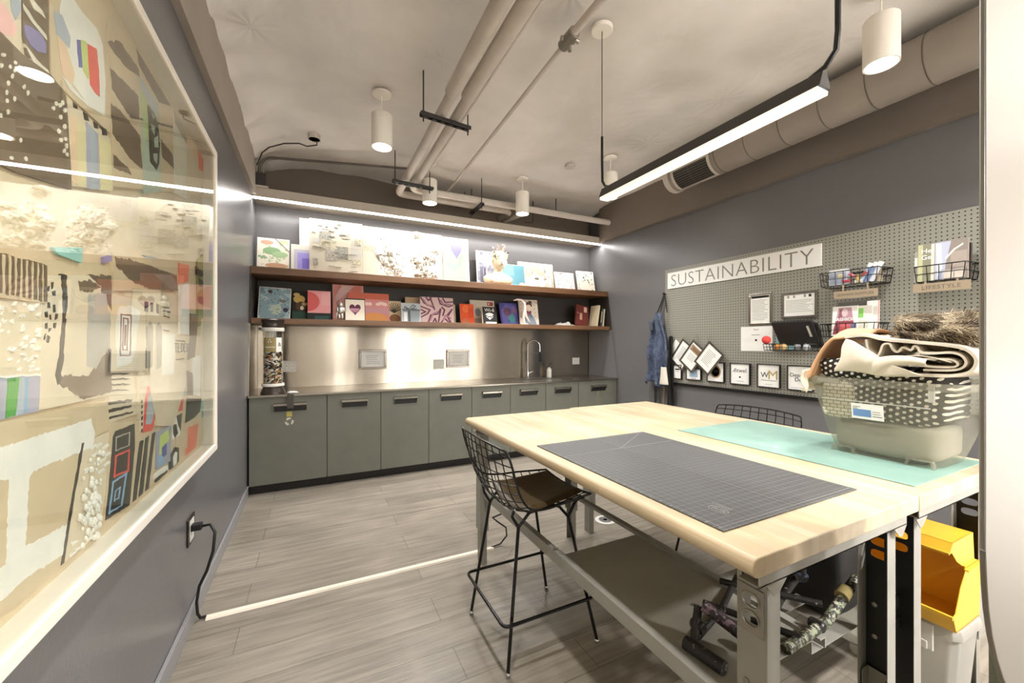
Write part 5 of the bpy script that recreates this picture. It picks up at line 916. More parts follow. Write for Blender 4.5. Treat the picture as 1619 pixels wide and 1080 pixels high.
# ------------------------------------------------------------------ pipes
def bend(p, q, r, n=8):
    """polyline with rounded corners through p"""
    P_ = [Vector(a) for a in p]; out = [P_[0]]
    for i in range(1, len(P_) - 1):
        a, b, c = P_[i - 1], P_[i], P_[i + 1]; d1 = (a - b).normalized(); d2 = (c - b).normalized()
        s, e = b + d1 * r, b + d2 * r
        for k in range(n + 1):
            u = k / n; out.append(s * (1 - u) ** 2 + b * 2 * u * (1 - u) + e * u * u)
    out.append(P_[-1]); return out
def pipe(label, path, r, sleeves, mats=None, name='pipe', r0=None):
    t = thing(name, label, 'pipe', tuple(path[len(path) // 2]), group='ceiling pipes')
    MB().tube(path, r, 18).build('run', mats or PIPE, t, smooth=50)
    for k, (a, b, rr) in enumerate(sleeves): MB().tube([a, b], rr, 18).build('sleeve', PIPE, t, smooth=50)
    return t
pipe('thick pipe overhead that turns at the back and ends in two elbows', bend([(.766, -3.0, 2.92), (.80, 4.36, 2.92), (2.14, 4.36, 2.92), (2.14, 4.66, 2.92)], 0, .09), .036, [((.766, -3, 2.92), (.785, 2.45, 2.92), .045)])
pipe('thick pipe overhead that runs along the back into the right wall', bend([(.884, -3.0, 2.92), (.905, 4.17, 2.92), (3.498, 4.17, 2.92)], 0, .09), .036, [((.884, -3, 2.92), (.893, 2.45, 2.92), .045)])
pipe('thin conduit hugging the right side of the two thick pipes', [(.957, -3, 2.955), (.97, 3.75, 2.955)], .012, [])
pipe('short elbow pipe between the back run and the upper back wall', bend([(2.28, 4.225, 2.91), (2.28, 4.32, 2.91), (2.20, 4.66, 2.88)], 0, .05), .03, [])
t = pipe('thin sprinkler pipe with a coupling, between pipes and linear light', [(1.296, 1.93, 3.05), (1.366, 4.45, 3.05)], .014, [])
MB().tube([(1.285, -3, 3.05), (1.294, 1.84, 3.05)], .022, 14).build('thick_run', PIPE, t, smooth=50)
MB().tube([(1.294, 1.83, 3.05), (1.296, 1.95, 3.05)], .034, 16).tube([(1.294, 1.87, 3.05), (1.35, 1.872, 3.04)], .014, 10).tube([(1.25, 1.90, 3.05), (1.34, 1.90, 3.05)], .012, 8).tube([(1.30, 1.9, 3.05), (1.31, 1.9, 2.99)], [.016, .010], 10).build('coupling', GALV, t, smooth=40)
# strut hangers
def hanger(label, a, b, rods, z):
    t = thing('strut_hanger', label, 'pipe hanger', tuple(Vector(a)), group='strut hangers under the pipes')
    a, b = Vector(a), Vector(b); d = (b - a).normalized()
    m = MB().bar(a, b, .04, .004).bar(a + Vector((0, 0, -.012)) + d.cross(Vector((0, 0, 1))) * .018, b + Vector((0, 0, -.012)) + d.cross(Vector((0, 0, 1))) * .018, .004, .026).bar(a + Vector((0, 0, -.012)) - d.cross(Vector((0, 0, 1))) * .018, b + Vector((0, 0, -.012)) - d.cross(Vector((0, 0, 1))) * .018, .004, .026)
    m.build('strut', DARKB, t)
    s = MB(); n = int((b - a).length / .06)
    for k in range(n):
        c = a + d * (.04 + k * .06); s.bar(c - d * .014 + Vector((0, 0, -.026)), c + d * .014 + Vector((0, 0, -.026)), .012, .002)
    s.build('slots', BLACK, t)
    for p in rods:
        p = Vector(p); MB().tube([(p.x, p.y, z - .06), (p.x, p.y, 3.15)], .005, 8).tube([(p.x, p.y, z + .004), (p.x, p.y, z + .012)], .011, 6).build('rod', DARKB, t, smooth=40)
hanger('dark slotted strut hanger with two rods, nearer one under the thick pipes', (.635, 2.66, 2.868), (1.0, 2.70, 2.868), [(.655, 2.662, 0), (.983, 2.698, 0)], 2.868)
hanger('dark slotted strut hanger close to the pipe elbows', (.66, 3.88, 2.868), (1.06, 3.91, 2.868), [(.685, 3.882, 0), (1.025, 3.908, 0)], 2.868)
hanger('short strut hanger crossing under the back pipe run', (1.66, 4.08, 2.868), (1.66, 4.46, 2.868), [(1.66, 4.11, 0), (1.66, 4.43, 0)], 2.868)
for x, y, z0, lab in ((2.5, 4.45, 2.86, 'thin hooked rod on the back ceiling, left of the rightmost one'), (2.72, 4.25, 2.885, 'thin hooked rod with a bent foot at the right of the back pipes'), (1.62, 4.55, 2.95, 'thin rod hanging near the back wall left of the sink pendant')):
    o = MB().tube(bend([(x, y, 3.14), (x, y, z0), (x - .12, y, z0 - .01)], 0, .03), .006, 8).build('hanger_rod', DARKB, smooth=50); tag(o, lab, 'rod', 'loose hanger rods')
# left conduit with its box, and the ceiling ring with cable
t = thing('wall_conduit', 'dark conduit rising from the valance corner and bending along the ceiling', 'conduit', (-.44, 4.35, 2.78))
MB().box(-.485, -.405, 4.33, 4.375, 2.778, 2.90).build('box', DARKB, t, bevel=.004)
MB().box(-.51, -.385, 4.325, 4.376, 2.7765, 2.7785).build('flange', PIPE, t)
MB().tube(bend([(-.455, 4.35, 2.90), (-.455, 4.34, 3.045), (-.20, 4.28, 3.05), (.86, 4.02, 3.06)], 0, .12), .012, 10).build('tube', PIPED, t, smooth=50)
MB().tube(bend([(-.425, 4.35, 2.90), (-.425, 4.345, 3.02), (-.30, 4.34, 3.06)], 0, .06), .008, 8).tube([(-.478, 4.35, 2.9), (-.49, 4.33, 3.04)], .008, 8).build('whip', GALV, t, smooth=50)
t = thing('ceiling_ring', 'small open ceiling ring with a dark cable near the back left corner', 'junction ring', (0, 3.9, 3.12))
MB().lathe([(.05, 3.11), (.05, 3.15), (.044, 3.15), (.044, 3.11)], (0, 3.91, 0), 28).build('ring', PIPE, t, smooth=40)
MB().tube([(.02, 3.91, 3.10), (.02, 3.92, 3.07), (-.06, 3.95, 3.055), (-.12, 4.0, 3.09), (-.24, 4.05, 3.085), (-.36, 4.13, 3.06), (-.42, 4.2, 3.03), (-.47, 4.3, 2.95)], .006, 8).build('cable', DARKB, t, smooth=60)
o = MB().lathe([(.05, 3.13), (.052, 3.14), (.05, 3.152), (0, 3.152)], (2.36, 3.42, 0), 28).build('ceiling_rosette', PIPE, smooth=40); tag(o, 'small round painted cap on the ceiling beside the fourth pendant', 'ceiling cap')

# ------------------------------------------------------------------ spiral duct along the right bulkhead
t = thing('ventilation_duct', 'round grey ventilation duct running along the right side of the ceiling', 'duct', (3.2, 1.5, 2.82))
dx, dz, dr_ = 3.2, 2.965, .15
MB().lathe([(dr_, 0), (dr_, 2.47)], (dx, .32, dz), 48, 0, Matrix.Rotation(-PI / 2, 3, 'X')).build('duct_body', DUCT, t, smooth=40)
for k in range(9):
    y = .46 + k * .262
    MB().lathe([(dr_ + .0005, -.004), (dr_ + .0025, -.002), (dr_ + .0025, .002), (dr_ + .0005, .004)], (dx, y, dz), 48, 0, Matrix.Rotation(-PI / 2, 3, 'X')).build('seam', PIPED, t, smooth=60)
MB().lathe([(dr_ + .004, 0), (dr_ + .004, .05), (dr_, .06), (.0, .06)], (dx, 2.79, dz), 48, 0, Matrix.Rotation(-PI / 2, 3, 'X')).build('end_cap', PIPE, t, smooth=40)
g = MB()
def on_duct(a, y, r): return (dx + r * math.cos(a), y, dz + r * math.sin(a))
a0, a1 = math.radians(188), math.radians(262)
g.grid(lambda u, v: on_duct(a0 + (a1 - a0) * u, 2.36 + .36 * v, dr_ + .002), 14, 2)
gr = g.build('grille', BLACK, t)
s = MB()
for k in range(9):
    a = a0 + (a1 - a0) * (k + .5) / 9; s.prism([(a - .022, dr_ + .003), (a + .022, dr_ + .003), (a + .022, dr_ + .006), (a - .022, dr_ + .006)], lambda p, r, d: on_duct(p, d, r), 2.365, 2.715)
s.build('slats', PIPED, gr)
b = MB()
for y0_, y1_ in ((2.335, 2.36), (2.72, 2.745)): b.grid(lambda u, v: on_duct(a0 - .08 + (a1 - a0 + .16) * u, y0_ + (y1_ - y0_) * v, dr_ + .007), 14, 1)
for aa in (a0 - .05, a1 + .05): b.grid(lambda u, v: on_duct(aa - .05 + .1 * u, 2.335 + .41 * v, dr_ + .007), 2, 1)
b.build('grille_frame', PIPE, gr, solid=.003)

# ------------------------------------------------------------------ pegboard and what hangs on it
XP = 3.540
t = thing('pegboard', 'big grey pegboard covering the right wall', 'pegboard', (XR - .01, 2.03, .89))
MB().box(XP, XP + .006, .80, 3.265, .893, 2.14).build('board', PEG, t)
m = MB().box(XP + .006, XR - .001, .80, 3.26, .865, .893).box(XP + .006, XR - .001, .80, 3.26, 2.10, 2.135)
m.box(XP - .004, XP + .006, .80, 3.265, .868, .893).build('back_rail', BLACK, t)
WX = Matrix(((0, 0, -1), (-1, 0, 0), (0, 1, 0)))       # text plane -> a wall facing -X
def wall_text(mb, txt, size, y, z, x, m, space=1.0, depth=.0006): mb.text(txt, size, Matrix.Translation((x, y, z)) @ WX.to_4x4(), m, depth, space=space)
t = thing('wall_sign', 'long white sign reading sustainability, on top of the pegboard', 'sign', (XP - .005, 2.465, 1.924))
MB().box(XP - .012, XP - .001, 1.712, 3.218, 1.924, 2.099).build('board', PAPER, t, bevel=.001)
m = MB(); m.text('SUSTAINABILITY', .178, Matrix.Translation((XP - .0128, 2.465, 2.008)) @ WX.to_4x4(), 0, .0008, space=1.05, offset=-.0028)
ys = [p[1] for p in m.v]; k = 1.40 / (max(ys) - min(ys)); c = (max(ys) + min(ys)) / 2
zs = [p[2] for p in m.v]; kz = .122 / (max(zs) - min(zs)); cz = (max(zs) + min(zs)) / 2
m.v = [(x, 2.465 + (y - c) * k, 2.010 + (z - cz) * kz) for x, y, z in m.v]
m.build('lettering', M('sign_grey', '#807e78', .5), t)
def sheet(label, name, cat, cy, cz, w, h, frame, depth, x, ang=0, content=None, group=None, fmat=None, band=None, border=None):
    """a paper or framed print facing -X; content(mb, put, text) draws in local y (left +), z"""
    t = thing(name, label, cat, (x, cy, cz - h / 2), group=group)
    R = Matrix.Rotation(ang, 3, 'X'); O = Vector((x, cy, cz))
    P3 = lambda a, b, d: O + R @ Vector((-d, a, b))
    def rc(mb, a, b, c, d, d0, d1, m=0): mb.prism([(a, b), (c, b), (c, d), (a, d)], P3, d0, d1, m)
    W, H = w / 2, h / 2
    if frame:
        f = MB()
        fo = border or 0
        rc(f, -W, -H, W, -H + frame, 0, depth); rc(f, -W, H - frame, W, H, 0, depth); rc(f, -W, -H + frame, -W + frame, H - frame, 0, depth); rc(f, W - frame, -H + frame, W, H - frame, 0, depth)
        f.build('frame', fmat or SILVER, t, bevel=.002)
    p = MB(); rc(p, -W + frame * .9, -H + frame * .9, W - frame * .9, H - frame * .9, 0, depth * .6 if frame else depth)
    po = p.build('paper', PAPER, t)
    if content:
        q = MB(); mats = [PRINT, INK, M('accent_bronze', '#a5886a', .5), M('accent_blue', '#9db4c6', .6), M('accent_tan', '#b8a263', .6)]
        dd = depth * .6 if frame else depth
        put = lambda a, b, c, d, m=0: rc(q, a, b, c, d, dd, dd + .0007, m)
        poly = lambda pts, m=0: q.prism(pts, P3, dd, dd + .0009, m)
        def txt(s, size, a, b, m=1, sp=1.0, width=None):
            n0 = len(q.v); q.text(s, size, Matrix.Identity(4), m, .0003, space=sp)
            ws = [v[0] for v in q.v[n0:]]; kk = width / (max(ws) - min(ws)) if width else 1
            for i in range(n0, len(q.v)):
                vx, vy, vz = q.v[i]; q.v[i] = tuple(P3(a - vx * kk, b + vy * (min(kk, 1.3) if width else 1), dd + .0007 + vz))
        content(put, txt, poly)
        q.build('print', mats, po)
    return t
def lines(put, a, b, c, d, n, m=0):
    for k in range(n):
        z = d - (k + .5) * (d - b) / n; e = random.random() * .25 * (c - a); put(a + e, z - (d - b) / n * .14, c, z + (d - b) / n * .14, m)
WHITEF = M('white_frame', '#e9e4da', .35)
def cert_a(put, txt, poly):
    put(-.078, .098, .078, .118, 1); put(-.05, .103, .05, .11, 2); lines(put, -.07, -.1, .07, .085, 13)
tA = sheet('upright certificate with a dark top band, under the big sign', 'certificate', 'certificate', 2.19, 1.623, .205, .282, .018, .012, XP - .001, 0, cert_a, 'certificates on the pegboard')
def cert_b(put, txt, poly):
    for a, c in ((.09, .075), (.045, .03), (-.035, -.05), (-.07, -.09)): put(c, .06, a, .08, 1 if a < -.06 else 0)
    lines(put, -.10, -.06, .10, .045, 8)
tB = sheet('landscape certificate in a silver frame, right of the upright one', 'certificate', 'certificate', 1.872, 1.633, .268, .215, .02, .014, XP - .001, 0, cert_b, 'certificates on the pegboard')
def pap_c(put, txt, poly):
    txt('fitwel', .02, 0, .082, 0); lines(put, -.04, .025, .04, .045, 1); poly(oval(0, -.012, .01, .01, 12), 1)
sheet('plain white paper with a small dot, behind the red ball', 'paper_sheet', 'paper', 2.228, 1.361, .283, .22, 0, .003, XP - .001, .0, pap_c)
FR = 'small square frames along the bottom of the pegboard'
def c_fit(put, txt, poly): txt('fitwel', .05, -.005, .03, 1, width=.115); put(.055, .018, .075, .022, 1); put(.056, .022, .06, .04, 1); poly(oval(0, -.03, .009, .009, 12), 1); put(-.035, -.07, .035, -.066, 0)
def c_wm(put, txt, poly): txt('W', .085, .033, .005, 1, width=.068); txt('M', .085, -.037, .005, 4, width=.075); put(-.07, -.042, .065, -.036, 0); put(-.03, -.075, .03, -.072, 0)
def c_dep(put, txt, poly): txt('Depop', .045, .015, .022, 1); txt('Depot', .045, -.018, -.015, 1); put(-.06, -.082, .07, -.079, 0)
def c_leed(put, txt, poly): poly(oval(0, .005, .058, .062, 24), 2); poly([(x, z) for x, z in oval(0, .005, .045, .048, 24)], 4); txt('LEED', .032, 0, .008, 1)
def c_blue(put, txt, poly): poly(oval(0, .015, .05, .045, 20), 3); put(-.05, -.03, .05, 0, 3); put(-.03, -.045, .03, -.038, 0)
def c_small(put, txt, poly): put(-.03, .02, .03, .035, 1); put(-.02, .0, .02, .006, 0)
for cy, w, h, fn_, lab in ((2.372, .195, .20, c_fit, 'square frame with a slim wordmark and dot, right of the round-seal frame'), (2.113, .197, .205, c_wm, 'square frame with bold black and tan two-letter logo'), (1.862, .195, .205, c_dep, 'square frame with black script lettering beside the plastic tub'),
                           (2.623, .19, .195, c_leed, 'square frame with a round bronze seal, under the tilted prints'), (2.876, .185, .12, c_blue, 'small frame with a pale blue emblem, under the tilted prints'), (3.08, .11, .155, c_small, 'small narrow frame beside the hanging apron')):
    z = {c_blue: 1.0, c_small: 1.012}.get(fn_, 1.038)
    sheet(lab, 'framed_print', 'framed print', cy, z, w, h, .008, .022, XP - .001, 0, fn_, FR, BLACK)
TL = 'tilted prints hanging on pegboard hooks'
def c_t(put, txt, poly): lines(put, -.055, -.075, .055, .08, 9)
def c_t2(put, txt, poly): put(-.075, .04, .075, .105, 2); put(-.05, .06, .05, .066, 1); put(-.05, .078, .05, .084, 1); lines(put, -.05, -.06, .05, .02, 5)
def tilt(cy, cz, w, h, x, ang, fn_, lab, hooky, hookz):
    sheet(lab, 'hanging_print', 'hanging print', cy, cz, w, h, .02, .008, x, ang, fn_, TL)
    o = MB().tube([(XP, hooky, hookz + .03), (XP - .01, hooky, hookz + .03), (XP - .012, hooky, hookz - .015), (x - .02, hooky, hookz - .025), (x - .022, hooky, hookz)], .0025, 8).build('peg_hook', GALV, smooth=50)
    tag(o, 'thin metal peg hook holding the ' + {0: 'rightmost tilted print', 1: 'middle tilted print', 2: 'tilted print nearest the apron'}[fnk], 'hook', 'peg hooks')
fnk = 0; tilt(2.676, 1.172, .215, .275, 3.500, .70, c_t, 'tilted certificate on a hook, frontmost of the overlapping prints', 2.685, 1.38)
fnk = 1; tilt(2.875, 1.185, .205, .285, 3.513, .68, c_t2, 'tilted certificate with a bronze top corner, middle of the overlapping prints', 2.84, 1.38)
fnk = 2; tilt(3.01, 1.20, .205, .285, 3.526, .64, c_t, 'tilted certificate third from the front, touching the apron side', 2.965, 1.385)
sheet('tilted plain white sheet mostly hidden behind the apron', 'hanging_print', 'hanging print', 3.125, 1.23, .16, .22, 0, .003, XP - .003, .75, None, TL)

def wire_basket(label, y0, y1, z0, z1, d, wire=.0022, gap=.045, slope=0.0, lab=None):
    """open wire basket on the pegboard; y0 < y1, d = reach from the board"""
    t = thing('wire_basket', label, 'wire basket', (XP - d / 2, (y0 + y1) / 2, z0), group='black wire baskets')
    xb, xf = XP - .006, XP - d; m = MB()
    zf = z0 + (z1 - z0) * (1 - slope)
    m.tube([(xb, y0, z1), (xf, y0 + .02, z1), (xf, y1 - .02, z1), (xb, y1, z1)], wire * 1.5, 6, closed=True)
    m.tube([(xb, y0 + .015, z0), (xf, y0 + .03, z0), (xf, y1 - .03, z0), (xb, y1 - .015, z0)], wire * 1.3, 6, closed=True)
    zm = (z0 + z1) / 2
    m.tube([(xb, y0 + .008, zm), (xf, y0 + .025, zm), (xf, y1 - .025, zm), (xb, y1 - .008, zm)], wire, 6, closed=True)
    n = max(3, int((y1 - y0 - .06) / gap))
    for k in range(n + 1):
        y = y0 + .03 + (y1 - y0 - .06) * k / n
        m.tube([(xf, y0 + .02 + (y1 - y0 - .04) * k / n, z1), (xf, y, z0), (xb, y, z0)], wire, 6)
    n = max(2, int(d / gap))
    for k in range(n + 1):
        x = xb + (xf - xb) * k / n; q = k / n
        for sy, yy in ((1, y0), (-1, y1)): m.tube([(x, yy + sy * .02 * q, z1), (x, yy + sy * (.015 + .015 * q), z0)], wire, 6)
    m.build('wire_frame', BLACKG, t, smooth=60)
    for y in (y0 + .05, y1 - .05): MB().tube([(XP + .002, y, z1 + .004), (XP - .008, y, z1 + .004), (XP - .008, y, z1 - .01)], .003, 6).build('mounting_hook', BLACKG, t, smooth=60)
    if lab:
        ly0, ly1, lz0, lz1, text = lab
        lb = MB().box(xf - .006, xf - .002, ly0, ly1, lz0, lz1).box(xf - .004, xf - .002, ly0 + .05, ly0 + .06, lz1, z0).box(xf - .004, xf - .002, ly1 - .06, ly1 - .05, lz1, z0).build('label_holder', M('label_tan', '#9c8b74', .5), t)
        q = MB(); wall_text(q, text, .034 if len(text) < 12 else .0235, (ly0 + ly1) / 2, (lz0 + lz1) / 2, xf - .0066, 0, space=1.15); q.build('lettering', M('label_grey', '#6f6759', .6), lb)
    return t
def pbox(label, name, cat, y0, y1, z0, z1, x0, x1, mat, group=None, lean=0, parts=None, yl=0):
    """a booklet, box or book standing in a basket, front towards -X"""
    t = thing(name, label, cat, ((x0 + x1) / 2, (y0 + y1) / 2, z0), group=group)
    fn = lambda y, z, x: (x + lean * (z - z0), y + yl * (z - z0), z)
    MB().prism([(y0, z0), (y1, z0), (y1, z1), (y0, z1)], fn, x0, x1).build('cover', mat, t, bevel=.001)
    if parts:
        m = MB(); mats = []
        for k, (c, poly) in enumerate(parts):
            mm = P(c) if isinstance(c, str) else c
            if mm not in mats: mats.append(mm)
            m.prism([(y1 + (y0 - y1) * a, z0 + (z1 - z0) * b) for a, b in poly], fn, x0 - .0005 - .0002 * k, x0, mats.index(mm))
        m.build('cover_print', mats, t)
    return t, fn
# basket with the black tablet case, red ball
wire_basket('low black wire basket holding a black case and red ball', 1.70, 2.09, 1.262, 1.315, .16)
t = thing('padded_case', 'black zipped case lying in the low wire basket', 'case', (3.45, 1.86, 1.32))
Rc = Matrix.Rotation(.95, 3, 'Y')
m = MB().obox((3.45, 1.855, 1.405), (.115, .155, .013), Rc); m.build('shell', M('case_black', '#1b1918', .45), t, bevel=.012, seg=4)
MB().obox((3.478, 1.84, 1.385), (.105, .15, .012), Matrix.Rotation(1.12, 3, 'Y')).build('back_cover', BLACK, t, bevel=.01, seg=3)
MB().obox(Vector((3.45, 1.745, 1.405)) + Rc @ Vector((-.02, 0, -.014)), (.05, .008, .0015), Rc).build('strap', PLATE, t)
o = MB().ball((3.40, 2.055, 1.349), .034, 0, 20, 14).build('red_ball', P('#d2423c'), smooth=60); tag(o, 'small red ball at the left end of the low wire basket', 'ball')
pbox('teal booklet standing behind the black case', 'booklet', 'booklet', 1.90, 2.04, 1.27, 1.505, 3.505, 3.512, P('#8fc0c2'))
for k, (y, c, l) in enumerate(((1.98, '#c9873f', 'orange'), (1.93, '#d8b27a', 'tan'), (1.83, '#8f9296', 'grey'), (1.76, '#b9bcc0', 'silver'))):
    o = MB().ball((3.425, y, 1.292), .026, 0, 10, 8, (1.1, .9, 1), lambda d, k=k: 1 + .3 * noise.noise(d * 3 + Vector((k, 0, 0)))).build('craft_bundle', P(c), smooth=40); tag(o, l + ' craft bundle in the low wire basket under the black case', 'craft bundle', 'craft bundles in the low basket')
# sewing supplies basket
wire_basket('black wire basket of sewing supplies, labelled, above the magazines', 1.285, 1.665, 1.735, 1.835, .17, lab=(1.303, 1.553, 1.638, 1.69, 'SEWING SUPPLIES'))
pbox('white and grey flat box standing in the sewing basket', 'box', 'box', 1.49, 1.60, 1.74, 1.855, 3.40, 3.44, P('#c4c8d0'), parts=[('#9aa2b4', rect(.05, .1, .95, .8)), ('#e8e6e2', rect(.1, .82, .95, .98)), ('#d9c9a0', rect(.5, .45, .8, .7))])
for k, (y, z, c, l) in enumerate(((1.475, 1.765, '#c2485a', 'red'), (1.45, 1.79, '#d8788a', 'pink'), (1.425, 1.762, '#d9b56a', 'mustard'), (1.405, 1.79, '#b9564e', 'brick red'), (1.44, 1.755, '#e2dcc8', 'cream'))):
    o = MB().lathe([(.012, 0), (.012, .004), (.009, .006), (.009, .03), (.012, .032), (.012, .036)], (3.40 + .01 * (k % 2), y, z), 14, 0, Matrix.Rotation(.8 * (k - 2), 3, 'X')).build('thread_spool', P(c), smooth=40); tag(o, l + ' thread spool in the middle of the sewing basket', 'spool', 'thread spools')
for k, (y, l) in enumerate(((1.375, 'leftmost of the'), (1.345, 'second of the'), (1.32, 'rightmost of the'))):
    t = thing('fabric_roll', 'white and blue striped fabric roll, %s rolls in the sewing basket' % l, 'fabric roll', (3.42, y, 1.76), group='rolls in the sewing basket')
    MB().tube([(3.42, y + .04, 1.748), (3.42, y - .005, 1.845)], .014, 12).build('roll', P(('#9fb0c8', '#6f84a8', '#c8ccd4')[k]), t, smooth=40); MB().tube([(3.42, y - .005, 1.8455), (3.42, y - .018, 1.872)], .0145, 12).build('end', PAPER, t, smooth=40)
pbox('cream cardboard piece at the right end of the sewing basket', 'card', 'card', 1.285 + .03, 1.375, 1.742, 1.875, 3.46, 3.464, P('#d9cbb0'))
# magazines
wire_basket('black wire basket holding magazines, under the sewing basket', 1.31, 1.675, 1.37, 1.463, .15)
t, fn = pbox('fashion magazine with a pink dress on its cover in the wire basket', 'magazine', 'magazine', 1.435, 1.588, 1.375, 1.588, 3.405, 3.412, P('#f0ece8'), 'magazines in the wire basket', .10,
    [('#b88f9a', [(.25, .95), (.75, .95), (.85, .5), (.15, .5)]), ('#8f5c6a', [(.3, .9), (.45, .9), (.4, .6), (.25, .6)]), ('#d9c2c4', oval(.5, .78, .12, .14)), ('#8f4450', [(.15, .5), (.85, .5), (.95, .05), (.05, .05)]), ('#d4676a', [(.35, .4), (.75, .4), (.8, .08), (.3, .08)]), ('#6f6f8f', rect(.75, .05, .97, .4))])
m = MB()
class _W:
    def __matmul__(s, v): return Vector(fn(1.51 - v.x, 1.492 + v.y, 3.4032 - v.z))
m.text('FASHION', .033, _W()); m.build('lettering', PAPER, t)
pbox('white folder with a green patch, behind the fashion magazine', 'folder', 'folder', 1.36, 1.47, 1.375, 1.585, 3.43, 3.436, P('#f2efe6'), 'magazines in the wire basket', .05, [('#8fd06a', rect(.25, .6, .55, .92)), ('#dcdacc', rect(.3, .1, .8, .5))])
pbox('tall white folder with a pink edge, right of the green-patched folder', 'folder', 'folder', 1.325, 1.395, 1.375, 1.615, 3.44, 3.447, P('#eeeae4'), 'magazines in the wire basket', .04, [('#e0a094', rect(.9, 0, 1, 1))])
pbox('dark grey folder standing behind the magazines', 'folder', 'folder', 1.39, 1.59, 1.375, 1.622, 3.47, 3.476, P('#5e5a54'), 'magazines in the wire basket', .02)
# lifestyle books
wire_basket('black wire basket of books labelled lifestyle, nearest the entrance panel', .885, 1.145, 1.70, 1.797, .165, lab=(.882, 1.129, 1.635, 1.688, 'LIFESTYLE'))
B = 'books in the lifestyle basket'
t, fn = pbox('large book with pale blue drapery and script title in the lifestyle basket', 'book', 'book', .905, 1.045, 1.704, 1.940, 3.405, 3.425, P('#8f857c'), B, .05, [('#b8bcd0', [(.02, .98), (.5, .98), (.35, .4), (.3, .02), (.02, .02)]), ('#dfe2ea', [(.05, .95), (.2, .95), (.25, .3), (.1, .1)]), ('#a5988e', rect(.5, .3, .97, .7)), ('#cfc4ba', rect(.3, .03, .9, .25)), ('#ece7e0', stroke([(.35, .55), (.6, .75), (.8, .82)], .05)[0]), ('#ece7e0', stroke([(.6, .75), (.85, .86), (.95, .78)], .04)[0])])
pbox('book with a dark spine, right side of the lifestyle basket', 'book', 'book', .905, 1.02, 1.704, 1.915, 3.452, 3.475, P('#3b302a'), B, .03)
t, fn = pbox('olive book with white title letters, left of the blue drapery book', 'book', 'book', 1.045, 1.10, 1.704, 1.935, 3.41, 3.424, P('#8d8a74'), B, .05, [('#e6dfd2', rect(.7, 0, 1, 1))])
m = MB()
class _W2:
    def __matmul__(s, v): return Vector(fn(1.083 - v.x, 1.875 + v.y, 3.409 - v.z))
m.text('He\nGe', .04, _W2()); m.build('lettering', PAPER, t)
pbox('thin pale green book, leftmost but one in the lifestyle basket', 'book', 'book', 1.10, 1.122, 1.704, 1.938, 3.41, 3.424, P('#bdbd96'), B, .05)
pbox('narrow grey printed book at the left end of the lifestyle basket', 'book', 'book', 1.118 + .005, 1.14, 1.704, 1.90, 3.414, 3.43, P('#a8a49a'), B, .05, [('#e8e4da', rect(.1, .5, .9, .8))])
wire_basket('black wire basket behind the fur, only its corner showing', .83, 1.0, 1.40, 1.475, .15)
# denim apron on a hook
t = thing('denim_apron', 'paint-flecked denim apron hanging on a hook at the pegboard edge', 'apron', (3.46, 3.26, .80))
DEN = splat_mat('denim', '#39445a', (('#4c5870', .5), ('#2c3342', .6), ('#d0d4da', .69)), 16)
def apron(u, v):
    z = 1.66 - .80 * v
    w = .035 + .125 * min(1, v * 1.6) ** .7
    a = (u - .5) * 2
    y = 3.295 + .03 * v + a * w + .012 * math.sin(v * 9 + u * 5)
    x = 3.475 - .035 * math.sin(u * PI) - .028 * math.sin(u * 15 + v * 2) * (.3 + v) - .01 * math.sin(v * 14)
    return (x, y, z - .03 * math.sin(u * 7) * v)
MB().grid(apron, 36, 50).build('cloth', DEN, t, smooth=70, solid=.004)
MB().tube([(3.47, 3.27, 1.67), (3.505, 3.255, 1.80), (3.512, 3.25, 1.868)], .008, 8).tube([(3.47, 3.315, 1.66), (3.505, 3.275, 1.80), (3.512, 3.256, 1.868)], .008, 8).tube([(3.49, 3.19, 1.66), (3.515, 3.235, 1.80), (3.515, 3.25, 1.868)], .006, 8).build('straps', BLACK, t, smooth=50)
MB().grid(lambda u, v: (3.44 - .025 * math.sin(u * PI), 3.34 + .07 * u * (1 - .2 * v), 1.56 - .10 * v + .03 * u), 8, 8).build('collar', M('denim_dark', '#4a4f5c', .8), t, smooth=60, solid=.006)
o = MB().tube([(XP + .004, 3.252, 1.875), (3.515, 3.252, 1.875), (3.50, 3.252, 1.872), (3.496, 3.252, 1.89)], .006, 8).lathe([(.018, 0), (.018, .004)], (XR - .001, 3.29, 1.875), 12, 0, Matrix.Rotation(-PI / 2, 3, 'Y')).build('coat_hook', BLACK, smooth=50); tag(o, 'black coat hook the denim apron hangs from', 'hook')
def apr2(u, v):
    z = 1.40 - .78 * v
    return (3.522 - .018 * math.sin(u * 9 + v * 3) - .006, 3.155 + .01 * v + .075 * (u - .5) * (.5 + v), z)
o = MB().grid(apr2, 20, 40).build('hanging_apron', M('black_cloth', '#1c1b1b', .85), smooth=70, solid=.004); tag(o, 'long black apron hanging behind the denim one', 'apron')
def pouch(u, v): 
    a = u * PI; return (3.43 - .035 * math.sin(a) , 3.175 + .06 * (u - .5) * 2 * (.45 + .55 * v), 1.06 - .19 * v)
o = MB().grid(pouch, 12, 14).build('white_mitt', M('mitt_cloth', '#d6d0c2', .8), smooth=70, solid=.012); tag(o, 'off-white mitt hanging at the foot of the denim apron', 'mitt')
for k, y in enumerate((3.25, 3.37)):
    o = MB().tube([(3.50, y, .005), (3.51, y + .005, .84)], .014, 10).build('broom_handle', (P('#6a5846'), BLACK)[k], smooth=50); tag(o, ('brown', 'black')[k] + ' upright pole leaning below the denim apron', 'pole')

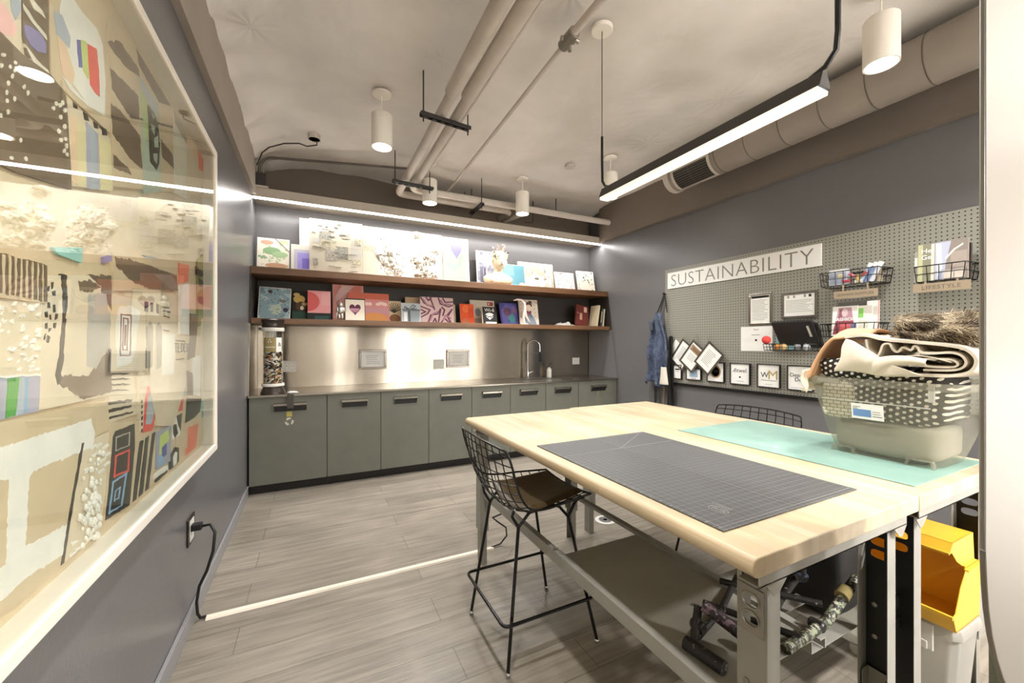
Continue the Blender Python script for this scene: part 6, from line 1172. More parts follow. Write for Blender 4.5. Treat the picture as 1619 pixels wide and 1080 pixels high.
# ------------------------------------------------------------------ the two workbenches
def holed(mb, outer, holes, fn, d0, d1, m=0):
    """a plate with stadium-shaped holes; outer is a rectangle, holes are (cy, cz, ry, rz)"""
    ya, yb = min(q[0] for q in outer), max(q[0] for q in outer); za, zb = min(q[1] for q in outer), max(q[1] for q in outer)
    holes = sorted(holes, key=lambda q: q[1]); cuts = [za] + [(holes[i][1] + holes[i + 1][1]) / 2 for i in range(len(holes) - 1)] + [zb]
    cells = []
    for i, (cy, cz, ry, rz) in enumerate(holes):
        lo, hi = max(cuts[i], cz - rz * 1.9), min(cuts[i + 1], cz + rz * 1.9); cells.append((lo, hi))
        for a0, a1 in ((cuts[i], lo), (hi, cuts[i + 1])):
            if a1 - a0 > 1e-6:
                vs = [fn(y, z, d) for d in (d0, d1) for z in (a0, a1) for y in (ya, yb)]
                mb.add(vs, [(0, 2, 3, 1), (4, 5, 7, 6), (0, 1, 5, 4), (2, 6, 7, 3), (0, 4, 6, 2), (1, 3, 7, 5)], m)
        angs = [2 * PI * k / 28 for k in range(28)] + [math.atan2(z - cz, y - cy) % (2 * PI) for y in (ya, yb) for z in (lo, hi)]
        angs = sorted(angs); inn = []; out = []
        for a in angs:
            c, s = math.cos(a), math.sin(a); r = (abs(c / ry) ** 3 + abs(s / rz) ** 3) ** (-1 / 3)
            t = min(((yb - cy) / c if c > 1e-9 else (ya - cy) / c if c < -1e-9 else 9), ((hi - cz) / s if s > 1e-9 else (lo - cz) / s if s < -1e-9 else 9))
            inn.append((cy + r * c, cz + r * s)); out.append((cy + t * c, cz + t * s))
        n = len(angs); vs = [fn(y, z, d) for d in (d0, d1) for lp in (inn, out) for y, z in lp]; fs = []
        for k in range(n):
            l = (k + 1) % n
            fs += [(k, l, n + l, n + k), (2 * n + k, 3 * n + k, 3 * n + l, 2 * n + l), (k, 2 * n + k, 2 * n + l, l)]
        mb.add(vs, fs, m)
BLKP = M('bench_black_paint', '#131211', .5)
def rrect(cx, cz, rx, rz, n=5):
    """stadium-shaped hole"""
    out = []
    for q in range(4):
        for k in range(n + 1):
            a = PI / 2 * (q + k / n); out.append((cx + (rx - rz) * (1 if q in (0, 3) else -1) + rz * math.cos(a), cz + rz * math.sin(a)))
    return out
def bench(label, x0, x1, wl, wr, wlf, y0, y1, black_l, black_r, cover):
    t = thing('workbench', label, 'workbench', ((x0 + x1) / 2, (y0 + y1) / 2, 0), group='two workbenches pushed together')
    r = .020; pr = []
    for cx, cz, a0 in ((x0 + r, .857 - r, PI), (x1 - .003, .854, PI / 2), (x1 - .003, .816, 0), (x0 + r, .812 + r * .9, -PI / 2)):
        pass
    zt, zb = .857, .812
    left_round = black_l is False
    if left_round:
        for k in range(7): a = PI / 2 + PI / 2 * k / 6; pr.append((x0 + r + r * math.cos(a), zt - r + r * math.sin(a)))
        for k in range(7): a = PI + PI / 2 * k / 6; pr.append((x0 + r + r * math.cos(a), zb + r + r * math.sin(a)))
    else: pr += [(x0, zt), (x0, zb)]
    pr += [(x1, zb), (x1, zt)]
    MB().prism(pr, lambda a, b, d: (a, d, b), y0, y1).build('benchtop', BUTCHER, t, smooth=30, bevel=.003, seg=3)
    def leg(w, s, near, blk, top=.775):
        """w: web plane; s: +1 flanges turn to +x"""
        ya, yb = (y0 + .035, y0 + .107) if near else (y1 - .15, y1 - .078)
        m = MB(); ym = (ya + yb) / 2
        holes = [(ym, .70, .023, .0135), (ym, .66, .023, .0135)]
        holed(m, [(ya, .20), (yb, .20), (yb, top), (ya, top)], holes, lambda a, b, d: (d, a, b), w - s * .0015, w + s * .0005, 1 if blk else 0)
        fl = .05
        for yy in (ya, yb): m.box(min(w, w + s * fl), max(w, w + s * fl), yy - .001, yy + .001, .20, top, 0)
        o = m.build('leg', [GREYP, BLKP], t)
        f = MB(); w2 = w + s * .006
        f.box(min(w2, w2 + s * .002), max(w2, w2 + s * .002), ya + .008, yb - .008, 0, .30)
        for yy in (ya + .008, yb - .008): f.box(min(w2, w2 + s * .036), max(w2, w2 + s * .036), yy - .001, yy + .001, 0, .30)
        f.build('foot', GREYD, o)
        for z in ((.50, .40) if near else ()):
            q = -1 if s < 0 or blk else 1
            side = -1 if (s > 0) else 1
            xb_ = w - s * .003 if s > 0 else w + s * .003
            MB().lathe([(.0075, -.002), (.0075, .0025), (.004, .004), (0, .004)], (xb_, ym + .012, z), 10, 0, Matrix.Rotation(-PI / 2, 3, 'Y')).build('bolt', GALV, o, smooth=40)
        return o, ya, yb, ym
    nl = leg(wl, 1, True, black_l); leg(wr, -1, True, black_r)
    leg(wlf, 1, False, False); leg(wr, -1, False, black_r)
    if cover:
        o, ya, yb, ym = nl; m = MB(); xx = wl - .003
        holed(m, [(ym - .03, .625), (ym + .03, .625), (ym + .03, .735), (ym - .03, .735)], [(ym, .703, .019, .0155), (ym, .658, .019, .0155)], lambda a, b, d: (d, a, b), xx - .002, xx)
        for zc in (.703, .658):
            q = rrect(ym, zc, .021, .0175); m.tube([(xx - .003, a, b) for a, b in q], .0022, 6, closed=True)
        m.tube([(xx - .001, ym - .03, .625), (xx - .001, ym + .03, .625), (xx - .001, ym + .03, .735), (xx - .001, ym - .03, .735)], .002, 6, closed=True)
        m.build('outlet_cover', GALV, o)
        MB().box(xx - .0015, xx + .001, ym - .028, ym + .022, .748, .765).build('maker_plate', BLACK, o)
    # channels under the top
    for nm, yy in (('near', y0 + .018), ('far', y1 - .06)):
        m = MB().box(x0 + .05, x1 - .03, yy, yy + .003, .772, .811).box(x0 + .05, x1 - .03, yy, yy + .05, .772, .775)
        for xx in (wl, wr):
            s = 1 if xx == wl else -1
            m.prism([(xx - s * .03, .772), (xx + s * .05, .772), (xx + s * .02, .745), (xx, .74)], lambda a, b, d: (a, d, b), yy, yy + .002)
        m.build('cross_channel', GREYP, t)
    for xx in (x0 + .06, x1 - .10): MB().box(xx, xx + .04, y0 + .07, y1 - .07, .785, .8115).build('top_rail', BLACK if xx > x0 + .1 or not left_round else M('top_rail_dark', '#3b3833', .5), t)
    return t
tA = bench('butcher-block workbench in front, charcoal cutting mat on it and stool tucked under', .84, 1.638, .945, 1.58, .885, .535, 2.355, False, True, True)
tB = bench('butcher-block workbench nearer the pegboard wall, teal mat and plastic tub on it', 1.642, 2.38, 1.705, 2.30, 1.705, .535, 2.385, True, True, False)
# shelf and stringers
m = MB().box(.905, 1.31, .66, 1.38, .444, .447).box(.903, .906, .66, 1.38, .405, .447).box(1.309, 1.312, .66, 1.38, .41, .447).box(.905, 1.31, 1.378, 1.381, .41, .447); m.build('lower_shelf', GREYD, tA)
MB().box(.898, .902, .65, 2.24, .405, .452).box(.902, .925, .65, 2.24, .449, .452).build('stringer', GREYP, tA)
MB().box(1.36, 1.364, .65, 2.24, .415, .447).box(1.335, 1.36, .65, 2.24, .444, .447).build('stringer', GREYP, tA)
for y in (.66, .80, 1.0): MB().box(1.31, 1.575, y, y + .045, .405, .409).build('shelf_slat', GREYP, tA)
MB().box(1.71, 1.98, .66, 1.2, .255, .258).box(1.71, 1.98, .655, .658, .22, .258).build('lower_shelf', GREYD, tB)
for z in (.47, .40): MB().box(1.63, 1.70, .60, .62, z, z + .035).build('side_brace', BLACKG, tB)

# cutting mats
t = thing('cutting_mat', 'charcoal gridded cutting mat on the front workbench', 'cutting mat', (1.215, 1.105, .857))
MB().box(.897, 1.533, .645, 1.56, .8575, .861).build('mat', MATG, t, bevel=.001, origin=(.897 + .0127, .645 + .0127, .8575))
q = MB()
def ln(a, b, w=.0012):
    a, b = Vector(a + (.8613,)), Vector(b + (.8613,)); q.bar(a, b, w, .0004)
ln((.91, 1.355), (1.52, 1.355)); ln((.91, .66), (.91, 1.545)); ln((1.52, .66), (1.52, 1.545)); ln((.91, .66), (1.52, .66)); ln((.91, 1.545), (1.52, 1.545)); ln((1.215, .66), (1.215, 1.545)); ln((1.20, 1.355), (1.50, 1.545))
for k in range(24): ln((.90, .66 + k * .0381), (.908, .66 + k * .0381), .003)
Mx = Matrix.Translation((1.0, .735, .8613)) @ Matrix.Rotation(-PI / 2, 4, 'Z')
pts = [(1.0 + .017 * math.cos(a), .735 + .028 * math.sin(a)) for a in [2 * PI * k / 24 for k in range(24)]]
q.tube([(a, b, .8614) for a, b in pts], .0012, 4, closed=True)
q.text('OLFA', .018, Mx, 0, .0002, space=1.0)
q.bar((1.025, .715, .8614), (1.025, .775, .8614), .002, .0003).bar((1.032, .715, .8614), (1.032, .765, .8614), .002, .0003)
q.build('printing', P('#93938e'), t)
o = MB().box(1.732, 2.328, .575, 1.512, .8575, .8605).build('cutting_mat', TEALM, bevel=.001); tag(o, 'worn teal cutting mat under the plastic tub', 'cutting mat')

# ------------------------------------------------------------------ wire stools
def stool(label, loc, rz):
    t = thing('wire_stool', label, 'stool', loc, rz, 'black wire counter stools')
    Wm = WM[t.name]; L_ = lambda p: Wm @ Vector(p)
    Pc = [(.195, .640), (.10, .618), (0, .600), (-.09, .592), (-.165, .615), (-.215, .68), (-.245, .76), (-.265, .85), (-.276, .918)]
    Pe = [(.200, .652), (.11, .652), (.03, .652), (-.06, .650), (-.135, .665), (-.180, .715), (-.207, .78), (-.228, .85), (-.243, .905)]
    Wd = [.19, .21, .225, .24, .25, .258, .264, .268, .258]
    def sp(arr, v):
        n = len(arr) - 1; f = min(max(v, 0), 1) * n; i = min(int(f), n - 1); u = f - i
        g = lambda k: arr[min(max(k, 0), n)]
        def cr(a, b, c, d): return .5 * (2 * b + (c - a) * u + (2 * a - 5 * b + 4 * c - d) * u * u + (3 * b - a - 3 * c + d) * u ** 3)
        if isinstance(arr[0], tuple): return tuple(cr(g(i - 1)[k], g(i)[k], g(i + 1)[k], g(i + 2)[k]) for k in (0, 1))
        return cr(g(i - 1), g(i), g(i + 1), g(i + 2))
    def shell(u, v):
        k = abs(u) ** 2.2; c, e = sp(Pc, v), sp(Pe, v)
        return L_((c[0] * (1 - k) + e[0] * k, u * sp(Wd, v), c[1] * (1 - k) + e[1] * k))
    wr = .0026; m = MB()
    for i in range(-4, 5):
        if abs(i) < 4.5: m.tube([shell(i / 5, v / 28) for v in range(29)], wr, 6)
    for j in range(1, 15): m.tube([shell(-1 + 2 * u / 18, j / 15) for u in range(19)], wr, 6)
    m.build('mesh_shell', BLACKG, t, smooth=60)
    edge = [shell(-1, v / 28) for v in range(29)]; edge = edge[:-1] + [shell(-1 + .02 + 1.96 * u / 18, 1 - .0 * u) for u in range(19)] + [shell(1, v / 28) for v in range(27, -1, -1)] + [shell(1 - 2 * u / 14, 0) for u in range(1, 14)]
    MB().tube(edge, .0048, 8, closed=True).build('rim', BLACKG, t, smooth=60)
    legs = (((-.215, -.205), (-.140, -.150), -1), ((-.215, .205), (-.140, .150), -1), ((.215, -.215), (.105, -.155), 1), ((.215, .215), (.105, .155), 1))
    for (fx, fy), (tx, ty), s in legs:
        m = MB(); top = Vector((tx, ty, .555))
        m.tube([L_((fx, fy, .016)), L_(top)], .0072, 10)
        sy = 1 if ty > 0 else -1
        m.tube([L_(top), L_((tx + .05 * (1 if s < 0 else -1), ty + sy * .005, .61)), L_((tx + .10 * (1 if s < 0 else -1), ty + sy * .01, .632))], .0065, 8)
        m.tube([L_(top), L_((tx - .03 * (1 if s < 0 else -1), ty - sy * .0, .605)), L_((tx - (.045 if s > 0 else .03) * (1 if s < 0 else -1), ty + sy * .02, .64))], .0065, 8)
        lg = m.build('leg', BLACKG, t, smooth=60)
        MB().ball(L_((fx, fy, .011)), .0115, 0, 14, 9).build('glide', CHROME, lg, smooth=60)
    m = MB().tube([L_(p) for p in bend([(-.235, 0, .205), (-.235, -.212, .205), (.205, -.212, .205), (.205, .212, .205), (-.235, .212, .205), (-.235, .001, .205)], 0, .03, 5)], .0068, 10); m.build('foot_ring', BLACKG, t, smooth=60)
    m = MB().tube([L_((-.09, -.16, .612)), L_((.06, -.165, .622)), L_((.18, -.17, .635))], .006, 8).tube([L_((-.09, .16, .612)), L_((.06, .165, .622)), L_((.18, .17, .635))], .006, 8).tube([L_((-.09, -.16, .612)), L_((-.11, 0, .585)), L_((-.09, .16, .612))], .006, 8); m.build('under_frame', BLACKG, t, smooth=60)
    def pad(side):
        def f(u, v):
            a, b = u * 2 - 1, v
            e = 1 - max(abs(a), abs(2 * b - 1)) ** 6
            p = Wm.inverted() @ shell(a * .80, .02 + .42 * b)
            return L_((p.x, p.y, p.z + .006 + (.024 * max(0, e) ** .5 if side else 0)))
        return f
    m = MB().grid(pad(1), 20, 18).grid(pad(0), 20, 18); m.build('seat_pad', LEATHER, t, smooth=70, weld=True)
    return t
s1 = stool('black wire counter stool with brown leather pad, left of the workbench', (.90, 1.625, 0), 0)
s2 = dup(s1, (2.215, 1.55, 0), PI, 'black wire counter stool behind the workbenches, only its back top showing over the table')

# ------------------------------------------------------------------ plastic tub of fabrics
cxm, cym = 2.165, .775
def ring(z, hx, hy, r, ox=0, oy=0, n=7):
    pts = []
    for q, (sx, sy) in enumerate(((1, 1), (-1, 1), (-1, -1), (1, -1))):
        for k in range(n):
            a = PI / 2 * (q + k / (n - 1)); pts.append((cxm + ox + sx * (hx - r) + r * math.cos(a), cym + oy + sy * (hy - r) + r * math.sin(a), z))
    return pts
t = thing('plastic_tub', 'large frosted clear plastic tub heaped with fabric on the teal mat', 'storage tub', (cxm, cym, .861))
rings = [ring(.8625, .155, .165, .07), ring(.90, .16, .178, .07), ring(.97, .172, .198, .065), ring(1.08, .188, .222, .06), ring(1.150, .196, .236, .05), ring(1.152, .204, .244, .05), ring(1.176, .206, .246, .05), ring(1.178, .212, .252, .05), ring(1.176, .2125, .2525, .05), ring(1.15, .2105, .2505, .05)]
n = len(rings[0]); vs = [p for r_ in rings for p in r_]
fs = [(i * n + k, i * n + (k + 1) % n, (i + 1) * n + (k + 1) % n, (i + 1) * n + k) for i in range(len(rings) - 1) for k in range(n)] + [tuple(range(n))]
MB().add(vs, fs).build('body', FROST, t, smooth=40)
fx = cxm - .158
for yc, lab_ in ((cym - .12, 0), (cym + .12, 1)):
    m = MB().prism([(yc - .042, .8612), (yc - .036, .889), (yc + .036, .889), (yc + .042, .8612), (yc + .034, .8612), (yc + .030, .884), (yc - .030, .884), (yc - .034, .8612)], lambda a, b, d: (d, a, b), fx - .004, fx + .02)
    m.build('foot', FROST, t, bevel=.002)
m = MB().tube([(cxm - .190 - .001, cym - .16, 1.085), (cxm - .191, cym + .18, 1.085)], .0025, 6)
m.box(cxm - .2105, cxm - .200, cym - .175, cym - .16, 1.11, 1.175).box(cxm - .2105, cxm - .200, cym + .11, cym + .19, 1.155, 1.172)
m.build('ribs', FROST2, t, smooth=40)
# sticker follows the sloping front
sl = lambda z: cxm - (.172 + (z - .97) * (.188 - .172) / .11) - .0015
y0s, y1s, z0s, z1s = .748, .852, 1.015, 1.078
lb = MB().add([(sl(z0s), y0s, z0s), (sl(z0s), y1s, z0s), (sl(z1s), y1s, z1s), (sl(z1s), y0s, z1s)], [(0, 1, 2, 3)])
def srect(mb, a, b, c, d, m):
    Y = lambda s: y1s + (y0s - y1s) * s; Z = lambda s: z0s + (z1s - z0s) * s
    mb.add([(sl(Z(b)) - .0006, Y(a), Z(b)), (sl(Z(b)) - .0006, Y(c), Z(b)), (sl(Z(d)) - .0006, Y(c), Z(d)), (sl(Z(d)) - .0006, Y(a), Z(d))], [(0, 1, 2, 3)], m)
srect(lb, .05, .16, .62, .62, 1); srect(lb, .66, .2, .95, .26, 2); srect(lb, .05, .75, .3, .8, 2); srect(lb, .05, .66, .2, .7, 2); srect(lb, .66, .5, .9, .54, 2); srect(lb, .66, .36, .9, .4, 2)
lb.build('sticker', [PAPER, M('sticker_blue', '#6d94c8', .5), PRINT], t)
# contents
DOTS = dots_mat('polka_dot_cloth', '#2a2521', '#efe9dc', .0225, .27, rot=.45)
BRICKF = M('brick_print_cloth', '#d9d2c2', .85)
def brick_cloth():
    m, tt, N, L, b = nt('brick_line_cloth')
    tc = N.new('ShaderNodeTexCoord'); mp = N.new('ShaderNodeMapping'); mp.inputs['Rotation'].default_value = (0, PI / 2, PI / 2)
    sp = N.new('ShaderNodeSeparateXYZ'); cb = N.new('ShaderNodeCombineXYZ'); L.new(tc.outputs['Object'], sp.inputs[0]); L.new(sp.outputs['Y'], cb.inputs[0]); L.new(sp.outputs['Z'], cb.inputs[1])
    br = N.new('ShaderNodeTexBrick'); br.inputs['Scale'].default_value = 1; br.inputs['Brick Width'].default_value = .026; br.inputs['Row Height'].default_value = .0145; br.inputs['Mortar Size'].default_value = .0011
    br.inputs['Color1'].default_value = br.inputs['Color2'].default_value = lin('#e2dac8'); br.inputs['Mortar'].default_value = lin('#3a342c'); L.new(cb.outputs[0], br.inputs['Vector'])
    L.new(br.outputs[0], b.inputs['Base Color']); b.inputs['Roughness'].default_value = .85
    return m
def lump(name, mat, label, cat, y0, y1, z0, z1, x0, x1, seed, amp=.012, group=None, nz=10, bevel=0):
    """a folded bundle of cloth: rounded block with soft creases"""
    c = Vector(((x0 + x1) / 2, (y0 + y1) / 2, (z0 + z1) / 2)); h = Vector(((x1 - x0) / 2, (y1 - y0) / 2, (z1 - z0) / 2))
    def fn(d):
        return 1
    m = MB(); vs = []; seg, rings_ = 48, 24
    for i in range(rings_ + 1):
        tt = PI * i / rings_
        for k in range(seg):
            a = 2 * PI * k / seg
            e = .38
            f = lambda q: math.copysign(abs(q) ** e, q)
            p = Vector((f(math.sin(tt)) * f(math.cos(a)) * h.x, f(math.sin(tt)) * f(math.sin(a)) * h.y, f(math.cos(tt)) * h.z))
            nn = noise.noise(Vector((p.x * 9 + seed, p.y * 9, p.z * 22))) * amp + noise.noise(Vector((p.x * 25, p.y * 25 + seed, p.z * 50))) * amp * .3
            vs.append(c + p + p.normalized() * (nn - amp * .6))
    fs = [(i * seg + k, (i + 1) * seg + k, (i + 1) * seg + (k + 1) % seg, i * seg + (k + 1) % seg) for i in range(rings_) for k in range(seg)]
    m.add(vs, fs); o = m.build(name, mat, smooth=60)
    tag(o, label, cat, group); return o
lump('folded_fabric', M('grey_beige_cloth', '#a39e90', .85), 'grey-beige folded cloth at the bottom inside the plastic tub', 'fabric', .608, .944, .866, 1.015, 2.010, 2.320, 1, .004, 'fabrics in the tub')
lump('folded_fabric', DOTS, 'black and white polka dot cloth inside the plastic tub', 'fabric', .590, .962, 1.0, 1.225, 1.996, 2.335, 5, .006, 'fabrics in the tub')
lump('folded_fabric', brick_cloth(), 'cream cloth with brick line print, inside the tub at the corner left of the sticker', 'fabric', .845, .968, 1.005, 1.165, 1.986, 2.06, 8, .003, 'fabrics in the tub')
lump('folded_fabric', M('brown_mixed_cloth', '#4b3a2c', .9, var=(9, .6)), 'dark brown cloth bulging over the tub rim by the entrance panel', 'fabric', .47, .56, 1.02, 1.2, 2.20, 2.42, 11, .02, 'fabrics in the tub')
# peach suede piece with lace edge draped over the left end
PEACH = M('peach_suede', '#cf9f76', .8, var=(6, .1))
def drape(u, v):
    y = .79 + .205 * u; x = 1.965 + .30 * v
    z = 1.25 + .095 * math.sin(min(1, (1 - u) * 1.5 + .25) * PI / 2) - .16 * max(0, u - .55) ** 1.3 * 2.2 + .03 * math.sin(v * PI)
    return (x - .03 * u, y, z + .006 * math.sin(u * 9 + v * 7))
t = thing('draped_cloth', 'peach suede cloth with a cream lace edge draped over the tub', 'cloth', (2.1, .92, 1.2))
MB().grid(drape, 24, 18).build('suede', PEACH, t, smooth=70, solid=.012, sub=1)
m = MB()
def lace(u, v):
    p = Vector(drape(1.0, u)); return (p.x - .015 + .008 * math.sin(u * 40), p.y + .010 + .014 * math.sin(u * 26 + v * 5) * (.2 + v), p.z + .035 - .095 * v)
m.grid(lace, 40, 10); 
m.build('lace_edge', P('#d8cdb6'), t, smooth=60, solid=.003)
# cream canvas: folded layers and a rolled end, thick ribbon profiles swept across the tub
CANV = M('cream_canvas', '#dcd1be', .8, var=(5, .05), bump=(160, .06))
def ribbon(mb, prof, th, x0, x1, m=0, skew=0, nx=8):
    """prof: (y, z) centre line; ribbon of thickness th swept along x"""
    n = len(prof); L2 = []; R2 = []
    for i in range(n):
        a, b = prof[max(i - 1, 0)], prof[min(i + 1, n - 1)]; dx_, dy_ = b[0] - a[0], b[1] - a[1]; l = math.hypot(dx_, dy_) or 1
        L2.append((prof[i][0] - dy_ / l * th / 2, prof[i][1] + dx_ / l * th / 2)); R2.append((prof[i][0] + dy_ / l * th / 2, prof[i][1] - dx_ / l * th / 2))
    loop = L2 + R2[::-1]; k = len(loop); vs = []
    for j in range(nx + 1):
        x = x0 + (x1 - x0) * j / nx; w = .004 * math.sin(j * 1.9)
        vs += [(x + .010 * noise.noise(Vector((a * 14, b * 14, 3))) * (1 if j == 0 else 0), a + skew * j / nx + w, b + w) for a, b in loop]
    fs = [(j * k + i, j * k + (i + 1) % k, (j + 1) * k + (i + 1) % k, (j + 1) * k + i) for j in range(nx) for i in range(k)]
    for e in (0, nx * k):
        for i in range(n - 1): fs.append((e + i, e + i + 1, e + k - 2 - i, e + k - 1 - i))
    mb.add(vs, fs, m)
def smoothp(pts, n=6):
    out = []; N_ = len(pts)
    for i in range(N_ - 1):
        a, b, c, d = pts[max(i - 1, 0)], pts[i], pts[i + 1], pts[min(i + 2, N_ - 1)]
        for k in range(n):
            u = k / n; out.append(tuple(.5 * (2 * b[q] + (c[q] - a[q]) * u + (2 * a[q] - 5 * b[q] + 4 * c[q] - d[q]) * u * u + (3 * b[q] - a[q] - 3 * c[q] + d[q]) * u ** 3) for q in (0, 1)))
    out.append(pts[-1]); return out
t = thing('folded_canvas', 'thick cream canvas cloth folded and rolled on top of the tub', 'cloth', (2.1, .68, 1.19))
m = MB()
ribbon(m, smoothp([(.865, 1.345), (.80, 1.352), (.74, 1.335), (.66, 1.325), (.58, 1.315), (.525, 1.30), (.500, 1.265), (.515, 1.225), (.56, 1.208), (.63, 1.205), (.70, 1.20), (.74, 1.196)]), .010, 1.955, 2.34)
m.build('outer_fold', CANV, t, smooth=60)
m = MB()
ribbon(m, smoothp([(.795, 1.335), (.790, 1.30), (.775, 1.275), (.765, 1.262), (.752, 1.285), (.742, 1.315), (.722, 1.318), (.712, 1.295), (.70, 1.288), (.685, 1.305), (.665, 1.295), (.655, 1.31), (.645, 1.305), (.635, 1.288), (.60, 1.285), (.56, 1.288), (.535, 1.278), (.525, 1.255), (.538, 1.234), (.57, 1.226), (.63, 1.224)]), .007, 1.96, 2.32)
m.build('wavy_fold', CANV, t, smooth=60)
m = MB()
ribbon(m, smoothp([(.66, 1.262), (.60, 1.265), (.562, 1.264), (.546, 1.252), (.552, 1.240), (.58, 1.236), (.63, 1.238), (.68, 1.25)]), .006, 1.965, 2.30)
m.build('rolled_end', CANV, t, smooth=60)
m = MB()
def flap(u, v):
    ya, za = .858 - .11 * u, 1.338 - .075 * u ** 1.4; yb_, zb_ = .892 - .27 * u, 1.203 - .004 * u
    k = v ** 1.25
    return (1.95 - .018 * math.sin(v * PI) * (1 - .5 * u) + .006 * math.sin(u * 9 + v * 4), ya + (yb_ - ya) * k + .005 * math.sin(v * 8), za + (zb_ - za) * v + .006 * math.sin(u * 8) * v)
m.grid(flap, 20, 14)
m.grid(lambda u, v: (1.946 - .014 * math.sin(v * PI), .765 - .15 * u, 1.262 + .012 * math.sin(u * PI) - (.058 - .02 * u) * v * (1 - .4 * u)), 14, 8)
m.grid(lambda u, v: (1.96 + .33 * v, .74 - .18 * u, 1.255 + .02 * math.sin(u * PI)), 10, 6)
m.build('front_flap', CANV, t, smooth=60, solid=.004)
lump('folded_fabric', DOTS, 'polka dot cloth bulging above the rim at the left end of the tub', 'fabric', .74, .985, 1.17, 1.262, 1.965, 2.25, 21, .012, 'fabrics in the tub')
# faux fur
t = thing('fur_bundle', 'bundle of brown and cream faux fur on top of the folded canvas', 'fur', (2.12, .62, 1.33))
random.seed(11)
def furpt(th, ph):
    d = Vector((math.sin(th) * math.cos(ph), math.sin(th) * math.sin(ph), math.cos(th)))
    k = 1 + .34 * noise.noise(Vector((d.x * 2.2, d.y * 2.4, d.z * 2.5 + 3))) + .10 * math.sin(ph * 2 + d.z * 5)
    return Vector((2.13 + d.x * .155 * k, .625 + d.y * .150 * k, 1.362 + d.z * .070 * k)), d
m = MB(); seg, rg = 40, 20
vs = [furpt(PI * i / rg, 2 * PI * k / seg)[0] for i in range(rg + 1) for k in range(seg)]
m.add(vs, [(i * seg + k, (i + 1) * seg + k, (i + 1) * seg + (k + 1) % seg, i * seg + (k + 1) % seg) for i in range(rg) for k in range(seg)])
FURC = [M('fur_' + n_, c, .8, spec=.2) for n_, c in (('dark', '#4f4233'), ('mid', '#8a7a63'), ('light', '#cdbfa6'), ('black', '#241d17'))]
m.build('hide', FURC[1], t, smooth=60)
m = MB()
for _ in range(9000):
    th = math.acos(random.uniform(-.55, 1)); ph = random.uniform(0, 2 * PI); p, d = furpt(th, ph)
    f = Vector((.1, -.9 + .5 * math.sin(ph * 2), -.55 + .4 * math.sin(ph * 3 + th * 2))); dr_2 = (d * .45 + f * .8 + Vector((random.gauss(0, .3), random.gauss(0, .3), random.gauss(0, .25)))).normalized()
    l = random.uniform(.012, .034); s = dr_2.cross(d); s = s.normalized() * .0009 if s.length > 1e-4 else Vector((.0009, 0, 0))
    band = noise.noise(Vector((p.x * 14, p.y * 14, p.z * 24))) + random.gauss(0, .22)
    mi = 3 if band < -.32 else 0 if band < -.02 else 1 if band < .2 else 2
    q = p + dr_2 * l * .55 + d * l * .12
    m.add([p - s, p + s, q + s * .8, q - s * .8, p + dr_2 * l], [(0, 1, 2, 3), (3, 2, 4)], mi)
fo = m.build('pile', FURC, t); fo['kind'] = 'stuff'

# ------------------------------------------------------------------ under the benches
SPL = splat_mat('paint_splattered_black', '#1a1715', (('#8e8a84', .64), ('#6a4a52', .68), ('#d9d4ca', .72)), 60)
SPL2 = splat_mat('paint_splattered_green', '#2a2620', (('#7d8468', .52), ('#b9b4a4', .585), ('#4a6a4a', .66)), 60)
SPL3 = splat_mat('paint_splattered_blue', '#1d1b1c', (('#6a7fae', .56), ('#a9b0bc', .64)), 60)
t = thing('folded_easel', 'folded black metal easel splattered with paint, under the front workbench', 'easel', (1.25, .78, .447))
def tube_part(nm, pts, r, mat, parent=t): return MB().tube(pts, r, 12).build(nm, mat, parent, smooth=50)
a = tube_part('foot_bar', [(1.02, .80, .553), (1.045, .755, .53), (1.075, .69, .50)], .017, splat_mat('paint_splattered_mauve', '#2b2326', (('#7d6470', .53), ('#b9a9ac', .62)), 60))
tube_part('foot_bar', [(.948, .80, .468), (.962, .69, .468)], .019, SPL)
tube_part('leg', [(1.398, .95, .462), (1.169, .85, .465), (.987, .80, .462)], .010, SPL)
tube_part('leg', [(1.02, .815, .54), (.99, .80, .50), (.96, .78, .475)], .012, SPL)
tube_part('leg', [(1.647, .86, .47), (1.401, .80, .462), (1.10, .70, .462)], .012, SPL)
tube_part('leg', [(1.60, .675, .545), (1.40, .668, .468), (1.185, .662, .463)], .015, SPL2)
tube_part('joint', [(1.574, .85, .515), (1.53, .80, .50)], .020, SPL3)
tube_part('joint', [(1.50, .672, .515), (1.535, .674, .528)], .020, P('#9a8a58'))
tube_part('cross_bar', [(1.30, .95, .47), (1.45, .70, .49)], .010, SPL)
tube_part('cross_bar', [(1.15, .90, .465), (1.25, .66, .475)], .010, SPL)
for p in ((1.0, .80, .50), (1.36, .672, .47), (1.10, .72, .475)): MB().lathe([(.012, -.02), (.016, -.016), (.016, .016), (.012, .02)], p, 12, 0, Matrix.Rotation(PI / 2, 3, 'X')).build('knob', SPL, t, smooth=40)
o = lump('tool_bag', M('black_nylon', '#161514', .7), 'black soft bag behind the easel, on the lower shelf of the second workbench', 'bag', .78, 1.18, .2585, .64, 1.745, 1.95, 31, .012)
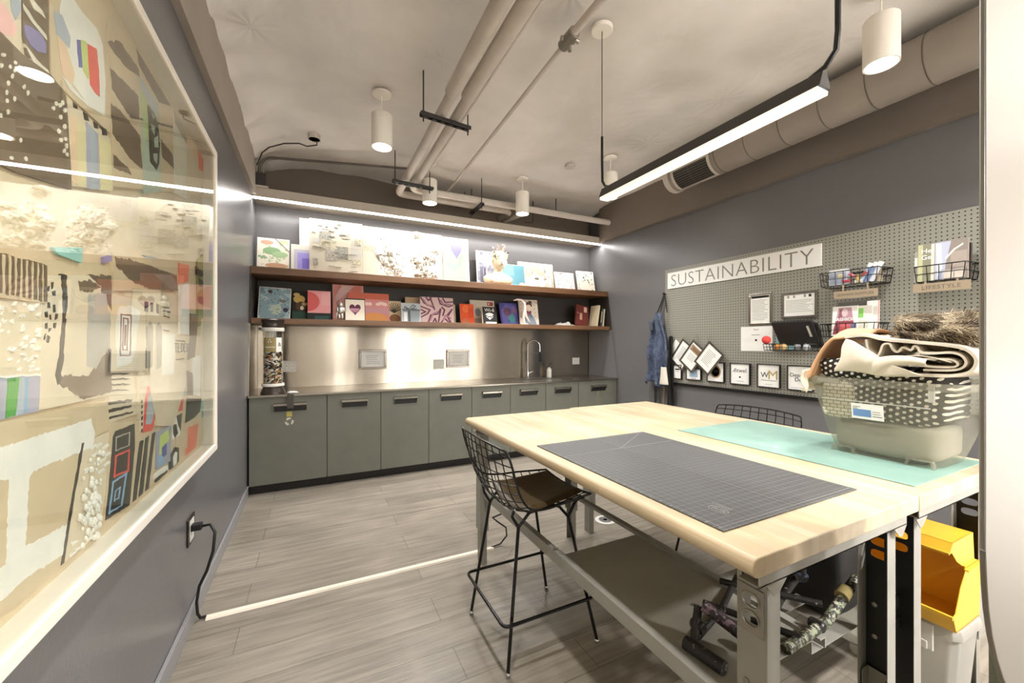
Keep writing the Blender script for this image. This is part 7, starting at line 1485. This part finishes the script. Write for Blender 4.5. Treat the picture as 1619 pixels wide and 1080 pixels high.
# milky tote and yellow bins
t = thing('storage_tote', 'milky plastic tote under the second workbench, yellow bins on top', 'tote', (2.13, .73, 0))
def box_rings(mb, rs, m=0, cap=True):
    vs = []; k = 0
    for x0, x1, y0, y1, z in rs:
        c = .022
        pts = [(x0 + c, y0), (x1 - c, y0), (x1, y0 + c), (x1, y1 - c), (x1 - c, y1), (x0 + c, y1), (x0, y1 - c), (x0, y0 + c)]; k = 8
        vs += [(a, b, z) for a, b in pts]
    fs = [(i * k + j, i * k + (j + 1) % k, (i + 1) * k + (j + 1) % k, (i + 1) * k + j) for i in range(len(rs) - 1) for j in range(k)]
    if cap: fs += [tuple(range(k)), tuple(range((len(rs) - 1) * k, len(rs) * k))]
    mb.add(vs, fs, m); return mb
box_rings(MB(), [(2.045, 2.225, .575, .90, .259), (2.03, 2.238, .56, .915, .44 - .17), (2.03, 2.238, .56, .915, .272)]).v
zt_ = .302
box_rings(MB(), [(2.05, 2.225, .58, .90, .002), (2.035, 2.238, .562, .92, .262)]).build('body', FROST2, t, bevel=.006, seg=3, smooth=40)
box_rings(MB(), [(2.02, 2.244, .552, .93, .263), (2.02, 2.244, .552, .93, .285), (2.026, 2.24, .557, .925, zt_)]).build('lid', FROST2, t, bevel=.004, seg=3, smooth=40)
MB().box(2.012, 2.02, .62, .72, .20, .295).box(2.008, 2.014, .635, .705, .20, .23).build('latch', WHITEPL, t, bevel=.003)
def hopper(label, x0, x1, y0, y1, z0, z1, flip=False):
    t = thing('stacking_bin', label, 'bin', ((x0 + x1) / 2, (y0 + y1) / 2, z0), group='yellow stacking bins')
    H = z1 - z0; Z = (lambda s: z1 - s * H) if flip else (lambda s: z0 + s * H)
    T = .004; prof = [(x0 + .03, Z(0)), (x0, Z(.30)), (x0 + .025, Z(.34)), (x0 + .07, Z(.74)), (x0 + .12, Z(1)), (x1, Z(1)), (x1 - .012, Z(0))]
    for y, sl_ in ((y0, 1), (y1, -1)):
        MB().prism(prof, lambda a, b, d: (a, d, b), y, y + sl_ * T).build('side', YELLOW, t, bevel=.0015)
    m = MB().add([(x0 + .03, y0, Z(0)), (x1 - .012, y0, Z(0)), (x1 - .012, y1, Z(0)), (x0 + .03, y1, Z(0)), (x0 + .03, y0, Z(.02)), (x1 - .012, y0, Z(.02)), (x1 - .012, y1, Z(.02)), (x0 + .03, y1, Z(.02))], [(0, 1, 2, 3), (4, 5, 6, 7), (0, 1, 5, 4), (2, 3, 7, 6), (1, 2, 6, 5), (3, 0, 4, 7)])
    m.build('bottom', YELLOW, t)
    m = MB().add([(x1 - .012, y0, Z(0)), (x1, y0, Z(1)), (x1, y1, Z(1)), (x1 - .012, y1, Z(0)), (x1 - .012 + T, y0, Z(0)), (x1 + T, y0, Z(1)), (x1 + T, y1, Z(1)), (x1 - .012 + T, y1, Z(0))], [(0, 1, 2, 3), (4, 5, 6, 7), (0, 1, 5, 4), (2, 3, 7, 6), (1, 2, 6, 5), (3, 0, 4, 7)])
    m.build('back', YELLOW, t)
    m = MB().add([(x0 + .03, y0, Z(0)), (x0, y0, Z(.30)), (x0, y1, Z(.30)), (x0 + .03, y1, Z(0)), (x0 + .034, y0, Z(0)), (x0 + T, y0, Z(.31)), (x0 + T, y1, Z(.31)), (x0 + .034, y1, Z(0))], [(0, 1, 2, 3), (4, 5, 6, 7), (0, 1, 5, 4), (2, 3, 7, 6), (1, 2, 6, 5), (3, 0, 4, 7)])
    m.prism([(x0 - .004, Z(.27)), (x0 - .004, Z(.33)), (x0 + .006, Z(.33)), (x0 + .006, Z(.27))], lambda a, b, d: (a, d, b), y0, y1)
    m.build('front_lip', YELLOW, t)
    m = MB()
    for y in (y0, y1): m.bar((x0 + .12, y, Z(1)), (x1, y, Z(1)), .012, .006)
    m.bar((x1, y0, Z(1)), (x1, y1, Z(1)), .012, .006)
    m.build('rim', YELLOW, t)
hopper('yellow stacking bin standing upright on the milky tote', 1.985, 2.238, .562, .92, .304, .50)
hopper('yellow stacking bin turned upside down on top of the other', 2.0, 2.225, .575, .93, .507, .61, True)

# ------------------------------------------------------------------ hall behind the camera, world, camera
def hall_fill_lamp(x, y, label):  # lamps added in the unseen hall to fill the room with light
    t = thing('hall_fill_light', label, 'ceiling light', (x, y, 2.95), group='added hall fill lights')
    MB().lathe([(.16, 2.95), (.17, 2.95), (.17, 3.10), (0, 3.10)], (x, y, 0), 28).build('drum', LAMP, t, smooth=40)
    MB().lathe([(.155, 2.952), (.155, 2.958), (0, 2.958)], (x, y, 0), 28).build('lens', LENS, t)
    area('hall_fill_glow', t, (x, y, 2.94), .32, .32, 120, spread=160, shape='DISK')
hall_fill_lamp(1.65, -2.1, 'added drum fill light in the unseen hall nearest the room entrance'); hall_fill_lamp(3.0, -2.1, 'added drum fill light at the right of the unseen hall'); 
w = bpy.data.worlds.new('room_air'); S.world = w; w.use_nodes = True
bg = w.node_tree.nodes['Background']; bg.inputs[0].default_value = (1, .995, .985, 1); bg.inputs[1].default_value = 13
cam = bpy.data.cameras.new('camera'); cam.sensor_width = 36; cam.lens = 36 * 631 / 1619; cam.shift_y = 3 / 1619; cam.clip_start = .02
co = bpy.data.objects.new('camera', cam); COL.objects.link(co); co.location = (0, 0, 1.32); co.rotation_euler = (PI / 2, 0, -math.radians(26.34)); S.camera = co
S.view_settings.view_transform = 'Standard'; S.view_settings.look = 'None'; S.view_settings.gamma = 1; S.view_settings.exposure = EXPOSURE
S.cycles.use_denoising = True
S.cycles.max_bounces = 10; S.cycles.transparent_max_bounces = 16; S.cycles.diffuse_bounces = 5; S.cycles.glossy_bounces = 5; S.cycles.caustics_reflective = True; S.cycles.blur_glossy = 1.0; S.cycles.caustics_refractive = False
S.cycles.sample_clamp_indirect = 5
